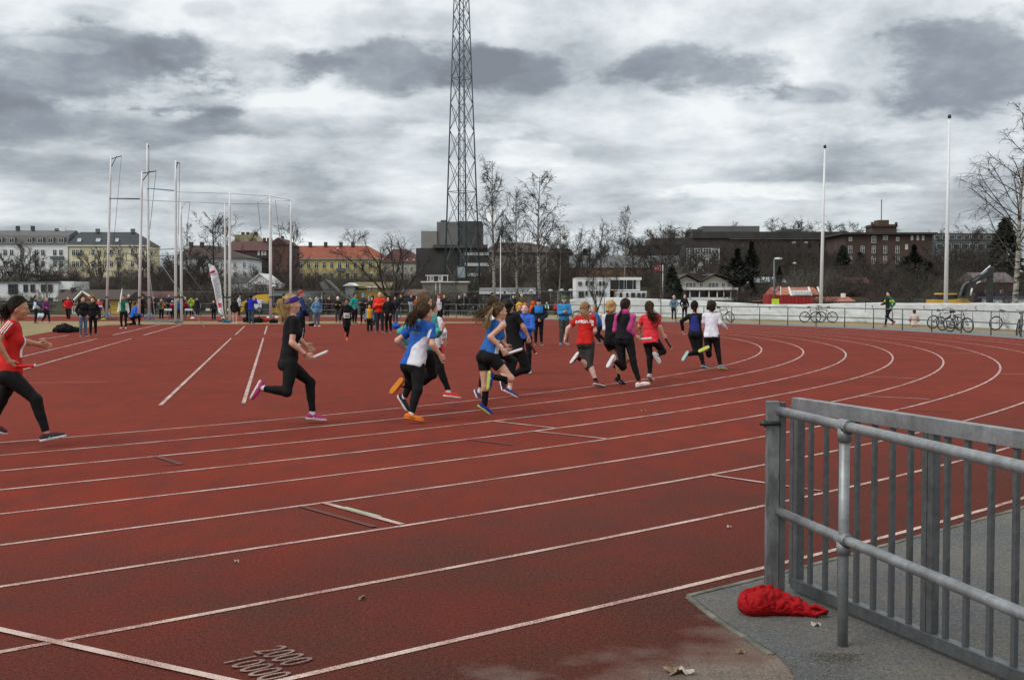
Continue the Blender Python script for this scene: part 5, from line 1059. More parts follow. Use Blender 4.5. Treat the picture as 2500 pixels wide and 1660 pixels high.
for i in range(12): x0, x1 = 1876+i*9.08, 1876+(i+1)*9.08; MB().bx(b.lx(x0)+.01, b.lx(x1)-.01, 0 if i % 2 else .05, 2.4, -.05, b.lz(719+i*.62)).build('wall_panel', M_CONT, b.o)
b = Bld('greenhouse', 'small shed with pale corrugated glass roof on the slope', 170, 1845, 1915, 712, 690, W_DARK, 5, cat='shed'); b.roof('gable', 676, mat('glass_roof', (.40, .44, .45), .4, .2, 2), .3)
b = Bld('red_house', 'dull red house behind the excavator boom at far right', 145, 2395, 2480, 745, 690, stucco('wall_dullred', (.14, .07, .065)), 8, base=.8, cat='house'); b.roof('gable', 664, roofm('roof_dusty', (.11, .085, .085)), .3); b.win((2408, 2445), 712, 8, 9, 'cross')
b = Bld('white_cabin', 'white cabin with blue trimmed roof at the right edge', 118, 2455, 2560, 748, 728, W_WHITE, 6, base=.3, cat='house'); b.roof('flat', 724.5, mat('blue_trim', (.05, .08, .16), .5, .1, 3), .3)
# flags
def flag(px, py, d, w, lab, tilt=0., pole_h=None):
    c = AT(px, py, d); t = empty('norwegian_flag', tuple(c), lab, 'flag', 'red flags with blue and white cross'); FR, FW, FB = cloth('b01828'), cloth('d8d8dc'), cloth('1c2440'); h = w*.73; u = w/22; n = 22; m = 16
    V = [((i-n/2)*u, .12*w*math.sin(i*.33)*i/n, (j-m/2)*u*h/w*22/16+tilt*(i-n/2)*u) for j in range(m+1) for i in range(n+1)]; Fc, mi = [], []
    for j in range(m):
        for i in range(n):
            Fc.append((j*(n+1)+i, j*(n+1)+i+1, (j+1)*(n+1)+i+1, (j+1)*(n+1)+i)); ii = n-1-i
            mi.append(2 if (ii in (7, 8) or j in (7, 8)) else 1 if (ii in (6, 9) or j in (6, 9)) else 0)
    o = link_mesh('cloth', mesh_np('cloth', V, Fc, True, mi), t, [FR, FW, FB]); s_ = o.modifiers.new('thickness', 'SOLIDIFY'); s_.thickness = .02
    MB().tube([(w/2+.03, 0, -(pole_h or 4)), (w/2+.03, 0, h*.6)], .035, 6).build('staff', M_ALU, t, True)
flag(1608, 655, 112, 19*112/F_PX, 'small red, white and blue cross flag in front of the dark spruce', .1, 3.2); flag(1896, 707, 110, 18*110/F_PX, 'drooping red, white and blue cross flag beside the lamp post', .55, 2)

def parked_car(px, py, d, color, label):
    c = AT(px, py, d); t = empty('parked_car', (c[0], d, terrain(c[0], d)+0*c[2]), label, 'car', 'cars parked on the street below the white apartment house'); t.location.z = c[2]-.0
    m = mat('carpaint_'+color, srgb(color), .3, .05, 2, spec=.6)
    MB().prism([(-2.1, .25), (2.1, .25), (2.1, .75), (1.3, .85), (-1.9, .9), (-2.1, .7)], 1, -.85, .85).build('body', m, t, bevel=.05); MB().prism([(-1.6, .88), (1.0, .84), (.4, 1.4), (-1.2, 1.42)], 1, -.75, .75).build('cabin', M_GLASS, t, bevel=.04); MB().prism([(-1.15, 1.40), (.38, 1.38), (.3, 1.47), (-1.05, 1.48)], 1, -.72, .72).build('roof', m, t)
    for x in (-1.3, 1.3):
        for y in (-.86, .86): MB().torus((x, y, .32), .22, .10, (1, 0, 0), (0, 0, 1), 16, 6).build('wheel', M_BLACK, t, True)
parked_car(100, 688, 250, 'c4c8cc', 'silver car on the street above the flat white roof'); parked_car(126, 688, 250, '202226', 'black car right of the silver one above the flat roof'); parked_car(146, 688, 250, 'a8404c', 'red car half hidden behind the flat white roof')
# ---------------------------------------------------------------- trees
M_BARK = mat('bark_grey', (.055, .046, .040), .9, .3, 8, .5, 20); M_TWIG = mat('twig_brown', (.050, .039, .033), .9, .3, 3); M_TWIG2 = mat('twig_purple', (.075, .055, .050), .9, .3, 3); M_TWIGL = mat('twig_light', (.13, .11, .09), .9, .2, 3)
q = NT('birch_bark'); g = q.noise(3.0, 5, .7, (.6, .6, 2.2)); M_BIRCH = q.out(q.ramp(g, [(.40, (.03, .028, .026)), (.50, (.30, .28, .24)), (.72, (.46, .44, .39))]), .8, .3)
M_NEEDLE = mat('needles', (.020, .030, .016), .9, .5, 2.0, var2=(.009, .014, .008)); M_YEW = mat('yew', (.012, .016, .010), .9, .5, 2.0)
class Tubes:
    def __init__(s): s.V = []; s.F = []; s.n = 0
    def add(s, pts, rad, k=3):
        pts = np.asarray(pts, float); rad = np.asarray(rad, float); t = np.gradient(pts, axis=0); t /= np.linalg.norm(t, axis=1)[:, None]+1e-9
        ref = np.where(np.abs(t[:, 2:3]) > .9, np.array([[1., 0, 0]]), np.array([[0, 0, 1.]])); a = np.cross(t, ref); a /= np.linalg.norm(a, axis=1)[:, None]+1e-9; b = np.cross(t, a)
        w = 2*np.pi*np.arange(k)/k; ring = pts[:, None]+rad[:, None, None]*(np.cos(w)[None, :, None]*a[:, None]+np.sin(w)[None, :, None]*b[:, None]); s.V.append(ring.reshape(-1, 3)); n = len(pts)
        i = np.arange(n-1)[:, None]*k; j = np.arange(k)[None]; j2 = (j+1) % k; f = np.stack([i+j, i+k+j, i+k+j2, i+j2], -1).reshape(-1, 4)+s.n; s.F.append(f); s.n += n*k
    def mesh(s, name): return mesh_np(name, np.concatenate(s.V), np.concatenate(s.F), True)
def rnd_dir(rs, base, spread): v = base+rs.normal(size=3)*spread; return v/np.linalg.norm(v)
def curve(rs, p, d, L, n, wob, grav): 
    pts = [p]; 
    for i in range(n): d = rnd_dir(rs, d+np.array([0, 0, grav]), wob); pts.append(pts[-1]+d*L/n)
    return np.array(pts), d
def make_tree(seed, H, style, tw=1.0):
    rs = np.random.RandomState(seed); T, C = Tubes(), Tubes(); up = np.array([0, 0, 1.])
    def twigs(pts, L, n, r, grav, lev=1, spread=.55):
        for _ in range(n):
            f = rs.uniform(.15, 1)*(len(pts)-1); i = min(int(f), len(pts)-2); p = lerp(pts[i], pts[i+1], f-i); d = nrm(pts[i+1]-pts[i]); q, dd = curve(rs, p, rnd_dir(rs, d, spread), L*rs.uniform(.5, 1.1), 3, .18, grav)
            C.add(q, np.linspace(r, r*.45, 4), 3)
            if lev > 0: twigs(q, L*.55, 3, r*.6, grav*1.3, lev-1, .6)
    if style == 'birch':
        tp, _ = curve(rs, np.zeros(3)-[0, 0, .4], up, H, 14, .025, .05); T.add(tp, np.linspace(H*.0135, H*.0015, 15)*(1+.25*(np.arange(15) == 0)), 7)
        for k in range(30):
            f = .24+.73*(k/29)**.85; i = min(int(f*14), 13); p = lerp(tp[i], tp[i+1], f*14-i); a = rs.uniform(0, 6.28); L = H*(.30*(1-f)**.6+.05)*rs.uniform(.7, 1.2); d = nrm([math.cos(a), math.sin(a), rs.uniform(.7, 1.5)])
            q, _ = curve(rs, p, d, L, 6, .10, .06); C.add(q, np.linspace(H*.0042*(1.2-f), H*.0011, 7), 4); twigs(q, L*.42, 9, H*.00125*tw, -.10, 2)
    elif style == 'broad':
        tp, _ = curve(rs, np.zeros(3)-[0, 0, .4], up, H*.22, 4, .05, 0); T.add(tp, np.linspace(H*.030, H*.022, 5), 7)
        for k in range(8):
            a = 6.28*k/8+rs.uniform(-.3, .3); d = nrm([math.cos(a)*rs.uniform(.35, .95), math.sin(a)*rs.uniform(.35, .95), 1.0]); q, _ = curve(rs, tp[rs.randint(2, 5)], d, H*rs.uniform(.6, .82), 9, .10, .05); T.add(q, np.linspace(H*.013, H*.002, 10), 5)
            for j in range(7):
                i = rs.randint(2, 9); d2 = rnd_dir(rs, nrm(q[i]-q[i-1]), .5); L = H*rs.uniform(.16, .30)*(1.1-i/14); z, _ = curve(rs, q[i], d2, L, 5, .13, .05); T.add(z, np.linspace(H*.0042, H*.0013, 6), 4); twigs(z, L*.5, 7, H*.0014*tw, .05, 2)
            twigs(q[6:], H*.14, 8, H*.0014*tw, .05, 2)
    elif style == 'tall':
        tp, _ = curve(rs, np.zeros(3)-[0, 0, .4], up, H*.95, 12, .04, .05); T.add(tp, np.linspace(H*.018, H*.003, 13), 7)
        for k in range(22):
            f = .22+.72*k/21; i = min(int(f*12), 11); p = lerp(tp[i], tp[i+1], f*12-i); a = rs.uniform(0, 6.28); L = H*(.34*math.sin(math.pi*min(1, (1.05-f)*1.25)))*rs.uniform(.7, 1.1)+H*.05; d = nrm([math.cos(a), math.sin(a), rs.uniform(.5, 1.1)])
            q, _ = curve(rs, p, d, L, 6, .13, .06); T.add(q, np.linspace(H*.006*(1.2-f), H*.0014, 7), 4); twigs(q, L*.38, 9, H*.0014*tw, .02, 2)
    elif style == 'bush':
        for k in range(26):
            a = rs.uniform(0, 6.28); d = nrm([math.cos(a)*rs.uniform(.1, .9), math.sin(a)*rs.uniform(.1, .9), 1.0]); q, _ = curve(rs, np.array([rs.normal()*.1*H, rs.normal()*.1*H, -.2]), d, H*rs.uniform(.5, 1.0), 5, .14, .0); T.add(q, np.linspace(H*.010, H*.003, 6), 3); twigs(q, H*.30, 9, H*.0035*tw, .0, 2, .7)
    return T.mesh('trunk'), C.mesh('crown')
def make_conifer(seed, H, wid, kind='spruce'):
    rs = np.random.RandomState(seed); T = Tubes(); T.add([(0, 0, -.4), (0, 0, H*.5), (0, 0, H)], [H*.018, H*.010, H*.002], 6); V, Fc = [], []
    n = 1500
    for i in range(n):
        f = rs.uniform(0, 1)**.85; z = H*(.03+.96*f); R = wid*((1-f)**.85 if kind == 'spruce' else (1-f**3)*(.55+.45*math.sin(f*9+seed)))*rs.uniform(.35, 1.05); a = rs.uniform(0, 6.28); c = np.array([R*math.cos(a), R*math.sin(a), z-(.25*R if kind == 'spruce' else 0)]); s = H*.035*rs.uniform(.6, 1.3)
        o = nrm([math.cos(a), math.sin(a), -.35 if kind == 'spruce' else .9]); t = nrm(np.cross(o, rs.normal(size=3))); b = len(V); V += [c-t*s*.45, c+o*s*1.2, c+t*s*.45, c-o*s*.6]; Fc.append((b, b+1, b+2, b+3))
    return T.mesh('trunk'), mesh_np('crown', V, np.array(Fc))
PROTO = {}
for k, a in dict(b1=(1, 16, 'birch', 1.3), b2=(2, 16, 'birch', 1.3), b3=(3, 16, 'birch', 1.3), w1=(4, 12, 'broad', 1.7), w2=(5, 12, 'broad', 1.7), w3=(6, 12, 'broad', 1.7), t1=(7, 14, 'tall', 1.8), t2=(8, 14, 'tall', 1.8), t3=(9, 14, 'tall', 1.8), s1=(10, 3, 'bush'), s2=(11, 3, 'bush'), s3=(12, 3, 'bush'), fb=(13, 16, 'birch', .9), fw=(14, 12, 'broad', .95)).items(): PROTO[k] = (*make_tree(*a), a[1])
PROTO['c1'] = (*make_conifer(1, 12, 2.6), 12); PROTO['c2'] = (*make_conifer(2, 12, 1.5, 'yew'), 12); PROTO['c3'] = (*make_conifer(3, 12, 3.2, 'yew'), 12)
NT_ = 0
def tree(k, px, yt, d, label, yb=None, group=None, cat='tree', tm=None, cm=None, sx=1.0, name=None):
    global NT_
    NT_ += 1; tr, cr, H = PROTO[k]; c = AT(px, yt, d); zb = terrain(c[0], d) if yb is None else AT(px, yb, d)[2]; s = (c[2]-zb)/H
    nm = name or {'b': 'birch_tree', 'w': 'bare_tree', 't': 'bare_tree', 's': 'bush', 'c': 'conifer', 'f': 'birch_tree'}[k[0]]
    o = empty(nm, (c[0], d, zb), label, cat, group, rz=NT_*1.7)
    o.scale = (s*sx, s*sx, s)
    dm = {'b': (M_BIRCH, M_TWIG), 'w': (M_BARK, M_TWIG), 't': (M_BARK, M_TWIG), 's': (M_TWIG2, M_TWIG2), 'c': (M_BARK, M_NEEDLE), 'f': (M_BIRCH, M_TWIG)}[k[0]]
    for me, m, n in ((tr, tm or dm[0], 'trunk' if k[0] != 's' else 'stems'), (cr, cm or dm[1], 'crown')):
        if not me.materials: me.materials.append(m)
        q = link_mesh(n, me, o)
        if me.materials[0] != m: q.material_slots[0].link = 'OBJECT'; q.material_slots[0].material = m
    return o
BG = 'white-trunked birches behind the runners'
tree('b1', 1206, 398, 122, 'tall white-trunked birch left of the thin flagpole', group=BG); tree('b2', 1318, 418, 124, 'tall birch with low side branches behind the blue-jacketed man', group=BG); tree('b3', 1262, 470, 128, 'birch between the two tallest birches', group=BG)
tree('b2', 1365, 548, 150, 'small thin birch right of the tallest birches', group=BG, sx=.9); tree('b1', 1110, 620, 128, 'slender pale sapling at the foot of the mast', group=BG, sx=.5)
tree('fb', 2482, 268, 60, 'big birch leaning over the bicycles at the right edge', yb=800, group='birches at the right', sx=1.15)
tree('fw', 958, 545, 112, 'wide spreading bare tree with many stems beside the yellow cottage', sx=1.25, tm=M_BARK, name='bare_tree')
tree('b3', 1525, 508, 190, 'slim tall birch above the white modern house', sx=.8); tree('t1', 1470, 545, 200, 'bare tree rising behind the cubic white house'); tree('w2', 1430, 552, 215, 'bare tree left of the slim birch')
tree('fw', 1457, 640, 92, 'sapling with level branches in front of the cubic white house', sx=.7, tm=M_BARK, name='bare_tree'); tree('b2', 1502, 640, 98, 'thin sapling behind the tarpaulin near the glazed house', tm=M_BARK, sx=.6)
tree('fb', 1614, 600, 77, 'slim bare tree standing in front of the tarpaulin by the two girls', yb=782, tm=M_TWIGL, sx=.55, name='bare_tree'); tree('fw', 1790, 690, 118, 'small bare tree in front of the chalet', tm=M_BARK, name='bare_tree')
LT = 'bare trees in front of the left houses'
for i, (k, px, yt, d, lb, sx) in enumerate([('w1', 52, 580, 190, 'dark bare tree in front of the white apartment house', 1.1), ('w3', 8, 600, 200, 'bare tree at the left edge before the white apartment house', 1.0), ('w2', 100, 618, 170, 'low bare tree left of the archway', 1.), ('t1', 222, 612, 200, 'bare tree before the left half of the cream house', 1.1), ('w2', 240, 600, 205, 'twiggy tree in front of the cream house windows', 1.0), ('t3', 286, 600, 195, 'thin bare tree before the cream house balcony', .8),
     ('w3', 408, 600, 160, 'large dark bare tree behind the taller cage poles', 1.3), ('w1', 470, 590, 165, 'dense bare tree in front of the white villa', 1.2), ('t2', 520, 518, 210, 'tall forked bare tree rising above the villa roof', 1.05), ('b2', 455, 545, 300, 'slim pointed tree above the villa ridge', .8), ('w2', 566, 538, 330, 'round bare tree above the roofs', 1.), ('t1', 708, 545, 260, 'rounded bare tree right of the brick gable', 1.1), ('w1', 700, 600, 180, 'spreading bare tree in front of the yellow long house left end', 1.15), ('w3', 745, 640, 150, 'low twiggy tree before the yellow long house', 1.2), ('t3', 680, 590, 240, 'bare tree beside the brick gable wall', .9), ('b1', 592, 600, 230, 'pale thin birch before the brown block', .5), ('t2', 862, 560, 380, 'bare tree behind the yellow long house roof', 1.1), ('w2', 345, 590, 300, 'bare tree right of the cream house', 1.), ('w1', 620, 640, 200, 'low bare tree before the brick block', .8), ('w2', 430, 640, 150, 'low dense tree between the cage poles', 1.2), ('w3', 390, 620, 155, 'dense dark tree right of the tallest cage pole', 1.3), ('w1', 440, 610, 175, 'broad dark tree before the villa left end', 1.3), ('w2', 500, 620, 170, 'dark twiggy tree before the villa middle', 1.2), ('w3', 540, 650, 165, 'low dark tree above the little white villa', 1.)]): tree(k, px, yt, d, lb, group=LT, sx=sx)
RT = 'bare trees on the right hillside'
rs = np.random.RandomState(8); nm = ['crooked', 'slender', 'broad', 'dense', 'thin', 'rounded', 'forked', 'tangled']
RL = [('w1', 1385, 590, 215), ('t2', 1545, 575, 225), ('w3', 1575, 555, 260), ('t1', 1610, 550, 300), ('w2', 1640, 545, 345), ('w1', 1680, 548, 350), ('t3', 1700, 600, 240), ('w3', 1560, 610, 200), ('w2', 1750, 620, 220), ('b1', 1790, 545, 420), ('b3', 1885, 535, 430), ('w1', 1925, 548, 420), ('w3', 1975, 535, 410), ('t2', 2030, 540, 400), ('b2', 1940, 540, 430), ('w1', 1860, 600, 240), ('t1', 1900, 610, 230), ('w2', 1945, 615, 235), ('w3', 1990, 610, 225), ('t3', 2035, 620, 240), ('b2', 2090, 545, 420), ('w2', 2110, 548, 410), ('w1', 2085, 640, 190), ('w3', 2175, 640, 150), ('t1', 2230, 610, 220), ('w2', 2280, 555, 360), ('w1', 2300, 620, 200), ('w3', 2340, 560, 330), ('t2', 2375, 550, 300), ('w2', 2410, 580, 240), ('w1', 2360, 640, 170), ('w3', 2440, 600, 200), ('t3', 2470, 570, 260), ('w2', 1420, 640, 180), ('w1', 1360, 640, 190), ('w3', 1190, 640, 200), ('t1', 1240, 600, 240), ('w2', 1300, 620, 210), ('w1', 1345, 560, 280), ('w3', 1820, 640, 180), ('w2', 1880, 650, 170), ('t2', 2000, 650, 165), ('w1', 2140, 660, 140), ('w3', 2240, 660, 145), ('w2', 1730, 650, 200), ('w1', 1595, 580, 230), ('t2', 1625, 590, 225), ('w3', 1665, 590, 228), ('w1', 1770, 590, 260), ('w3', 1795, 575, 285), ('t1', 1845, 580, 270), ('w2', 1875, 585, 280), ('w1', 1915, 580, 275), ('t3', 1960, 585, 270), ('w3', 2010, 590, 260), ('w2', 2050, 600, 250), ('w1', 2120, 610, 210), ('t2', 2200, 620, 205), ('w3', 2320, 600, 220), ('w2', 2385, 605, 190), ('w3', 1690, 610, 215), ('w1', 1740, 600, 230), ('t1', 1785, 610, 225), ('w2', 1830, 615, 215), ('w3', 1868, 605, 225), ('w1', 1905, 600, 235), ('w2', 1935, 595, 245), ('t2', 1975, 605, 235), ('w1', 2020, 605, 230), ('w3', 2065, 625, 205), ('t1', 2110, 630, 195), ('w2', 2155, 635, 185), ('w1', 2205, 640, 180), ('w3', 2255, 630, 185), ('w2', 2305, 590, 240), ('w1', 2350, 600, 210), ('t3', 2420, 610, 180), ('w2', 1660, 552, 400), ('w3', 1590, 556, 390), ('w1', 1815, 546, 440), ('w2', 1898, 542, 440), ('t1', 1955, 538, 430), ('w3', 2001, 544, 430), ('w2', 2073, 552, 430), ('w1', 2125, 556, 430), ('w3', 2310, 556, 400), ('w2', 2365, 560, 390), ('t2', 2432, 556, 380), ('w1', 1480, 590, 330), ('w3', 1410, 585, 330)]
WH = lambda x: ('above the barn' if x < 1480 else 'above the modern house' if x < 1590 else 'near the glazed wing' if x < 1770 else 'before the long institution' if x < 2060 else 'before the brick hall' if x < 2280 else 'near the terraced block')
seen = {}
for i, (k, px, yt, d) in enumerate(RL):
    w = WH(px); j = seen.get(w, 0); seen[w] = j+1
    od = ['leftmost', 'second', 'third', 'fourth', 'fifth', 'sixth', 'seventh', 'eighth', 'ninth', 'tenth', 'eleventh', 'twelfth', 'thirteenth', 'fourteenth', 'fifteenth', 'sixteenth', 'seventeenth', 'eighteenth', 'nineteenth', 'twentieth', 'twenty-first', 'twenty-second', 'twenty-third', 'twenty-fourth', 'twenty-fifth', 'twenty-sixth', 'twenty-seventh', 'twenty-eighth', 'twenty-ninth', 'thirtieth', 'thirty-first', 'thirty-second', 'thirty-third', 'thirty-fourth']
    same = sorted([q[1] for q in RL if WH(q[1]) == w]); lb = '%s bare tree from the left %s' % (od[min(same.index(px), 33)], w); tree(k, px, yt, d, lb, group=RT, sx=rs.uniform(1.1, 1.5))
CG = 'dark evergreens on the right hillside'
for k, px, yt, d, lb, m in [('c1', 1640, 648, 138, 'broad dark spruce behind the flag', None), ('c1', 1655, 680, 136, 'smaller spruce touching the chalet', None), ('c3', 1800, 608, 150, 'dense dark evergreen right of the chalet', M_YEW), ('c2', 1835, 590, 155, 'narrow dark evergreen spire beside the chalet', M_YEW), ('c2', 1903, 650, 165, 'small dark column behind the lamp post', M_YEW), ('c1', 2058, 598, 220, 'dark spruce before the brick hall wall', None), ('c1', 2100, 615, 215, 'second dark spruce before the brick hall', None), ('c3', 2232, 598, 200, 'large rounded dark evergreen at the corner of the brick hall', M_YEW), ('c3', 2270, 640, 190, 'lower dark evergreen right of the rounded one', M_YEW), ('c1', 2455, 530, 200, 'tall dark fir at the right edge behind the birch', None), ('c1', 1428, 606, 330, 'little fir tip above the barn roof', None)]: tree(k, px, yt, d, lb, group=CG, cm=m, sx=1.75 if k != 'c2' else 1.3)
BGp = 'bare bushes along the foot of the slope'
LMK = [(60, 'the left edge'), (180, 'the white apartment house'), (330, 'the cream apartment house'), (430, 'the tallest cage pole'), (540, 'the feather flag'), (670, 'the little white villa'), (800, 'the concrete stair'), (950, 'the yellow cottage'), (1050, 'the spreading tree'), (1180, 'the lattice mast'), (1340, 'the birches'), (1500, 'the cubic white house'), (1660, 'the dark spruce'), (1810, 'the chalet'), (1930, 'the lamp post'), (2020, 'the left flagpole'), (2150, 'the orange hut'), (2300, 'the tallest flagpole'), (2430, 'the excavator boom'), (9999, 'the right edge birch')]
USED = {}
rs = np.random.RandomState(21); i = 0
for lane, (d0, d1, step, h0, h1) in enumerate(((112, 122, 30, 1.3, 2.8), (140, 165, 36, 2.4, 4.2), (185, 225, 40, 3, 5.5), (245, 285, 46, 3, 6))):
    for px in np.arange(-30+lane*9, 2560, step):
        x = px+rs.uniform(-10, 10); d = rs.uniform(d0, d1)
        if lane == 0 and (150 < x < 310 or 545 < x < 670 or 1400 < x < 1590 or 1640 < x < 1800 or 850 < x < 950 or 1870 < x < 2000 or 2010 < x < 2080): continue
        if lane == 1 and (0 < x < 180 or 640 < x < 670 or 1400 < x < 1580 or 1655 < x < 1800): continue
        if lane == 3 and (x < 380 or 680 < x < 950): h = rs.uniform(1, 2.2)
        else: h = rs.uniform(h0, h1)
        c = AT(x, 730, d); zb = terrain(c[0], d); s = h/3; k = ('s1', 's2', 's3')[rs.randint(3)]; tr, cr, _ = PROTO[k]; mi_ = rs.randint(5); lm_ = next(n_ for a_, n_ in LMK if x < a_); lb_ = '%s %s bush in the %s row near %s' % ('tall' if h > (h0+h1)/2 else 'low', ('dark brown', 'purplish', 'wine-brown', 'pale straw', 'olive')[mi_], ('front', 'second', 'third', 'rear')[lane], lm_); o = empty('bush', (c[0], d, zb), lb_, 'bush', BGp, rz=rs.uniform(0, 6)); o.scale = (s*rs.uniform(1, 1.6), s*1.3, s)
        m = (M_TWIG, M_TWIG2, M_TWIG2, M_TWIGL, mat('twig_olive', (.05, .05, .028), .9, .3, 3))[mi_]
        for me, n in ((tr, 'stems'), (cr, 'crown')):
            if not me.materials: me.materials.append(M_TWIG2)
            q_ = link_mesh(n, me, o); q_.material_slots[0].link = 'OBJECT'; q_.material_slots[0].material = m
# ---------------------------------------------------------------- the relay runners (poses read off the photograph)
def Zm(ox, oy, sc): return lambda x, y: (ox+x/sc, oy+y/sc)
def pose(Z, **k): return {a: (Z(*v) if isinstance(v, tuple) and len(v) == 2 else v) for a, v in k.items()}
RG = 'relay runners on the bend'
def px3(px, py, d): return AT(px, py, d)
Z1, Z2, Z3, Z4, Z5 = Zm(0, 700, 3.733), Zm(580, 700, 4.357), Zm(920, 700, 4.4805), Zm(1240, 700, 6.03), Zm(1520, 700, 6.032)
def tailpts(Z, d, pts): return [AT(*Z(x, y), d+dz) for x, y, dz in pts]
def hold(p, sd, Za, a, b, color, label, L=.29):
    c, pn, d, ac = p.palm[sd]; w = p.J['wr'+sd]; A = AT(*Za(*a), c[1]); B = AT(*Za(*b), c[1]); ax = nrm(B-A)
    return baton(c-pn*.004+ax*.09, ax, color, label, L)
def gdir(Za, a, b, d): return nrm(AT(*Za(*b), d)-AT(*Za(*a), d))
BLK = '131315'
# 1 runner in red at the left edge
p = Person('runner in red three-striped T-shirt and black tights with red baton at left edge', group=RG, S=1.72, vox=.010, seed=11)
p.from_px(13.15, pose(Z1, head=(172, 195), neck=(105, 318), pel=(95, 790), elR=(-30, 500), wrR=(78, 668), elL=(205, 500), wrL=(345, 522), knR=(330, 1030), anR=(425, 1340), toR=(612, 1362), knL=(10, 1040), anL=(-75, 1240), toL=(45, 1330)),
           dict(elR=-.3, wrR=.4, elL=.4, wrL=.3, knR=-.3, anR=.1, toR=.1, knL=.3, anL=.3, toL=0), 72, 78, lean=.05, hd=80, base=None)
p.make(SKIN2, curl=(30, 62), grips=(None, gdir(Z1, (0, 725), (235, 715), 13)))
def red3(X):
    l = p.local(X); return np.zeros(len(X), np.int32)
g = p.top('c02420', .62, .016, hem=-.06, low=True, wr=.006)
V2, F2 = grid2(.15, .24, 5, 7); on_cloth(p, g, V2, lerp(p.J['pel'], p.J['neck'], .52)+p.fc*.05, p.rc*1.0, p.uc, p.fc, cloth('e0dedc'), 'race_bib', .006, F2)
for k in range(3):
    A, B = p.J['shR'], p.J['elR']; ax = nrm(B-A); side = nrm(np.cross(ax, np.array([0, -1., .3]))); V2, F2 = grid2(.19, .012, 8, 1)
    on_cloth(p, g, V2, lerp(A, B, .22), ax, nrm(np.cross(ax, np.array([0, -1., 0.]))), np.array([0, -1., .15]), cloth('e4e0de'), 'stripe', .004, F2) if k == 1 else on_cloth(p, g, [(u, v+(k-1)*.024) for u, v in V2], lerp(A, B, .22), ax, nrm(np.cross(ax, np.array([0, -1., 0.]))), np.array([0, -1., .15]), cloth('e4e0de'), 'stripe', .004, F2)
p.bottom(BLK, 1.92, .007); p.shoes('4a2a30', 'd0d4d4', None, accent='60d0c0')
p.hair('261c15', 'pony', tailpts(Z1, 13.2, [(92, 185, 0), (62, 200, -.02), (40, 245, -.03), (48, 310, -.03)]), 130, .030); hold(p, 'R', Z1, (0, 725), (235, 715), 'c8281c', 'red relay baton held by the runner at the left edge')
MB().torus(AT(*Z1(82, 190), 13.2)-p.base, .030, .012, p.hr, p.hu, 20, 6).build('scrunchie', cloth('d84818'), p.root, True)
# 2 runner all in black with a purple headband
p = Person('runner all in black with purple headband and blonde ponytail', group=RG, S=1.71, vox=.010, seed=12)
p.from_px(15.45, pose(Z2, head=(578, 182), neck=(578, 318), pel=(545, 800), elR=(578, 598), wrR=(722, 718), elL=(655, 560), wrL=(715, 612), knL=(775, 1015), anL=(796, 1355), toL=(950, 1425), knR=(525, 1120), anR=(258, 1078), toR=(128, 1195)),
           dict(elR=-.5, wrR=.3, elL=.6, wrL=.2, knL=.3, anL=.3, toL=.2, knR=-.2, anR=.2, toR=.1), 66, 66, lean=.02, hd=78)
p.make(SKIN, curl=(28, 70), grips=(None, gdir(Z2, (800, 735), (912, 688), 15.4)))
p.top(BLK, .62, .008, hem=.06, wr=.003); p.bottom(BLK, 1.93, .006)
p.shoes('b03a74', 'd8d0cc', 'dcdcdc', .10, accent='e8e0e0')
p.hair('b89a68', 'pony', tailpts(Z2, 15.4, [(487, 140, .0), (455, 150, -.02), (450, 200, -.03), (500, 300, -.04), (470, 375, -.06)]), 70, .018)
hb = p.hat('46287e', 'headband')
hold(p, 'R', Z2, (800, 735), (912, 688), 'd8d8d8', 'white relay baton held by the runner with the purple headband')
MB().torus(p.J['wrR']-p.base, .030, .005, nrm(np.cross(p.J['wrR']-p.J['elR'], [0, 0, 1.])), nrm(np.cross(p.J['wrR']-p.J['elR'], np.cross(p.J['wrR']-p.J['elR'], [0, 0, 1.]))), 18, 5).build('wristband', cloth('502028'), p.root, True)
# 3 white top beyond, mostly hidden (built before its neighbours only in the list)
p = Person('runner in white T-shirt half hidden beyond the teal jacket', group=RG, S=1.66, vox=.012, seed=13)
p.from_px(17.9, pose(Z3, head=(600, 240), neck=(612, 345), pel=(625, 690), elR=(730, 500), wrR=(738, 590), elL=(560, 520), wrL=(600, 600), knR=(690, 885), anR=(790, 1155), toR=(890, 1205), knL=(600, 930), anL=(470, 960), toL=(420, 1010)),
           dict(elR=-.3, wrR=.2, elL=.4, wrL=.2, knR=-.1, anR=.1, toR=.1, knL=.2, anL=.4, toL=.2), 50, 50, lean=.03)
p.make(SKIN, curl=(40, 60)); p.top('d8d6da', 1.7, .014, hem=-.02, low=True); p.bottom(BLK, 1.93, .006); p.shoes('e03028', 'e8dcd8', 'dcd8d4', .10, accent='f0e0e0'); p.hair('5a4632', 'short')
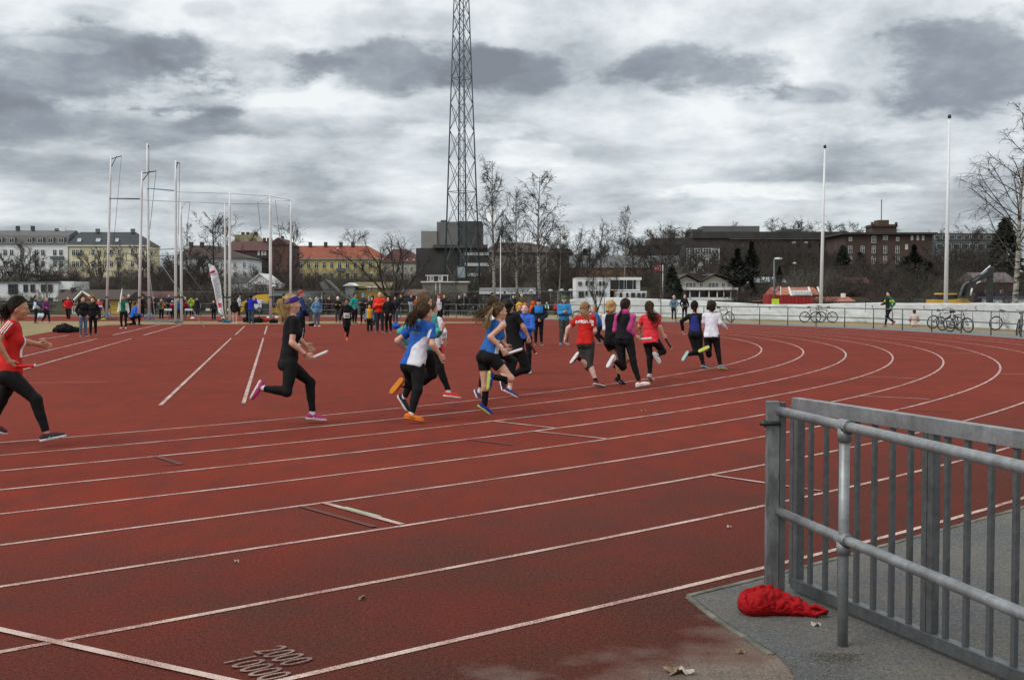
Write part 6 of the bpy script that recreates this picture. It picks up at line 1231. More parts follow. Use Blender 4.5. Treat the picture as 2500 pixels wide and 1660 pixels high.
# 4 teal jacket
p = Person('runner in teal long-sleeved jacket with brown ponytail', group=RG, S=1.74, vox=.011, seed=14)
p.from_px(16.95, pose(Z3, head=(528, 168), neck=(535, 290), pel=(505, 720), elR=(655, 515), wrR=(700, 478), elL=(262, 500), wrL=(330, 620), knR=(610, 960), anR=(500, 1060), toR=(470, 1120), knL=(385, 1020), anL=(298, 1215), toL=(335, 1362)),
           dict(elR=-.2, wrR=-.4, elL=.3, wrL=.3, knR=.5, anR=.5, toR=.2, knL=.2, anL=.2, toL=-.2), 46, 46, lean=.05)
p.make(SKIN, curl=(35, 38)); p.top('4a9c98', 1.92, .017, hem=-.04, low=True, wr=.006, collar=True); p.bottom(BLK, 1.93, .007); p.shoes('26282c', 'd8dada', 'd8d8d8', .09, accent='c8c8cc')
p.hair('6a543c', 'pony', tailpts(Z3, 17.0, [(462, 180, 0), (438, 200, -.02), (430, 260, -.02), (420, 330, 0)]), 60, .014)
# 5 blue and white shirt, orange shoes
p = Person('runner in blue and white shirt with orange shoes and long brown ponytail', group=RG, S=1.66, build=1.08, vox=.010, seed=15)
p.from_px(15.7, pose(Z3, head=(532, 290), neck=(510, 398), pel=(398, 850), elR=(608, 628), wrR=(690, 742), elL=(228, 588), wrL=(318, 690), knR=(446, 1128), anR=(372, 1395), toR=(490, 1462), knL=(388, 1080), anL=(268, 1062), toL=(148, 1165)),
           dict(elR=-.5, wrR=.3, elL=.3, wrL=.5, knR=-.3, anR=-.1, toR=.1, knL=.6, anL=-.5, toL=-.2), 40, 42, lean=.14, hd=58)
p.make(SKIN, curl=(40, 66), grips=(None, gdir(Z3, (680, 690), (690, 840), 15.7)))
def bw(X):
    l = p.local(X); return ((l[:, 0] > .02) & (l[:, 2] < .20+(l[:, 0]-.02)*1.5) & (l[:, 0] < .22)).astype(np.int32)
g = p.top('2558a6', .70, .017, hem=-.07, low=True, wr=.006, mats=[cloth('2558a6'), cloth('d4d4dc')], matfun=bw)
V, Fc = text_geom('MELHUS IL', .034); V2 = [(v[0], v[1]) for v in V]
on_cloth(p, g, V2, lerp(p.J['pel'], p.J['neck'], .70)-p.fc*.1, p.rc, p.uc, -p.fc, cloth('9aa85a'), 'lettering', .004, Fc)
p.bottom(BLK, 1.93, .008, ends=(1.93, 1.93)); p.shoes('d8701e', 'd08030', 'd8d8d8', .10, accent='2a2420')
p.hair('4a3626', 'pony', tailpts(Z3, 15.7, [(462, 260, .0), (425, 290, -.03), (385, 350, -.05), (370, 420, -.05), (405, 470, -.04)]), 120, .030)
hold(p, 'R', Z3, (690, 840), (680, 690), 'c82430', 'red and white relay baton held by the runner in blue and white', .26)
# 6 second runner behind the blue singlet
p = Person('runner in black tights with purple shoes hidden behind the blue singlet', group=RG, S=1.68, vox=.013, seed=16)
p.from_px(19.4, pose(Z3, head=(1285, 190), neck=(1290, 290), pel=(1300, 690), elR=(1385, 520), wrR=(1400, 615), elL=(1230, 520), wrL=(1290, 560), knR=(1495, 815), anR=(1452, 1120), toR=(1518, 1190), knL=(1180, 950), anL=(1122, 1160), toL=(1130, 1280)),
           dict(elR=-.2, wrR=.3, elL=.3, wrL=.2, knR=.3, anR=.1, toR=.1, knL=.1, anL=.1, toL=-.1), 45, 45, lean=.05)
p.make(SKIN, near=True, curl=(40, 45)); p.top('dcdce0', .55, .014, hem=-.03, low=True); p.bottom('17171b', 1.72, .007); p.shoes('4c3a66', 'd8d4d8', 'd8d8d8', .06, accent='d0c8d0'); p.hair('4e3c2c', 'short')
# 7 black T-shirt with dark baton
p = Person('runner in plain black T-shirt and black trousers with curly dark hair', group=RG, S=1.72, vox=.012, seed=17)
p.from_px(20.8, pose(Z3, head=(1440, 210), neck=(1450, 305), pel=(1505, 680), elR=(1602, 438), wrR=(1655, 545), elL=(1390, 470), wrL=(1410, 600), knR=(1640, 900), anR=(1490, 960), toR=(1440, 1010), knL=(1440, 930), anL=(1395, 1060), toL=(1398, 1165)),
           dict(elR=-.2, wrR=.2, elL=.2, wrL=.2, knR=.2, anR=.5, toR=.2, knL=.3, anL=.2, toL=-.1), 40, 40, lean=.04)
p.make(SKIN2, curl=(40, 60), grips=(None, gdir(Z4, (330, 830), (370, 900), 20.8))); p.top(BLK, .70, .018, hem=-.10, low=True, wr=.006); p.bottom(BLK, 1.94, .016, wr=.005); p.shoes('2a2a2e', 'dcdcdc', '202022', .08); p.hair('20180f', 'curly')
hold(p, 'R', Z4, (300, 780), (370, 900), '5a1c1c', 'dark red relay baton held by the runner in plain black T-shirt')
# 8 blue singlet, black shorts
p = Person('runner in blue singlet and black shorts with long fair hair flying back', group=RG, S=1.66, vox=.010, seed=18)
p.from_px(16.7, pose(Z3, head=(1342, 270), neck=(1322, 372), pel=(1215, 755), elR=(1240, 548), wrR=(1370, 685), elL=(1330, 560), wrL=(1400, 640), knR=(1462, 1005), anR=(1268, 988), toR=(1212, 1120), knL=(1188, 1090), anL=(1180, 1295), toL=(1245, 1392)),
           dict(elR=-.4, wrR=.4, elL=.5, wrL=.3, knR=.2, anR=-.3, toR=-.2, knL=.1, anL=.1, toL=.2), 52, 52, lean=.06, hd=70)
p.make(SKIN, curl=(55, 66), grips=(None, gdir(Z3, (1380, 725), (1505, 685), 16.7)))
def sg_(X):
    l = p.local(X); return ((np.abs(l[:, 0]) > .112) & (l[:, 2] < .25) & (l[:, 1] > -.02)).astype(np.int32)
p.top('2c62a6', 0, .010, hem=.08, wr=.003, sleeves=False, neckcut=-.035, mats=[cloth('2c62a6'), cloth('d8d8de')], matfun=sg_, name='singlet')
p.bottom(BLK, .46, .010, name='shorts', flare=.006); p.shoes('26328a', 'b8d060', None, accent='d8d8e0')
for sd in 'LR': 
    K, A = p.J['kn'+sd], p.J['an'+sd]; p.obj('knee_sock', implicit([(p.leg(sd, .006, 1.22, 1.95), [(lerp(K, A, .22), -nrm(A-K))])], .01, .02), cloth(BLK))
p.hair('5e4c34', 'pony', tailpts(Z3, 16.7, [(1272, 225, 0), (1200, 255, -.03), (1120, 320, -.05), (1060, 380, -.06)]), 90, .030)
rs_ = tailpts(Z3, 16.65, [(1265, 235, 0), (1225, 300, -.04), (1205, 390, -.05), (1190, 470, -.05)])
p2 = p; mb = MB(); rr = np.random.RandomState(5)
for i in range(70):
    o1 = rr.normal(size=3)*.022; pts = [lerp(rs_[min(int(q), 2)], rs_[min(int(q), 2)+1], q-min(int(q), 2))+o1*min(1, q*.5+.2)-p.base for q in np.linspace(0, 3*rr.uniform(.8, 1), 8)]; mb.tube(pts, [.0056*(1-.6*j/7) for j in range(8)], 3, cap=False)
mb.build('loose_hair', hairmat('a08a60'), p.root, True)
hold(p, 'R', Z3, (1380, 725), (1505, 685), 'd8d8d8', 'white relay baton held by the runner in blue singlet')
# 9 red club shirt
p = Person('runner in red club shirt with lettering, grey capri tights and maroon headband', group=RG, S=1.63, vox=.010, seed=19)
p.from_px(21.7, pose(Z4, head=(1138, 322), neck=(1140, 425), pel=(1142, 820), elR=(1285, 650), wrR=(1235, 742), elL=(885, 610), wrL=(848, 750), knR=(1205, 1165), anR=(1305, 1400), toR=(1385, 1448), knL=(1180, 1185), anL=(1030, 1040), toL=(962, 1090)),
           dict(elR=-.2, wrR=.5, elL=-.1, wrL=.2, knR=.2, anR=-.2, toR=.3, knL=.1, anL=-.5, toL=-.3), 22, 22, lean=.10, hd=30)
p.make(mat('skin_pale', srgb('d8b0a0'), .55, .06, 30, .08, 120), curl=(45, 40))
def rd(X):
    l = p.local(X); return ((np.abs(l[:, 0]) > .135) & (np.abs(l[:, 0]) < .175) & (l[:, 2] > .30) & (l[:, 2] < .41)).astype(np.int32)
g = p.top('be201c', .70, .014, hem=-.10, low=True, wr=.004, mats=[cloth('be201c'), cloth('dcd8d8')], matfun=rd)
V, Fc = text_geom('BØRSA IL', .078, .004); on_cloth(p, g, [(v[0], v[1]) for v in V], lerp(p.J['pel'], p.J['neck'], .74)-p.fc*.1, p.rc, p.uc, -p.fc, cloth('e8e4e2'), 'lettering', .005, Fc)
p.bottom('3c3c3a', 1.08, .006, name='capri_tights', waist=-.02); p.shoes('7a2430', 'cccac4', '141416', .09, accent='d8d4d4')
p.hair('a88a62', 'pony', tailpts(Z4, 21.6, [(1085, 335, -.05), (1095, 365, -.10), (1150, 420, -.13), (1180, 490, -.12)]), 80, .020); p.hat('6e1c2e', 'headband')
# 10 black vest, white sleeves, blonde
p = Person('runner in black vest over white sleeves with blonde curly hair', group=RG, S=1.64, vox=.011, seed=20)
p.from_px(22.3, pose(Z4, head=(1525, 300), neck=(1530, 405), pel=(1545, 800), elR=(1640, 620), wrR=(1680, 640), elL=(1428, 620), wrL=(1470, 700), knR=(1770, 1060), anR=(1700, 1160), toR=(1560, 1180), knL=(1620, 1090), anL=(1645, 1355), toL=(1722, 1455)),
           dict(elR=.2, wrR=.3, elL=-.2, wrL=.3, knR=.2, anR=.4, toR=.1, knL=.2, anL=.1, toL=.3), 24, 24, lean=.08)
p.make(SKIN2, curl=(45, 45)); p.top('d4d2dc', 1.9, .010, hem=.1, name='undershirt'); p.top('101013', 0, .018, hem=-.04, low=True, sleeves=False, name='vest', wr=.004); p.hat('c4b4cc', 'scarf')
p.bottom(BLK, .40, .014, name='shorts', flare=.012); p.shoes('18202c', '20242c', '131315', .12, accent='c8ccd4'); p.hair('b4905c', 'curly')
# 11 black and pink
p = Person('runner in black vest with bright pink sleeves and dark braid', group=RG, S=1.68, vox=.010, seed=21)
p.from_px(21.5, pose(Z4, head=(1738, 275), neck=(1730, 402), pel=(1715, 770), elR=(1788, 625), wrR=(1882, 728), elL=(1578, 640), wrL=(1640, 700), knR=(1845, 1090), anR=(1935, 1410), toR=(2030, 1425), knL=(1690, 1185), anL=(1560, 1080), toL=(1490, 1150)),
           dict(elR=-.4, wrR=.3, elL=.1, wrL=.5, knR=-.1, anR=-.1, toR=.1, knL=.3, anL=-.5, toL=-.3), 26, 26, lean=.06, hd=42)
p.make(SKIN, curl=(45, 68), grips=(None, gdir(Z5, (275, 738), (385, 728), 21.4))); p.top('b84482', 1.86, .012, hem=.1, wr=.005, name='shirt'); p.top('15151b', 0, .019, hem=-.03, low=True, sleeves=False, name='vest', wr=.004, neckcut=-.05); p.hat('b84482', 'hooddown')
p.bottom(BLK, 1.93, .006); p.shoes('dcd4d0', 'd0d0d0', 'c83020', .05, accent='5068b8')
p.hair('3a2a20', 'pony', tailpts(Z4, 21.4, [(1690, 320, -.05), (1665, 380, -.08), (1630, 450, -.06), (1612, 540, -.05)]), 60, .010)
hold(p, 'R', Z5, (275, 738), (385, 728), 'd8d8d8', 'white relay baton held by the runner with pink sleeves')
# 12 coral shirt
p = Person('runner in coral T-shirt with long brown hair swinging to the right', group=RG, S=1.63, vox=.010, seed=22)
p.from_px(23.2, pose(Z5, head=(398, 305), neck=(405, 415), pel=(420, 790), elR=(550, 590), wrR=(598, 700), elL=(250, 575), wrL=(262, 650), knL=(402, 1030), anL=(402, 1300), toL=(432, 1365), knR=(598, 955), anR=(508, 1005), toR=(545, 1115)),
           dict(elR=-.2, wrR=.1, elL=.2, wrL=.5, knL=.1, anL=-.1, toL=.5, knR=.4, anR=-.4, toR=-.5), 24, 24, lean=.08)
p.make(SKIN, curl=(45, 62), grips=(None, gdir(Z5, (600, 720), (690, 865), 23))); p.top('d8343e', .80, .018, hem=-.12, low=True, wr=.006); p.bottom(BLK, 1.93, .007); p.shoes('b8bab4', 'c8c8c4', None, accent='222222')
p.hair('4a3424', 'long', tailpts(Z5, 23.1, [(400, 300, -.10), (400, 380, -.14), (430, 440, -.12), (490, 480, -.10), (520, 520, -.08)]), 130, .036)
hold(p, 'R', Z5, (600, 720), (690, 865), '2a2624', 'dark relay baton held by the runner in coral T-shirt')
# 13 black top with blue back
p = Person('runner in black long-sleeved top with royal blue back panel', group=RG, S=1.62, vox=.011, seed=23)
p.from_px(27.2, pose(Z5, head=(1060, 285), neck=(1062, 400), pel=(1072, 690), elR=(1240, 565), wrR=(1195, 550), elL=(868, 510), wrL=(888, 640), knR=(1135, 960), anR=(1192, 1145), toR=(1250, 1190), knL=(1085, 970), anL=(958, 1000), toL=(890, 1075)),
           dict(elR=-.1, wrR=.6, elL=-.1, wrL=.4, knR=.3, anR=-.1, toR=.4, knL=.3, anL=-.6, toL=-.3), 18, 18, lean=.12)
p.make(SKIN, curl=(40, 45))
def bb(X):
    l = p.local(X); return ((np.abs(l[:, 0]) < .06+.05*np.clip((.40-l[:, 2])/.2, 0, 1)) & (l[:, 2] < .42) & (l[:, 1] < .0)).astype(np.int32)
p.top(BLK, 1.9, .009, hem=.02, wr=.003, mats=[cloth(BLK), cloth('232c74')], matfun=bb); p.bottom(BLK, 1.93, .008); p.shoes('28243a', '9cc8c0', '2a2a30', .05, accent='d8d8d8')
p.hair('2e2218', 'pony', tailpts(Z5, 27.1, [(1062, 310, -.12), (1066, 340, -.14), (1066, 395, -.12)]), 50, .014)
# 14 white top
p = Person('runner in white long-sleeved top with curly dark bob', group=RG, S=1.66, build=1.06, vox=.011, seed=24)
p.from_px(26.5, pose(Z5, head=(1312, 280), neck=(1310, 392), pel=(1308, 720), elR=(1440, 535), wrR=(1505, 590), elL=(1200, 520), wrL=(1210, 600), knR=(1402, 935), anR=(1440, 1165), toR=(1495, 1198), knL=(1272, 1000), anL=(1232, 920), toL=(1180, 935)),
           dict(elR=-.1, wrR=.4, elL=.2, wrL=.5, knR=.2, anR=-.1, toR=.4, knL=.4, anL=-.7, toL=-.2), 18, 18, lean=.08)
p.make(SKIN, curl=(45, 62)); p.top('d8d6e0', 1.9, .013, hem=-.10, low=True, wr=.003); p.bottom(BLK, 1.93, .006, waist=-.02); p.shoes('6a8088', 'b4bc58', None, accent='c8d0c8'); p.hair('2c2018', 'curly')
# ---------------------------------------------------------------- spectators and officials
SG = 'people standing round the infield'
NSP = 100
def spec(x, yf, yt, label, top, bottom, pose='stand', face=180, hair='4a3a2a', hstyle='short', hat=None, hatk='beanie', shoes='1c1c20', sex='m', build=1.0, t=.024, long=False, skin=SKIN, turn=0., tail=None, near=False, sleeves=1.92, extra=None, bt=.016, S=None, group=SG, lean=0., collar=True, bend=1.93, mats=None, matfun=None):
    """x, yf: pixel of the feet; yt: pixel of the top of the head; face: heading (180 = towards the camera)"""
    global NSP
    NSP += 1; f = G(x, yf); d = f[1]; h = (yf-yt)*d/F_PX
    S = S or h/(1.0 if pose not in ('kneel', 'sit', 'crouchwalk') else {'kneel': .76, 'sit': .54, 'crouchwalk': .88}[pose])/(1.02 if hat else 1.0)
    p = Person(label, group=group, S=S, sex=sex, build=build, vox=(.020 if not near else .013), seed=NSP); p.stock(f, face, pose, lean, turn); p.make(skin, near=near, curl=(40, 40))
    hem = -.42 if long else -.10
    mf = (lambda X: matfun(p.local(X))) if matfun else None
    p.top(top, sleeves, t, hem=hem, low=True, name='jacket' if t > .02 else 'shirt', wr=.006, collar=collar, mats=[cloth(c) for c in mats] if mats else None, matfun=mf)
    if bottom: p.bottom(bottom, bend, bt, wr=.004)
    p.shoes(shoes, 'c8c8c4' if near else None)
    if hair and hatk != 'hood': p.hair(hair, hstyle, None if not tail else [p.J['head']-p.hf*.09, p.J['head']-p.hf*.12-p.hu*.10, p.J['head']-p.hf*.10-p.hu*.22])
    if hat: p.hat(hat, hatk)
    for k, c in (extra or ()): p.hat(c, k)
    return p
DK = '1d1e22'
spec(87, 789.7, 721.7, 'person in navy and white jacket at the left, looking down', '24406a', '1c2028', 'clasp', 75, hair='2a2018', mats=['24406a', 'c8d4dc'], matfun=lambda l: ((l[:, 2] < .18)|((l[:, 0] > .14) & (l[:, 2] < .42))).astype(np.int32))
spec(113, 789.7, 726.5, 'person in purple jacket and black trousers walking at the left', '6a2a6e', '18181c', 'walk', 120, hair='b08a68', sex='f', shoes='d83a8c')
spec(167, 783.8, 724, 'person in red jacket striding toward the camera at the left', 'c02026', '17171a', 'walk', 170, hair='6a4a30', shoes='c04858')
p = spec(203, 822, 723, 'woman in dark coat, grey scarf and blue jeans standing at the left', '17181b', '566a80', 'pocket', 140, hair='2e241e', hstyle='long', sex='f', extra=[('scarf', '6e665c')], near=True, t=.022, bt=.010, tail=True)
spec(227.5, 820.5, 725.5, 'woman all in black beside the woman with the scarf', '1b1c1e', '121214', 'pocket', 165, hair='2a201c', hstyle='long', sex='f', near=True, t=.024, bt=.010, turn=15, tail=True)
spec(242, 784, 731, 'child in pink, white and blue striped jacket behind the women at left', 'd02870', '1c2234', 'stand', 200, hair='c09060', sex='f', mats=['d02870', 'd4d4dc', '22305c'], matfun=lambda l: np.where(l[:, 2] > .34, 0, np.where(l[:, 2] > .2, 1, 2)).astype(np.int32), shoes='c83a5a')
spec(260, 776.5, 724.5, 'person in black jacket hidden behind the leftmost cage pole', '17181c', '39424c', 'stand', 10, hair='15120f', build=1.1)
p = spec(302, 803, 721, 'athlete in green and white jacket holding a javelin upright', '1f6a4a', '141416', 'stand', 175, hair='1c1612', skin=SKIN2, mats=['1f6a4a', 'd4d8d4'], matfun=lambda l: ((np.abs(l[:, 0]) > .125) & (l[:, 2] < .42)).astype(np.int32), shoes='b8b8bc', near=True, bt=.010)
a = AT(293, 742, G(302, 803)[1]-.3); c = AT(298.2, 704, G(302, 803)[1]+.4); t = empty('javelin', tuple(a), 'pale javelin held upright by the athlete in green', 'javelin'); mb = MB().tube([np.zeros(3), (c-a)*.5, c-a], [.03, .035, .012], 8).build('shaft', M_WHITE, t, True)
spec(315, 776, 719, 'person in dark jacket with white cap behind the javelin athlete', '1f2226', '1c1c20', 'crossed', 180, hat='c8c8ca', hatk='beanie')
spec(323, 796, 737, 'person in bright blue jacket kneeling behind the javelin athlete', '2560c0', '141416', 'kneel', 60, hair='2a201a', shoes='16161a')
spec(347.5, 775, 723, 'person in black jacket with hand on hip by the second cage pole', '17181b', '18181b', 'hips', 120, hair='1a1512', skin=SKIN2)
spec(376, 772.5, 724, 'person in dark jacket with a red scarf behind the tallest cage pole', '1f1f26', '19191d', 'crossed', 190, hair='7a7068', extra=[('scarf', 'a8303c')])
spec(394, 781, 730, 'child in grey jacket with yellow back, hands at mouth', '5a6668', '18181b', 'face', 150, hair='a87850', mats=['5a6668', 'c8902c'], matfun=lambda l: (l[:, 0] < -.05).astype(np.int32))
spec(413, 771, 719, 'tall person in navy jacket behind the steeplechase barrier', '20283c', '19191d', 'rail', 170, hair='7a5a40')
spec(421, 780, 734, 'child in maroon jacket and white cap seen from behind', '4e2030', '17171a', 'stand', 20, hat='d4d4d8', hatk='cap', mats=['4e2030', 'b83a56'], matfun=lambda l: (l[:, 2] > .42).astype(np.int32))
spec(436, 780, 729, 'person in blue jacket between two cage poles', '2a58b0', '15161a', 'stand', 200, hair='c09a6a', shoes='3450b8')
spec(452.5, 773, 725, 'fair-haired person in black and red jacket with folded arms', '1b1b1f', '17171b', 'crossed', 180, hair='c8a874', mats=['1b1b1f', 'a8222c'], matfun=lambda l: (l[:, 2] < .30).astype(np.int32))
spec(468, 772.5, 723, 'person in neon yellow-green jacket and dark cap', '9cc62c', '17181b', 'face', 180, hat='1b1b1f', hatk='cap')
spec(482, 772, 727, 'person in dark purple jacket next to the neon jacket', '2c2438', '1f2430', 'photo', 185, hair='30241c')
spec(522, 783.5, 733, 'slim person all in black left of the feather flag', '16171a', '131315', 'stand', 170, hair='2a2320', sex='f', t=.014, bt=.008, shoes='c04a40')
spec(573.5, 791.5, 727, 'bare-legged person in long black coat right of the flag', '141416', None, 'stand', 10, hair='1b1612', sex='f', long=True, t=.03, shoes='d8d8d8', hstyle='long')
spec(584, 772.5, 720, 'man in white shirt with red collar behind the black coat', 'd0d2d8', '1c2028', 'stand', 90, hair='3a2a20', extra=[('scarf', 'a8343c')])
p = spec(613.5, 791, 721, 'person in royal blue hooded jacket and jeans taking a picture, back turned', '2430a8', '3a5460', 'photo', 15, hair='1c1512', near=True, t=.03, extra=[('hooddown', '2430a8')], bt=.020)
spec(605.5, 789, 729, 'person in black standing close behind the royal blue jacket', '131418', '131417', 'stand', 30, hair='1c1612')
spec(694, 790, 717, 'person in dark jacket and black hat half hidden by the blonde runner', '20242c', '1a1a1e', 'stand', 200, hat='15151a')
p = spec(733, 843, 708, 'tall man in navy tracksuit with red headband behind the blonde runner', '20345e', '14151a', 'clasp', 60, hair='8a7664', near=True, t=.030, build=1.08, bt=.022, turn=20, shoes='d0d0d4'); p.hat('b03030', 'headband')
A, B = p.J['hipR'], p.J['anR']; MB().tube([p.J['hipR']+p.rp*.10-p.base, p.J['knR']+p.rp*.082-p.base, p.J['anR']+p.rp*.062-p.base], .010, 5).build('side_stripe', cloth('d8d8dc'), p.root, True)
spec(758, 786, 728, 'person in olive coat and pale hat with back turned', '3a3830', '4a4e50', 'stand', 40, hat='b0a888', build=1.1, long=True)
spec(773.5, 797.5, 725.7, 'woman in light blue hooded sweater and grey jeans', '5a86aa', '5a6674', 'pocket', 150, hair='b8a088', sex='f', near=True, t=.034, bt=.016, hat='9ab0c0', hatk='hood', shoes='c8c8cc', build=1.08)
spec(786, 770.5, 724, 'man in dark jacket behind the light blue sweater', '1c2026', '1b1c20', 'stand', 180, hair='4a3020')
spec(804, 770.5, 725, 'person in maroon and black jacket photographing near the stair', '4a1c22', '1c1a1c', 'photo', 180, hair='8a5a40')
spec(825, 788.5, 724, 'person in long black coat and white beanie', '17181b', '3c3c40', 'crossed', 170, hat='d0d2d4', sex='f', long=True)
# oncoming runner with a race number
p = Person('oncoming runner in black with race number and orange shoes', group='relay runners on the bend', S=1.66, sex='f', vox=.012, seed=60)
Z = Zm(740, 690, 10.4545)
p.from_px(44.6, pose(Z, head=(1118, 500), neck=(1120, 590), pel=(1120, 920), elL=(1275, 760), wrL=(1255, 930), elR=(985, 780), wrR=(945, 950), knR=(1065, 1130), anR=(1095, 1250), toR=(1090, 1330), knL=(1150, 1160), anL=(1125, 1400), toL=(1120, 1480)), dict(elL=-.2, wrL=-.3, elR=.2, wrR=-.3, knR=-.6, anR=.6, toR=.2, knL=-.1, anL=.1, toL=-.5), 180, 180, lean=-.08)
p.make(SKIN3, curl=(45, 45)); g = p.top(BLK, 1.9, .012, hem=-.03, low=True, wr=.004, collar=True); p.bottom(BLK, 1.93, .008); p.shoes('e8502c', 'e8602c'); p.hair('1f1712', 'short')
V2, F2 = grid2(.235, .20, 6, 5); bb = on_cloth(p, g, V2, lerp(p.J['pel'], p.J['neck'], .30)+p.fc*.05, p.rc*-1, p.uc, p.fc, cloth('d4d4d6'), 'race_bib', .006, F2)
V, Fc = text_geom('422', .10, .004); on_cloth(p, g, [(v[0], v[1]-.03) for v in V], lerp(p.J['pel'], p.J['neck'], .30)+p.fc*.05, -p.rc, p.uc, p.fc, cloth('3a3a3c'), 'race_number', .010, Fc)
spec(866, 791.5, 717, 'teenager in teal hooded jacket leaning sideways', '2a9c94', '16171b', 'pocket', 120, hair='1f1812', t=.03, skin=SKIN2, near=True, bt=.008)
spec(887, 790.5, 715.5, 'person in grey jacket and bright blue beanie with folded arms', '34363e', '15161a', 'crossed', 180, hat='3a86c0', near=True, bt=.010)
spec(909, 799.5, 722, 'hooded person in dark jacket and glasses behind the child', '1a1c1f', '1f1d22', 'pocket', 185, hat='1b1d20', hatk='hood', shoes='4aa0c0', sex='f')
spec(902.6, 812.5, 743.5, 'small child in yellow padded vest with blue sleeves', 'd89c24', '17181a', 'stand', 175, hair='1c1612', near=True, t=.030, mats=['d89c24', '4a86a8'], matfun=lambda l: (np.abs(l[:, 0]) > .175).astype(np.int32), skin=SKIN2)
spec(927.5, 812.5, 713, 'bald man in bright red jacket with folded arms', 'd8321c', '2e3238', 'crossed', 180, hair=None, near=True, t=.036, build=1.1, bt=.018)
spec(949, 813.5, 722, 'person in black hooded jacket and black trousers beside the red jacket', '111215', '101013', 'pocket', 195, hat='131418', hatk='hood', near=True, t=.030, shoes='1b1b1e', build=1.05)
spec(965.5, 790.5, 722, 'person in dark jacket with red scarf and jeans', '22262a', '3c4c60', 'pocket', 190, hat='1d2024', hatk='hood', extra=[('scarf', 'b03a38')], t=.034)
spec(979, 766, 720, 'person in dark jacket with yellow hat at the fence behind', '1a1c22', '1a1a1e', 'rail', 180, hat='d0a030')
spec(1003, 768, 720, 'person in navy and white jacket at the fence behind the teal runner', '26304a', '9aa4ac', 'stand', 130, hair='6a5444', mats=['26304a', 'b8bcc4'], matfun=lambda l: (l[:, 2] < .2).astype(np.int32))
spec(1018, 768, 724, 'person with orange collar and white hat at the fence behind', 'c05a24', '1c1c20', 'stand', 180, hat='d0d0d2')
p = spec(1071.5, 800, 715, 'man in white shirt with maroon shoulders and red cap', 'd0cfd4', '141417', 'stand', 180, hat='8a2420', hatk='cap', near=True, t=.026, build=1.05, mats=['d0cfd4', '6e1c2c', '2a2c38'], matfun=lambda l: np.where(np.abs(l[:, 0]) > .15, 2, np.where(l[:, 2] > .38+.0*l[:, 0], np.where(np.abs(l[:, 0]) > .07, 1, 0), 0)).astype(np.int32), bt=.018)
spec(1084, 772, 720.5, 'person in dark jacket and orange beanie behind the white shirt', '1b1c20', '16161a', 'stand', 150, hat='e09a2c')
spec(1092, 774, 727, 'person in black with back turned behind the orange beanie', '151518', '151518', 'stand', 20, hair='2a241c')
spec(1121, 771, 722, 'grey-haired woman in dark coat with pale scarf at the fence', '201d1c', '1c1c1e', 'clasp', 160, hair='a8a49c', sex='f', extra=[('scarf', '8a8478')])
spec(1134, 772, 716.5, 'tall old man in dark coat beside the grey-haired woman', '1b1e24', '1c1d20', 'pocket', 150, hair='9a8a78', build=1.1)
spec(1159, 772, 716, 'broad person in black jacket with back turned at the fence', '141519', '1a1a1d', 'stand', 10, hair='241d18', build=1.18)
spec(1201, 772, 713, 'person in dark cap leaning near the birch trunks', '18191c', '1a1a1e', 'rail', 30, hat='17171a', hatk='cap')
spec(1232, 772, 711, 'person in navy jacket pointing to the left', '1b2030', '1a1b20', 'point', 0, hair='2a2018')
spec(1253, 772, 722, 'white-haired man in dark jacket behind the bend', '1c1e22', '1c1d20', 'stand', 180, hair='c4c0b8')
spec(1273, 772, 718, 'white-haired man in brown jacket turned away', '5a4632', '26241f', 'stand', 60, hair='d0ccc4')
spec(1268, 858, 748, 'child in yellow hood behind the red-haired boy', '2a3038', '1b1c20', 'stand', 180, hat='d8b020', hatk='hood', S=1.42, near=True)
p = spec(1282, 912, 740.5, 'red-haired boy in blue track jacket holding a watch', '3a68c4', '131417', 'phone', 195, hair='b07a48', near=True, t=.024, build=.92, shoes='d4d4dc', bt=.008, skin=mat('skin_pale', srgb('d8b0a0'), .55, .06, 30, .08, 120)); MB().tube([p.J['neck']+p.fc*.10-p.base+[0, 0, -.02], p.J['pel']+p.fc*.128+[0, 0, .12]-p.base], .008, 5).build('zip', cloth('141830'), p.root, True)
spec(1301, 800, 742, 'person in bright orange jacket behind the boys', 'e0501c', '1b1b20', 'stand', 40, hair='e0501c', hat='e0501c', hatk='hood', S=1.35)
spec(1315, 843, 737.5, 'boy in blue and navy padded jacket with dark headband cap', '2b7cc4', '141519', 'clasp', 178, hat='1e1e38', near=True, t=.030, mats=['2b7cc4', '191e2a'], matfun=lambda l: ((l[:, 2] < .29)|(np.abs(l[:, 0]) > .155)).astype(np.int32), bt=.010, S=1.55)
p = spec(1376.5, 842.5, 720.5, 'smiling man in light blue jacket and green beanie holding a phone', '3a88bc', '4a4c46', 'phone', 172, hat='3a6a44', near=True, t=.032, build=1.0, bt=.020, shoes='3c82c0', turn=12, extra=[('scarf', '16171b')])
c = (p.J['wrL']+p.J['wrR'])/2+p.fc*.10; t = empty('phone', tuple(c), 'dark phone in the hands of the man in light blue jacket', 'phone'); MB().box((0, 0, 0), (.075, .010, .15), rot=Matrix.Rotation(R_(-50), 3, 'X')).build('case', M_BLACK, t, bevel=.004)
spec(1335, 769, 738, 'small child in green and white jacket behind the railing', '2a7a58', '18181a', 'stand', 200, hair='b8a890', mats=['2a7a58', 'd4d8d4'], matfun=lambda l: (np.abs(l[:, 0]) > .14).astype(np.int32))
spec(1356, 770, 741, 'small child in red jacket behind the railing', 'c0262c', '1a1a1c', 'stand', 20, hair='b06a3a')
spec(1466, 839.5, 757, 'child in blue jacket crouching with one foot forward', '2c6aa8', '1b1d20', 'crouchwalk', 250, hair='b08a58', near=True, t=.026, shoes='6a4a38', bt=.014, S=1.45)
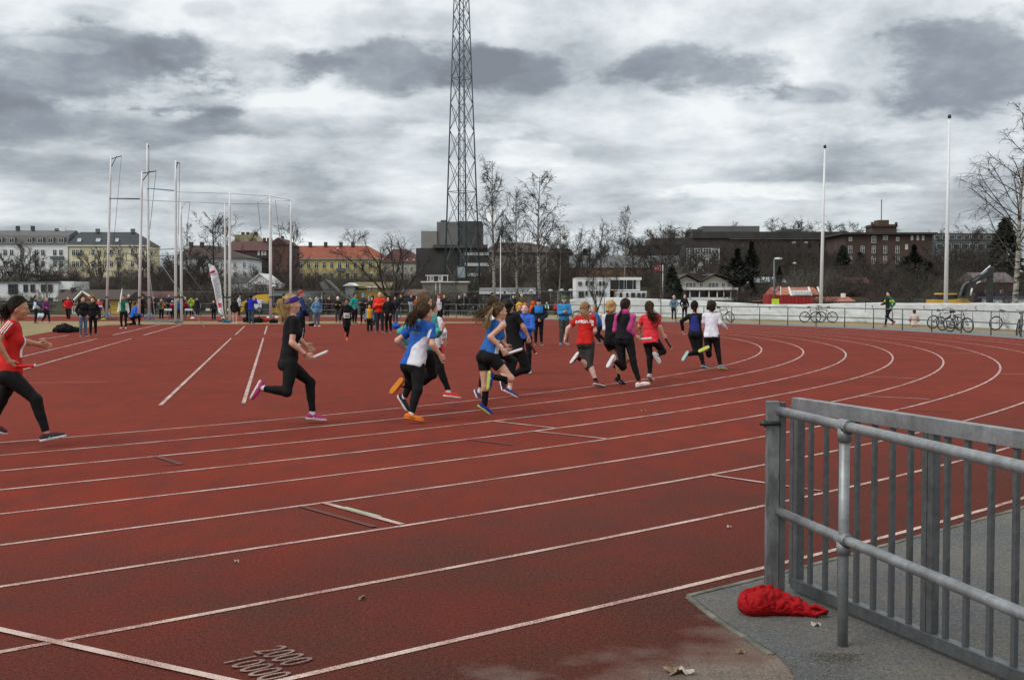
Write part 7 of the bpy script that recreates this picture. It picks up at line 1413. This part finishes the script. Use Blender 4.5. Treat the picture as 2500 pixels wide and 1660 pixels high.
spec(1645, 783.5, 721, 'girl in denim jacket leaning on the railing', '5a7282', '16171a', 'rail', 190, hair='b09a84', sex='f', hat='c8a898', t=.03, bt=.008, shoes='c8b8b0')
spec(1671, 783, 719, 'girl with grey scarf and dark jacket at the railing', '1b1c1f', '131417', 'pocket', 170, hair='a07848', sex='f', extra=[('scarf', '8a8a88')], bt=.008, hstyle='long')
p = spec(2169, 800, 711.5, 'jogger in green and yellow jacket outside the railing', '1f6a3c', '131417', 'jog', 250, hair='17130f', near=True, t=.022, shoes='a03438', bt=.008, mats=['1f6a3c', 'b8c03a', '18241c'], matfun=lambda l: np.where((np.abs(l[:, 0]) > .15) & (l[:, 2] > .30) & (l[:, 2] < .42), 1, np.where((l[:, 1] > .06), 2, 0)).astype(np.int32))
spec(2232, 797, 757, 'person in pale pink coat sitting on the grass by the tarpaulin', 'c8b4ac', 'b8a8a0', 'sit', 10, hair='3a2620', sex='f', t=.03, hstyle='bob')
# ---------------------------------------------------------------- bicycles
def bicycle(x, yf, rz, color, label, lean=0., small=1.0, d=None):
    f = G(x, yf) if d is None else np.array([*AT(x, yf, d)[:2], 0]); t = empty('bicycle', (f[0], f[1], 0), label, 'bicycle', 'bicycles leaning by the tarpaulin'); t.rotation_euler = (R_(lean), 0, R_(rz)); t.scale = (small,)*3
    m = mat('bike_'+color, srgb(color), .35, .1, 6, metal=.2); X, Z = (1, 0, 0), (0, 0, 1)
    for xx in (-.52, .52):
        w = MB().torus((xx, 0, .34), .325, .022, X, Z, 28, 6).build('tyre', M_BLACK, t, True); MB().torus((xx, 0, .34), .295, .012, X, Z, 28, 4).build('rim', M_GALV, w, True); sp = MB()
        for k in range(14): a = 2*math.pi*k/14; sp.tube([(xx, 0, .34), (xx+.29*math.cos(a), 0, .34+.29*math.sin(a))], .0028, 3, cap=False)
        tag(sp.build('spokes', M_GALV, w), kind='stuff'); MB().tube([(xx, -.05, .34), (xx, .05, .34)], .022, 8).build('hub', M_GALV, w, True)
    bb_, st, hd, hl, rw, fw = np.array([-.08, 0, .30]), np.array([-.20, 0, .80]), np.array([.36, 0, .82]), np.array([.39, 0, .68]), np.array([-.52, 0, .34]), np.array([.52, 0, .34])
    fr = MB()
    for a, b, r in ((bb_, st, .018), (bb_, hl, .022), (st*.97, hd, .018), (hd+[-.01, 0, .06], hl, .020)): fr.tube([a, b], r, 8)
    for s in (-.05, .05): fr.tube([bb_, rw+[0, s, 0]], .012, 6); fr.tube([st*.95, rw+[0, s, 0]], .010, 6)
    fr.build('frame', m, t, True); fk = MB()
    for s in (-.05, .05): fk.tube([hl, hl+[.02, s, -.06], fw+[0, s, 0]], .013, 6)
    fk.build('fork', M_DARKM, t, True); MB().tube([hd, hd+[-.03, 0, .16], hd+[.04, 0, .19]], .014, 6).build('stem', M_DARKM, t, True); MB().tube([hd+[-.02, -.30, .20], hd+[.05, -.12, .19], hd+[.05, .12, .19], hd+[-.02, .30, .20]], .013, 6).build('handlebar', M_DARKM, t, True)
    MB().tube([st*.98, st+[-.03, 0, .12]], .013, 6).build('seat_post', M_GALV, t, True); MB().tube([st+[-.16, 0, .14], st+[-.06, 0, .14], st+[.12, 0, .13]], [.07, .05, .018], 8).build('saddle', M_BLACK, t, True)
    MB().torus(bb_+[0, -.05, 0], .085, .01, X, Z, 18, 4).build('chainring', M_DARKM, t, True)
    for s, dx in ((-1, .11), (1, -.11)): c = MB().tube([bb_+[0, s*.06, 0], bb_+[dx, s*.07, -.13]], .010, 5).build('crank', M_GALV, t, True); MB().box(bb_+np.array([dx, s*.12, -.13]), (.09, .09, .02)).build('pedal', M_BLACK, c)
    return t
bicycle(1428, 784, 12, '1a1a1c', 'black bicycle behind the runner in the red club shirt', 8); bicycle(1768, 786, -48, '202226', 'dark bicycle leaning behind the runner in white', 14)
bicycle(1984, 787.2, 5, '6a2a34', 'dark red bicycle at the foot of the left flagpole', 6); bicycle(2012, 788, 183, '2a2c30', 'black bicycle in front of the dark red one', 6)
bicycle(2300, 802, 10, '25272a', 'black bicycle at the back of the group under the tallest flagpole', 10); bicycle(2322, 807, 205, 'c8ccd0', 'silver bicycle in the group under the tallest flagpole', 12); bicycle(2342, 811, -62, '303338', 'bicycle turned towards the track in the group under the flagpole', 10)
bicycle(2455, 806, 6, 'b8bcc2', 'white-framed bicycle beside the birch at the right edge', 8); bicycle(2486, 818, 60, '1d1e22', 'black bicycle with bags at the right edge by the railing', 8)
bicycle(1160, 772, 8, '8a8e94', 'pale bicycle by the fence behind the blue singlet runner', 6)
# ---------------------------------------------------------------- things on the infield
b = G(551, 786); d = b[1]; M_FL = mat('flag_white', (.78, .78, .82), .7, .03, 3, trans=0)
t = empty('feather_flag', (b[0], b[1], 0), 'white feather flag with pink emblem and mirrored lettering', 'banner')
def fp(px, py): q = AT(px, py, d); return np.array([q[0]-b[0], 0, q[2]])
Lf = [(508, 645), (511, 662), (516, 685), (523, 705), (526, 727), (530, 750), (533, 768)]; Rt = [(511, 644), (524, 650), (531, 664), (537, 685), (540, 705), (544, 735), (547, 772)]
V = []; n = 24
for i in range(n+1):
    f = i/n*6; j = min(int(f), 5); l, r = lerp(np.array(Lf[j]), np.array(Lf[j+1]), f-j), lerp(np.array(Rt[j]), np.array(Rt[j+1]), f-j)
    for k in range(9): q_ = fp(*lerp(l, r, k/8)); V.append(q_+np.array([0, .10*math.sin(k*.5+i*.35), 0]))
o = link_mesh('sail', mesh_np('sail', V, [(i*9+k, i*9+k+1, (i+1)*9+k+1, (i+1)*9+k) for i in range(n) for k in range(8)], True), t, M_FL); s_ = o.modifiers.new('thickness', 'SOLIDIFY'); s_.thickness = .01
MB().tube([(0, .05, 0), fp(549, 772)+[0, .05, 0], fp(540, 700)+[0, .05, 0], fp(532, 662)+[0, .05, 0], fp(524, 648)+[0, .05, 0], fp(510, 643)+[0, .05, 0]], .02, 6).build('pole', M_DARKM, t, True); MB().box((0, 0, .04), (.8, .6, .08)).build('base', M_BLACK, t)
dn = nrm(fp(535, 722)-fp(524, 674)); rt = nrm(np.array([-dn[2], 0, dn[0]])); M_FT = mat('flag_print', (.30, .30, .36), .7, .1, 4); M_PINK = mat('flag_pink', (.62, .05, .16), .6, .05, 4)
text_obj('lettering', 'Rindal |', .54, fp(530.5, 698)+[0, -.14, 0], -dn, rt, M_FT, t)      # print seen from the back: reads mirrored
mb = MB()
for c, s in (((515.5, 667), .10), ((519.5, 664), .15), ((524, 663), .10)): q_ = fp(*c)+[0, -.14, 0]; mb2 = MB().prism([(q_[0]-s, q_[2]-s*.3), (q_[0], q_[2]-s*.75), (q_[0]+s, q_[2]+s*.3), (q_[0], q_[2]+s*.75)], 1, -.15, -.14); mb2.build('emblem', M_PINK, t)
q_ = fp(538, 746)+[0, -.14, 0]; MB().prism([(q_[0]-.12, q_[2]+.15), (q_[0]+.12, q_[2]+.18), (q_[0]+.08, q_[2]-.12), (q_[0]-.06, q_[2]-.14)], 1, -.15, -.14).build('emblem', M_PINK, t); text_obj('lettering', 'IL', .25, fp(540, 760)+[0, -.14, 0], -rt, -dn, M_FT, t)
# steeplechase barrier
c = G(484, 782); k = c[1]/F_PX; t = empty('steeplechase_barrier', (c[0], c[1], 0), 'long black and white steeplechase barrier behind the cage poles', 'barrier')
seg = [402, 420, 452, 472, 503, 523, 555, 568]; zc = AT(484, 756, c[1])[2]
for i, (a, e) in enumerate(zip(seg, seg[1:])): MB().bx((a-484)*k, (e-484)*k-.004, -.06, .06, zc-.07, zc+.07).build('beam_section', M_WHITE if i % 2 == 0 else M_BLACK, t)
for x in (413, 452, 523, 560): MB().tube([((x-484)*k, 0, .03), ((x-484)*k, 0, zc-.07)], .035, 6).build('upright', M_RAIL, t, True); MB().bx((x-484)*k-.06, (x-484)*k+.06, -.6, .6, 0, .05).build('foot', M_RAIL, t)
# marker discs, bags
MC = 'flat training cones on the far lanes'
for x, y, cc, lb in ((470, 777.5, 'd8d8d8', 'white marker disc behind the cage frame'), (545, 776.8, 'd8d8d8', 'white marker disc behind the feather flag'), (655, 775.5, 'd8d8d8', 'white marker disc left of the thick pole by the bags'), (676, 775.5, 'd8d8d8', 'white marker disc right of the thick pole by the bags'), (872, 772.8, 'e0b020', 'yellow marker disc behind the teal hooded teenager'), (916, 782, 'e0b020', 'yellow marker disc behind the red jacket'), (888, 783, 'd84a28', 'orange marker disc under the blue beanie')):
    c = G(x, y); t = empty('marker_disc', tuple(c), lb, 'cone', MC); MB().tube([(0, 0, 0), (0, 0, .03), (0, 0, .10)], [.19, .15, .05], 14).build('disc', cloth(cc), t, True)
def bag(x, y, w, h, color, label, seed, accent=None, m=None):
    c = G(x, y); k = c[1]/F_PX; W, H_ = w*k, h*k; t = empty('sports_bag', tuple(c), label, 'bag', 'bags dumped on the ground'); V, Q = implicit([([('c', np.array([-W*.28, 0, H_*.45]), np.array([W*.28, 0, H_*.42]), H_*.48, H_*.46), ('e', np.array([W*.1, -.05, H_*.6]), I3, (W*.22, W*.2, H_*.42))], [(np.array([0, 0, .0]), np.array([0, 0, -1.]))])], .025, .03, .02, seed); link_mesh('holdall', mesh_np('holdall', V, Q, True), t, m or cloth(color))
    MB().tube([(-W*.2, -.05, H_*.8), (-W*.1, -.08, H_*1.05), (W*.1, -.08, H_*1.05), (W*.2, -.05, H_*.8)], .02, 5).build('strap', cloth(accent or '202024'), t, True); return t
bag(158, 812.5, 44, 22, '131316', 'big black bag heap on the dry grass at left', 1); bag(140, 811, 22, 12, '16161a', 'smaller black bag left of the big black heap', 2); bag(183, 811, 20, 14, '1a1b1e', 'black and white bag right of the big black heap', 3, 'c8c8cc')
bag(604, 787, 18, 13, '121418', 'black bag left of the royal blue jacket', 4); bag(630, 788, 24, 14, '15161a', 'black bag at the foot of the thick pole', 5, 'b83a28'); bag(645, 787, 20, 13, 'a83020', 'red and black bag in the pile by the pole', 6); bag(668, 789, 24, 10, '131316', 'long black bag right of the pole', 7); bag(553, 788, 26, 6, '2a6a9c', 'flat blue and black bag at the flag foot', 8); bag(967, 803, 12, 16, '2a58b4', 'blue rucksack behind the black hooded jacket', 9); bag(101, 778, 11, 14, 'b8ccd8', 'white and light blue bag carried between the two people at left', 10); bag(252, 783, 14, 6, 'b8d040', 'lime green bag behind the women at left', 11); bag(762, 796, 18, 8, '1a1a1e', 'black and white bag beside the light blue sweater', 12, 'd0d0d0')
# ---------------------------------------------------------------- construction machines
d = 112; c = AT(625, 765, d); t = empty('excavator', (c[0], d, 0), 'yellow excavator with lowered boom behind the fence at left', 'excavator')
def ep(px, py, y=0): q = AT(px, py, d); return np.array([q[0]-c[0], y, q[2]])
def eprism(name, pts, y0, y1, m, par=None): return MB().prism([(ep(*p)[0], ep(*p)[2]) for p in pts], 1, y0, y1).build(name, m, par or t)
eprism('boom', [(588, 741), (612, 728), (630, 720), (658, 718), (661, 730), (655, 741), (640, 744), (620, 734), (590, 750)], -.5, .0, M_YEL); eprism('arm', [(589, 740), (600, 738), (602, 752), (593, 762), (586, 758)], -.4, -.1, M_YEL); eprism('cab', [(662, 722), (690, 722), (690, 752), (662, 752)], .3, 2.2, M_GLASS); eprism('counterweight', [(664, 752), (695, 752), (695, 764), (664, 764)], -.2, 2.6, M_YEL); eprism('track_unit', [(660, 764), (698, 764), (698, 770), (660, 770)], -.4, 2.8, M_BLACK)
MB().tube([ep(630, 738, -.6), ep(655, 748, -.6)], .07, 6).build('hydraulic_ram', M_ALU, t, True)
c2 = AT(630, 768, 110); t2 = empty('tank_trailer', (c2[0], 110, 0), 'white box trailer behind the royal blue jacket', 'trailer'); k = 110/F_PX
MB().box((0, 0, .75), (26*k, 1.6, 26*k)).build('box', M_WHITE, t2, bevel=.04); MB().box((20*k, 0, .6), (14*k, 1.4, 20*k)).build('engine_box', W_DARK, t2, bevel=.03)
for x in (-8, 8): MB().torus((x*k, -.85, .3), .22, .09, (1, 0, 0), (0, 0, 1), 18, 6).build('wheel', M_BLACK, t2, True)
d = 105; c = AT(2330, 745, d); t = empty('excavator', (c[0], d, 0), 'excavator with yellow body and dark raised boom behind the tarpaulin', 'excavator')
eprism('body', [(2286, 732), (2362, 730), (2370, 738), (2370, 752), (2286, 752)], 0, 2.6, M_YEL); eprism('cab', [(2297, 719), (2338, 719), (2340, 732), (2296, 732)], .2, 1.6, M_GLASS); eprism('cab_roof', [(2298, 715.5), (2336, 716), (2338, 719.5), (2297, 719.5)], .1, 1.7, M_YEL); MB().sphere(ep(2321, 713, .8), .09, 8).build('beacon', mat('beacon', (.7, .2, .02), .4, .05, 4), t, True); eprism('tail', [(2350, 735), (2378, 738), (2378, 750), (2350, 750)], .2, 2.2, M_YEL)
M_BOOM = mat('boom_dark', (.045, .045, .047), .45, .25, 3, metal=.2)
eprism('boom', [(2340, 726), (2346, 705), (2353, 692), (2378, 683), (2408, 661), (2422, 654), (2422, 668), (2385, 688), (2362, 698), (2357, 710), (2354, 728)], -.5, .1, M_BOOM); eprism('dipper_arm', [(2409, 655), (2421, 652), (2420, 740), (2407, 740)], -.4, .0, M_BOOM)
MB().tube([ep(2388, 670, -.6), ep(2411, 649, -.6)], .06, 6).build('hydraulic_ram', M_ALU, t, True); MB().tube([ep(2363, 722, -.6), ep(2367, 704, -.6)], .08, 6).build('hydraulic_ram', M_ALU, t, True); eprism('maker_plate', [(2378, 690), (2388, 685.5), (2388, 689), (2378, 693.5)], -.53, -.5, M_FRAME)
for k_ in range(3): MB().tube([ep(2342+k_*3, 722, -.55), ep(2348+k_*3, 700, -.6), ep(2362, 688-k_, -.6), ep(2392, 670-k_, -.55)], .03, 5).build('hose', M_BLACK, t, True)
eprism('track_unit', [(2290, 752), (2366, 752), (2366, 760), (2290, 760)], -.3, 2.9, M_BLACK)
print('objects', len(bpy.data.objects))
